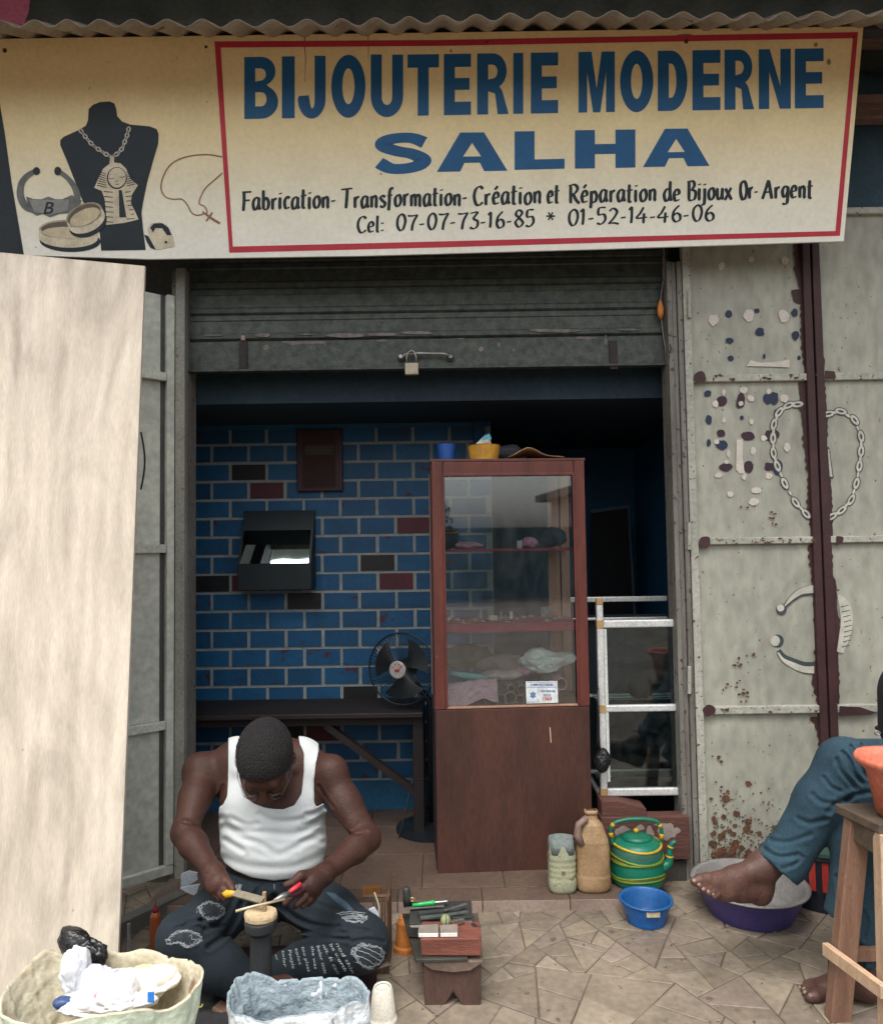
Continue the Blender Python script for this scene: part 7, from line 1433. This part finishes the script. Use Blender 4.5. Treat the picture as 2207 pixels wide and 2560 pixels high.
# jeans
J = Field((-1.02, 2.06, .0), (-.08, 2.86, .34), .0042)
J.ell(Q(685, 2225, 2.665), (.168, .125, .085), .03); J.ell(V(Q(685, 2190, 2.64).x, 2.632, .272), (.170, .137, .065), .02)
J.chain([hR, hR.lerp(kR, .5), kR], [.098, .084, .074], .035); J.chain([kR, kR.lerp(aR, .5), aR+V(-.02, 0, .01)], [.072, .064, .054], .03)
J.chain([hL, hL.lerp(kL, .5), kL], [.098, .086, .078], .035); J.chain([kL, kL.lerp(aL, .5), aL+V(.02, 0, .0)], [.076, .068, .058], .03)
g = np.meshgrid(*[J.lo[i]+np.arange(J.n[i], dtype=np.float32)*J.h for i in range(3)], indexing='ij'); J.d = np.maximum(J.d, g[2]-.312)
ce = [([cH(*q) for q in l], w, a) for l, w, a in (
    (((560, 420), (520, 500), (440, 620), (330, 680)), 6, .007), (((600, 480), (560, 600), (470, 720), (360, 800)), 7, .008), (((300, 600), (380, 640), (470, 640)), 5, .006), (((200, 620), (300, 600), (360, 580)), 5, .006), (((120, 660), (220, 640), (330, 660)), 5, .005),
    (((850, 420), (980, 560), (1150, 640), (1320, 660)), 7, .008), (((870, 560), (1000, 660), (1180, 700), (1380, 690)), 6, .007), (((1180, 480), (1290, 520), (1380, 540)), 5, .005), (((1240, 400), (1350, 470), (1440, 560)), 5, .005), (((840, 700), (960, 735), (1150, 730), (1400, 740)), 5, .009),
    (((1330, 640), (1440, 660), (1560, 680)), 5, .005), (((1420, 760), (1560, 745), (1660, 760)), 5, .005), (((900, 350), (960, 420), (1100, 470)), 6, .006), (((760, 340), (700, 420), (680, 500)), 6, .005), (((1250, 860), (1350, 900), (1400, 980)), 4, .004))]
creases(J, ce, 2.6, band=.014)
jeans, bvj = fmesh(J, 'jeans', m_jean1, P1, 1)
def drape_fill(bv, poly, name, mat, parent, off=.0015, st=1.6):
    xs_ = [p[0] for p in poly]; ys_2 = [p[1] for p in poly]; nx_ = int((max(xs_)-min(xs_))/st)+2; ny_ = int((max(ys_2)-min(ys_2))/st)+2; ids = {}; mb = MB()
    X = np.array([min(xs_)+i*st for j in range(ny_) for i in range(nx_)]); Yy = np.array([min(ys_2)+j*st for j in range(ny_) for i in range(nx_)]); ins = inside(X, Yy, poly)
    for k in range(len(X)):
        if not ins[k]: continue
        d = ray(X[k], Yy[k]).normalized(); h = bv.ray_cast(CAM, d)
        if h[0] is not None: ids[(k % nx_, k//nx_)] = len(mb.v); mb.v.append(h[0]-d*off)
    for (i, j), a in ids.items():
        q = [(i, j), (i+1, j), (i+1, j+1), (i, j+1)]
        if all(p in ids for p in q): mb.f.append(tuple(ids[p] for p in q))
    if mb.f: return mb.build(name, mat, parent, smooth=True, recalc=False)
rips = [[(285, 500), (340, 468), (420, 478), (480, 520), (470, 560), (400, 592), (330, 575), (300, 545)], [(50, 745), (110, 700), (200, 678), (285, 700), (305, 755), (250, 785), (190, 795), (140, 765), (70, 775)],
        [(1355, 582), (1420, 568), (1540, 578), (1500, 607), (1400, 603)], [(1425, 830), (1480, 788), (1560, 786), (1650, 815), (1668, 870), (1625, 925), (1550, 955), (1485, 925)]]
rj = random.Random(4)
for ri, rp in enumerate(rips):
    pl_ = [cH(*q) for q in rp]; h_ = drape_fill(bvj, pl_, 'rip', m_hole, jeans, .0015); lp2 = dense2(smooth_pts(pl_+[pl_[0]], 3), 2.5)
    if h_ is None: continue
    for rep in range(2):
        seg = [(x+rj.gauss(0, 2.6), y+rj.gauss(0, 2.6)) for x, y in lp2]; k0 = rj.randrange(len(seg))
        drape_tube(bvj, seg[k0:]+seg[:k0], .0006+.0004*(rep == 0), 'frayed_edge', m_thread, jeans, .002, 4)
    cx_ = sum(p[0] for p in pl_)/len(pl_); cy_ = sum(p[1] for p in pl_)/len(pl_)
    mb = MB()
    for (x, y) in lp2:
        dx, dy = x-cx_, y-cy_; q = math.hypot(dx, dy); L0 = -rj.uniform(2, 14)*(1 if dx > 0 else -1); y += rj.gauss(0, 1.2); x += rj.gauss(0, 1.5); pts_ = [(x, y), (x+L0*.5, y+rj.gauss(0, 1.6)), (x+L0, y+rj.gauss(0, 2.4))]; o3 = []
        for (a, b) in pts_:
            d = ray(a, b).normalized(); h = bvj.ray_cast(CAM, d)
            if h[0] is not None: o3.append(h[0]-d*.0028)
        if len(o3) == 3: mb.tube(o3, .00055, 4)
    if mb.f: tag(mb.build('loose_threads', m_thread, jeans), kind='stuff')
for l in (((1430, 850), (1520, 880), (1600, 935)), ((1450, 815), (1550, 850), (1640, 905)), ((1500, 795), (1590, 830), (1660, 870)), ((1380, 590), (1450, 585), (1520, 592)), ((1330, 560), (1420, 548), (1520, 560)), ((1310, 550), (1400, 535), (1530, 545)), ((215, 720), (240, 705), (235, 745), (275, 745), (250, 770))):
    drape_tube(bvj, [(x+rj.gauss(0, .6), y+rj.gauss(0, .6)) for x, y in dense2([cH(*q) for q in l], 5)], .0010, 'white_thread', m_thread, jeans, .0025, 4)
drape_fill(bvj, [cH(*q) for q in ((562, 330), (615, 330), (600, 385), (550, 372))], 'waist_label', M('label_grey', (.30, .33, .33), (.06, .07, .07), 160, .8, 0, contrast=(.45, .55)), jeans, .002)
drape_tube(bvj, [cH(*q) for q in ((848, 330), (850, 345), (852, 372))], .0008, 'zip_thread', m_thread, jeans, .002)
drape_fill(bvj, [cH(*q) for q in ((1225, 385), (1300, 395), (1400, 470), (1460, 545), (1400, 530), (1310, 470))], 'faded_patch', M('denim_faded', (.045, .075, .105), (.03, .05, .075), 60, .95, .3), jeans, .0012)
m_print = M('print_white', (.34, .36, .37), (.2, .22, .23), 90, .9, 0)
for txt, a, b, hh3 in (('nod thin', (1306, 775), (1428, 1000), 24), ('be worth', (1258, 780), (1372, 985), 24), ('nit. It can', (1207, 786), (1318, 1005), 22), ('belor istic', (1165, 790), (1222, 1003), 22), ('the was', (1122, 795), (1150, 965), 20),
                       ('too pleas', (1052, 800), (1100, 985), 22), ('tolet', (1003, 810), (1036, 935), 20), ('People', (952, 822), (984, 962), 22), ('tolar', (905, 825), (922, 950), 20), ('your', (850, 840), (868, 900), 15)):
    a = cH(*a); b = cH(*b); vs, fs = text_tris(txt, .012, .15, 1.05, 2); dx, dy = b[0]-a[0], b[1]-a[1]; q = math.hypot(dx, dy); nx_, ny_ = dy/q, -dx/q; out = []; ok = []
    for u, v in vs:
        x = a[0]+dx*u+nx_*v/.73*hh3/2.977*1.15; y = a[1]+dy*u+ny_*v/.73*hh3/2.977*1.15; d = ray(x, y).normalized(); h = bvj.ray_cast(CAM, d); ok.append(h[0] is not None); out.append((h[0]-d*.003) if h[0] is not None else V(0, 0, 0))
    fs = [f for f in fs if all(ok[i] for i in f) and max((out[i]-out[f[0]]).length for i in f) < .04]
    if fs:
        us = sorted({i for f in fs for i in f}); mp_ = {i: k for k, i in enumerate(us)}; mb = MB(); mb.add([out[i] for i in us], [tuple(mp_[i] for i in f) for f in fs]); mb.build('printed_words', m_print, jeans, recalc=False)
# ------------------------------------------------------------------ the seated person at the right
P2 = thing('person', (1.62, 2.56, 0), 'person in blue jeans at the right edge with a bare foot above the purple basin', 'person')
h1, k1, a1 = V(1.70, 2.64, .60), Q(2112, 1912, 2.42), Q(1942, 2150, 2.44)
h2, k2, a2 = V(1.72, 2.46, .58), Q(2165, 1985, 2.40), Q(2150, 2425, 2.34)
F = Field((.80, 2.14, .0), (1.98, 2.92, 1.56), .0052)
F.ell((1.71, 2.55, .64), (.14, .16, .12), .04); F.ell((1.66, 2.56, .82), (.115, .15, .15), .06); F.ell((1.73, 2.57, 1.02), (.11, .165, .14), .06); F.cap((1.74, 2.42, 1.12), (1.74, 2.72, 1.12), .055, None, .05)
F.cap((1.75, 2.57, 1.14), (1.76, 2.57, 1.26), .055, .05, .04)
for ys_3, sg in ((2.40, -1), (2.74, 1)): F.chain([V(1.74, ys_3, 1.11), V(1.78, ys_3+sg*.05, .86), V(1.77, ys_3+sg*.03, .80)], [.055, .045, .042], .03); F.chain([V(1.775, ys_3+sg*.04, .85), V(1.66, ys_3+sg*.0, .74), V(1.64, ys_3-sg*.02, .735)], [.042, .03, .03], .02); [F.cap(V(1.64, ys_3-sg*.02+.016*i, .735), V(1.58, ys_3-sg*.02+.014*i, .715), .010, .008, .004) for i in (-1, 0, 1, 2)]
F.chain([h1, k1, a1], [.08, .055, .038], .04); F.chain([h2, k2, a2], [.08, .055, .038], .04)
L2, r2, f2, u2 = headprims(F, (1.76, 2.56, 1.37), (-.9, -.35, -.2), (0, 0, 1), 1.0)
body2, _ = fmesh(F, 'body', m_skin, P2, 1, keep=lambda v: np.ones(len(v), bool))
# the bare feet, finer
def c6b(x, y): return (1700+x/3.523, 2050+y/3.523)
def foot(prims, toes, lo, hi, nm):
    G = Field(lo, hi, .0028)
    for a, b, ra, rb, k in prims: G.cap(a, b, ra, rb, k)
    for pts, rs in toes: G.chain(pts, rs, .0035)
    return fmesh(G, nm, m_skin2, P2, 1)
K = lambda x, y, Y: PY(*c6b(x, y), Y)
ank = K(745, 400, 2.45)
bv_f = foot([(a1, ank, .040, .040, .02), (ank, K(715, 560, 2.46), .040, .036, .025), (K(715, 560, 2.46), K(700, 650, 2.46), .036, .032, .02), (ank, K(480, 510, 2.43), .038, .030, .03), (K(700, 640, 2.46), K(520, 650, 2.43), .030, .026, .03), (K(480, 510, 2.43), K(270, 530, 2.40), .030, .022, .03), (K(560, 600, 2.44), K(400, 640, 2.41), .030, .024, .03), (K(420, 640, 2.41), K(350, 650, 2.40), .022, .019, .02), (K(420, 560, 2.42), K(300, 580, 2.40), .026, .022, .025)],
     [((K(240, 520, 2.395), K(170, 530, 2.385), K(128, 545, 2.38)), (.020, .017, .014)), ((K(270, 560, 2.392), K(210, 570, 2.38), K(172, 583, 2.375)), (.014, .0115, .0105)), ((K(295, 590, 2.39), K(245, 605, 2.378), K(208, 618, 2.372)), (.013, .0105, .010)),
      ((K(325, 620, 2.39), K(285, 632, 2.378), K(252, 646, 2.372)), (.013, .010, .0095)), ((K(355, 645, 2.39), K(325, 658, 2.38), K(298, 675, 2.375)), (.012, .010, .0092))], (.72, 2.32, .12), (1.22, 2.56, .42), 'foot')[1]
for x, y in ((120, 533), (166, 572), (203, 608), (247, 634), (292, 662)):
    d = ray(*c6b(x, y)).normalized(); h = bv_f.ray_cast(CAM, d)
    if h[0] is not None: n_ = h[1]; MB().lathe(h[0]-n_*.002, [(0, .0035), (.0055, .003), (.0065, .0015), (.006, 0)], 12, n_).build('toenail', m_nail, P2, smooth=True)
Z = lambda x, y, z: PZ(*c6b(x, y), z)
t0 = Z(1400, 1560, .03); 
bv_g = foot([(a2, Z(1640, 1480, .05), .042, .036, .02), (Z(1640, 1500, .03), Z(1720, 1500, .03), .034, .032, .02), (Z(1620, 1440, .065), Z(1380, 1480, .032), .038, .026, .03), (Z(1380, 1480, .032), Z(1260, 1500, .024), .030, .022, .03), (Z(1340, 1440, .026), Z(1220, 1450, .02), .026, .018, .03)],
     [((Z(1260, 1530, .022), Z(1190, 1555, .02), Z(1140, 1568, .017)), (.019, .018, .0155)), ((Z(1210, 1500, .018), Z(1140, 1520, .018), Z(1100, 1530, .013)), (.012, .0115, .0105)), ((Z(1200, 1475, .018), Z(1130, 1490, .017), Z(1088, 1500, .012)), (.012, .011, .010)),
      ((Z(1200, 1450, .017), Z(1130, 1460, .016), Z(1090, 1470, .012)), (.011, .010, .009)), ((Z(1200, 1425, .016), Z(1140, 1430, .015), Z(1105, 1440, .011)), (.011, .009, .0085))], (1.05, 2.05, .0), (1.50, 2.62, .20), 'foot')[1]
for x, y in ((1150, 1545), (1098, 1520), (1090, 1490)):
    d = ray(*c6b(x, y)).normalized(); h = bv_g.ray_cast(CAM, d)
    if h[0] is not None: n_ = h[1]; MB().lathe(h[0]-n_*.002, [(0, .0035), (.0055, .003), (.0065, .0015), (.006, 0)], 12, n_).build('toenail', m_nail, P2, smooth=True)
J = Field((.90, 2.16, .08), (1.96, 2.90, .84), .005)
J.ell((1.71, 2.55, .63), (.155, .175, .12), .04)
c1_ = Q(1962, 2150, 2.44)
J.chain([h1, k1], [.10, .080], .04); J.chain([k1, k1.lerp(c1_, .4), c1_, Q(1935, 2178, 2.44)], [.080, .078, .066, .068], .03)
J.chain([h2, k2], [.10, .082], .04); c2_ = Q(2135, 2300, 2.35); J.chain([k2, k2.lerp(c2_, .4), c2_, Q(2132, 2400, 2.34)], [.082, .082, .078, .078], .03)
g = np.meshgrid(*[J.lo[i]+np.arange(J.n[i], dtype=np.float32)*J.h for i in range(3)], indexing='ij'); P = np.stack([q.ravel() for q in g], 1)
x, y = npproj(P); x = x.reshape(J.d.shape); y = y.reshape(J.d.shape)
# cuffs: the crossed leg ends along a slanted line, the other one level
ax_, ay_ = 1893, 2128; bx_, by_ = 2006, 2228; n1 = (by_-ay_, -(bx_-ax_)); q = math.hypot(*n1); side = ((x-ax_)*n1[0]+(y-ay_)*n1[1])/q*(g[1]/FPX)   # positive on the upper right
near1 = (g[0] < 1.235) & (g[2] < .55)
J.d = np.where(near1, np.maximum(J.d, -side), J.d); J.d = np.maximum(J.d, .128-g[2])
def q6(x, y): return (1950+x/4.144, 1600+y/4.144)
ce = [([q6(*p) for p in l], w, a) for l, w, a in (
    (((640, 1160), (720, 1260), (760, 1380), (850, 1480)), 5, .009), (((730, 1100), (800, 1250), (860, 1360), (900, 1420)), 5, .009), (((580, 1240), (620, 1350), (700, 1440), (790, 1540)), 5, .008), (((840, 1090), (900, 1180), (960, 1240)), 5, .007),
    (((450, 1430), (520, 1520), (620, 1570)), 5, .006), (((330, 1600), (420, 1680), (560, 1700)), 6, .006), (((180, 1850), (300, 1900), (480, 1860)), 6, .006), (((500, 1780), (600, 1700), (720, 1640)), 7, .007), (((690, 1660), (800, 1600), (1000, 1580)), 6, .008))]
ce += [([c6b(*p) for p in l], w, a) for l, w, a in ((((740, 260), (860, 330), (1050, 310)), 6, .007), (((800, 180), (950, 200), (1150, 130)), 6, .006), (((900, 430), (1000, 400), (1080, 330)), 5, .005), (((1600, 800), (1640, 900), (1620, 1050)), 6, .006), (((1380, 500), (1400, 700), (1360, 900)), 5, .006))]
creases(J, ce, 2.62, band=.016)
jeans2, bvj2 = fmesh(J, 'jeans', m_jean2, P2, 1)
drape_tube(bvj2, dense2([(1896, 2128), (1920, 2155), (1950, 2188), (1985, 2218)], 4), .0013, 'cuff_seam', m_jean2, P2, .0008)
S = Field((1.46, 2.24, .60), (1.92, 2.92, 1.24), .0055)
S.ell((1.665, 2.56, .74), (.155, .18, .12), .05); S.ell((1.645, 2.56, .86), (.135, .17, .15), .06); S.ell((1.73, 2.57, 1.02), (.125, .18, .14), .06); S.cap((1.74, 2.42, 1.12), (1.74, 2.72, 1.12), .064, None, .05)
for ys_3, sg in ((2.40, -1), (2.74, 1)): S.chain([V(1.74, ys_3, 1.11), V(1.76, ys_3+sg*.035, .94)], [.066, .062], .04)
shirt, _ = fmesh(S, 'shirt', M('shirt_dark', (.018, .013, .017), (.012, .009, .012), 10, .9, .3, bscale=200), P2, 1)
H2 = hairfield(V(1.76, 2.56, 1.37), L2, r2, f2, u2, 1.0); fmesh(H2, 'hair', m_hair, P2, 0)
MB().tube([PY(2193+7*math.cos(t), 1833+5*math.sin(t), 2.44) for t in [2*math.pi*i/14 for i in range(14)]], .0022, 6, close=True).build('belt_ring', m_steel, P2, smooth=True)
m_seat = M('seat_wood', (.10, .06, .04)); SX = thing('low_seat', (1.78, 2.56, 0), 'dark wooden seat under the person in blue jeans, just past the right edge', 'seat')
MB().box((1.60, 2.36, .46), (1.96, 2.76, .50)).build('seat', m_seat, SX, bevel=.004)
for x in (1.62, 1.90):
    for y in (2.38, 2.70): MB().box((x, y, 0), (x+.04, y+.04, .459)).build('leg', m_seat, SX)
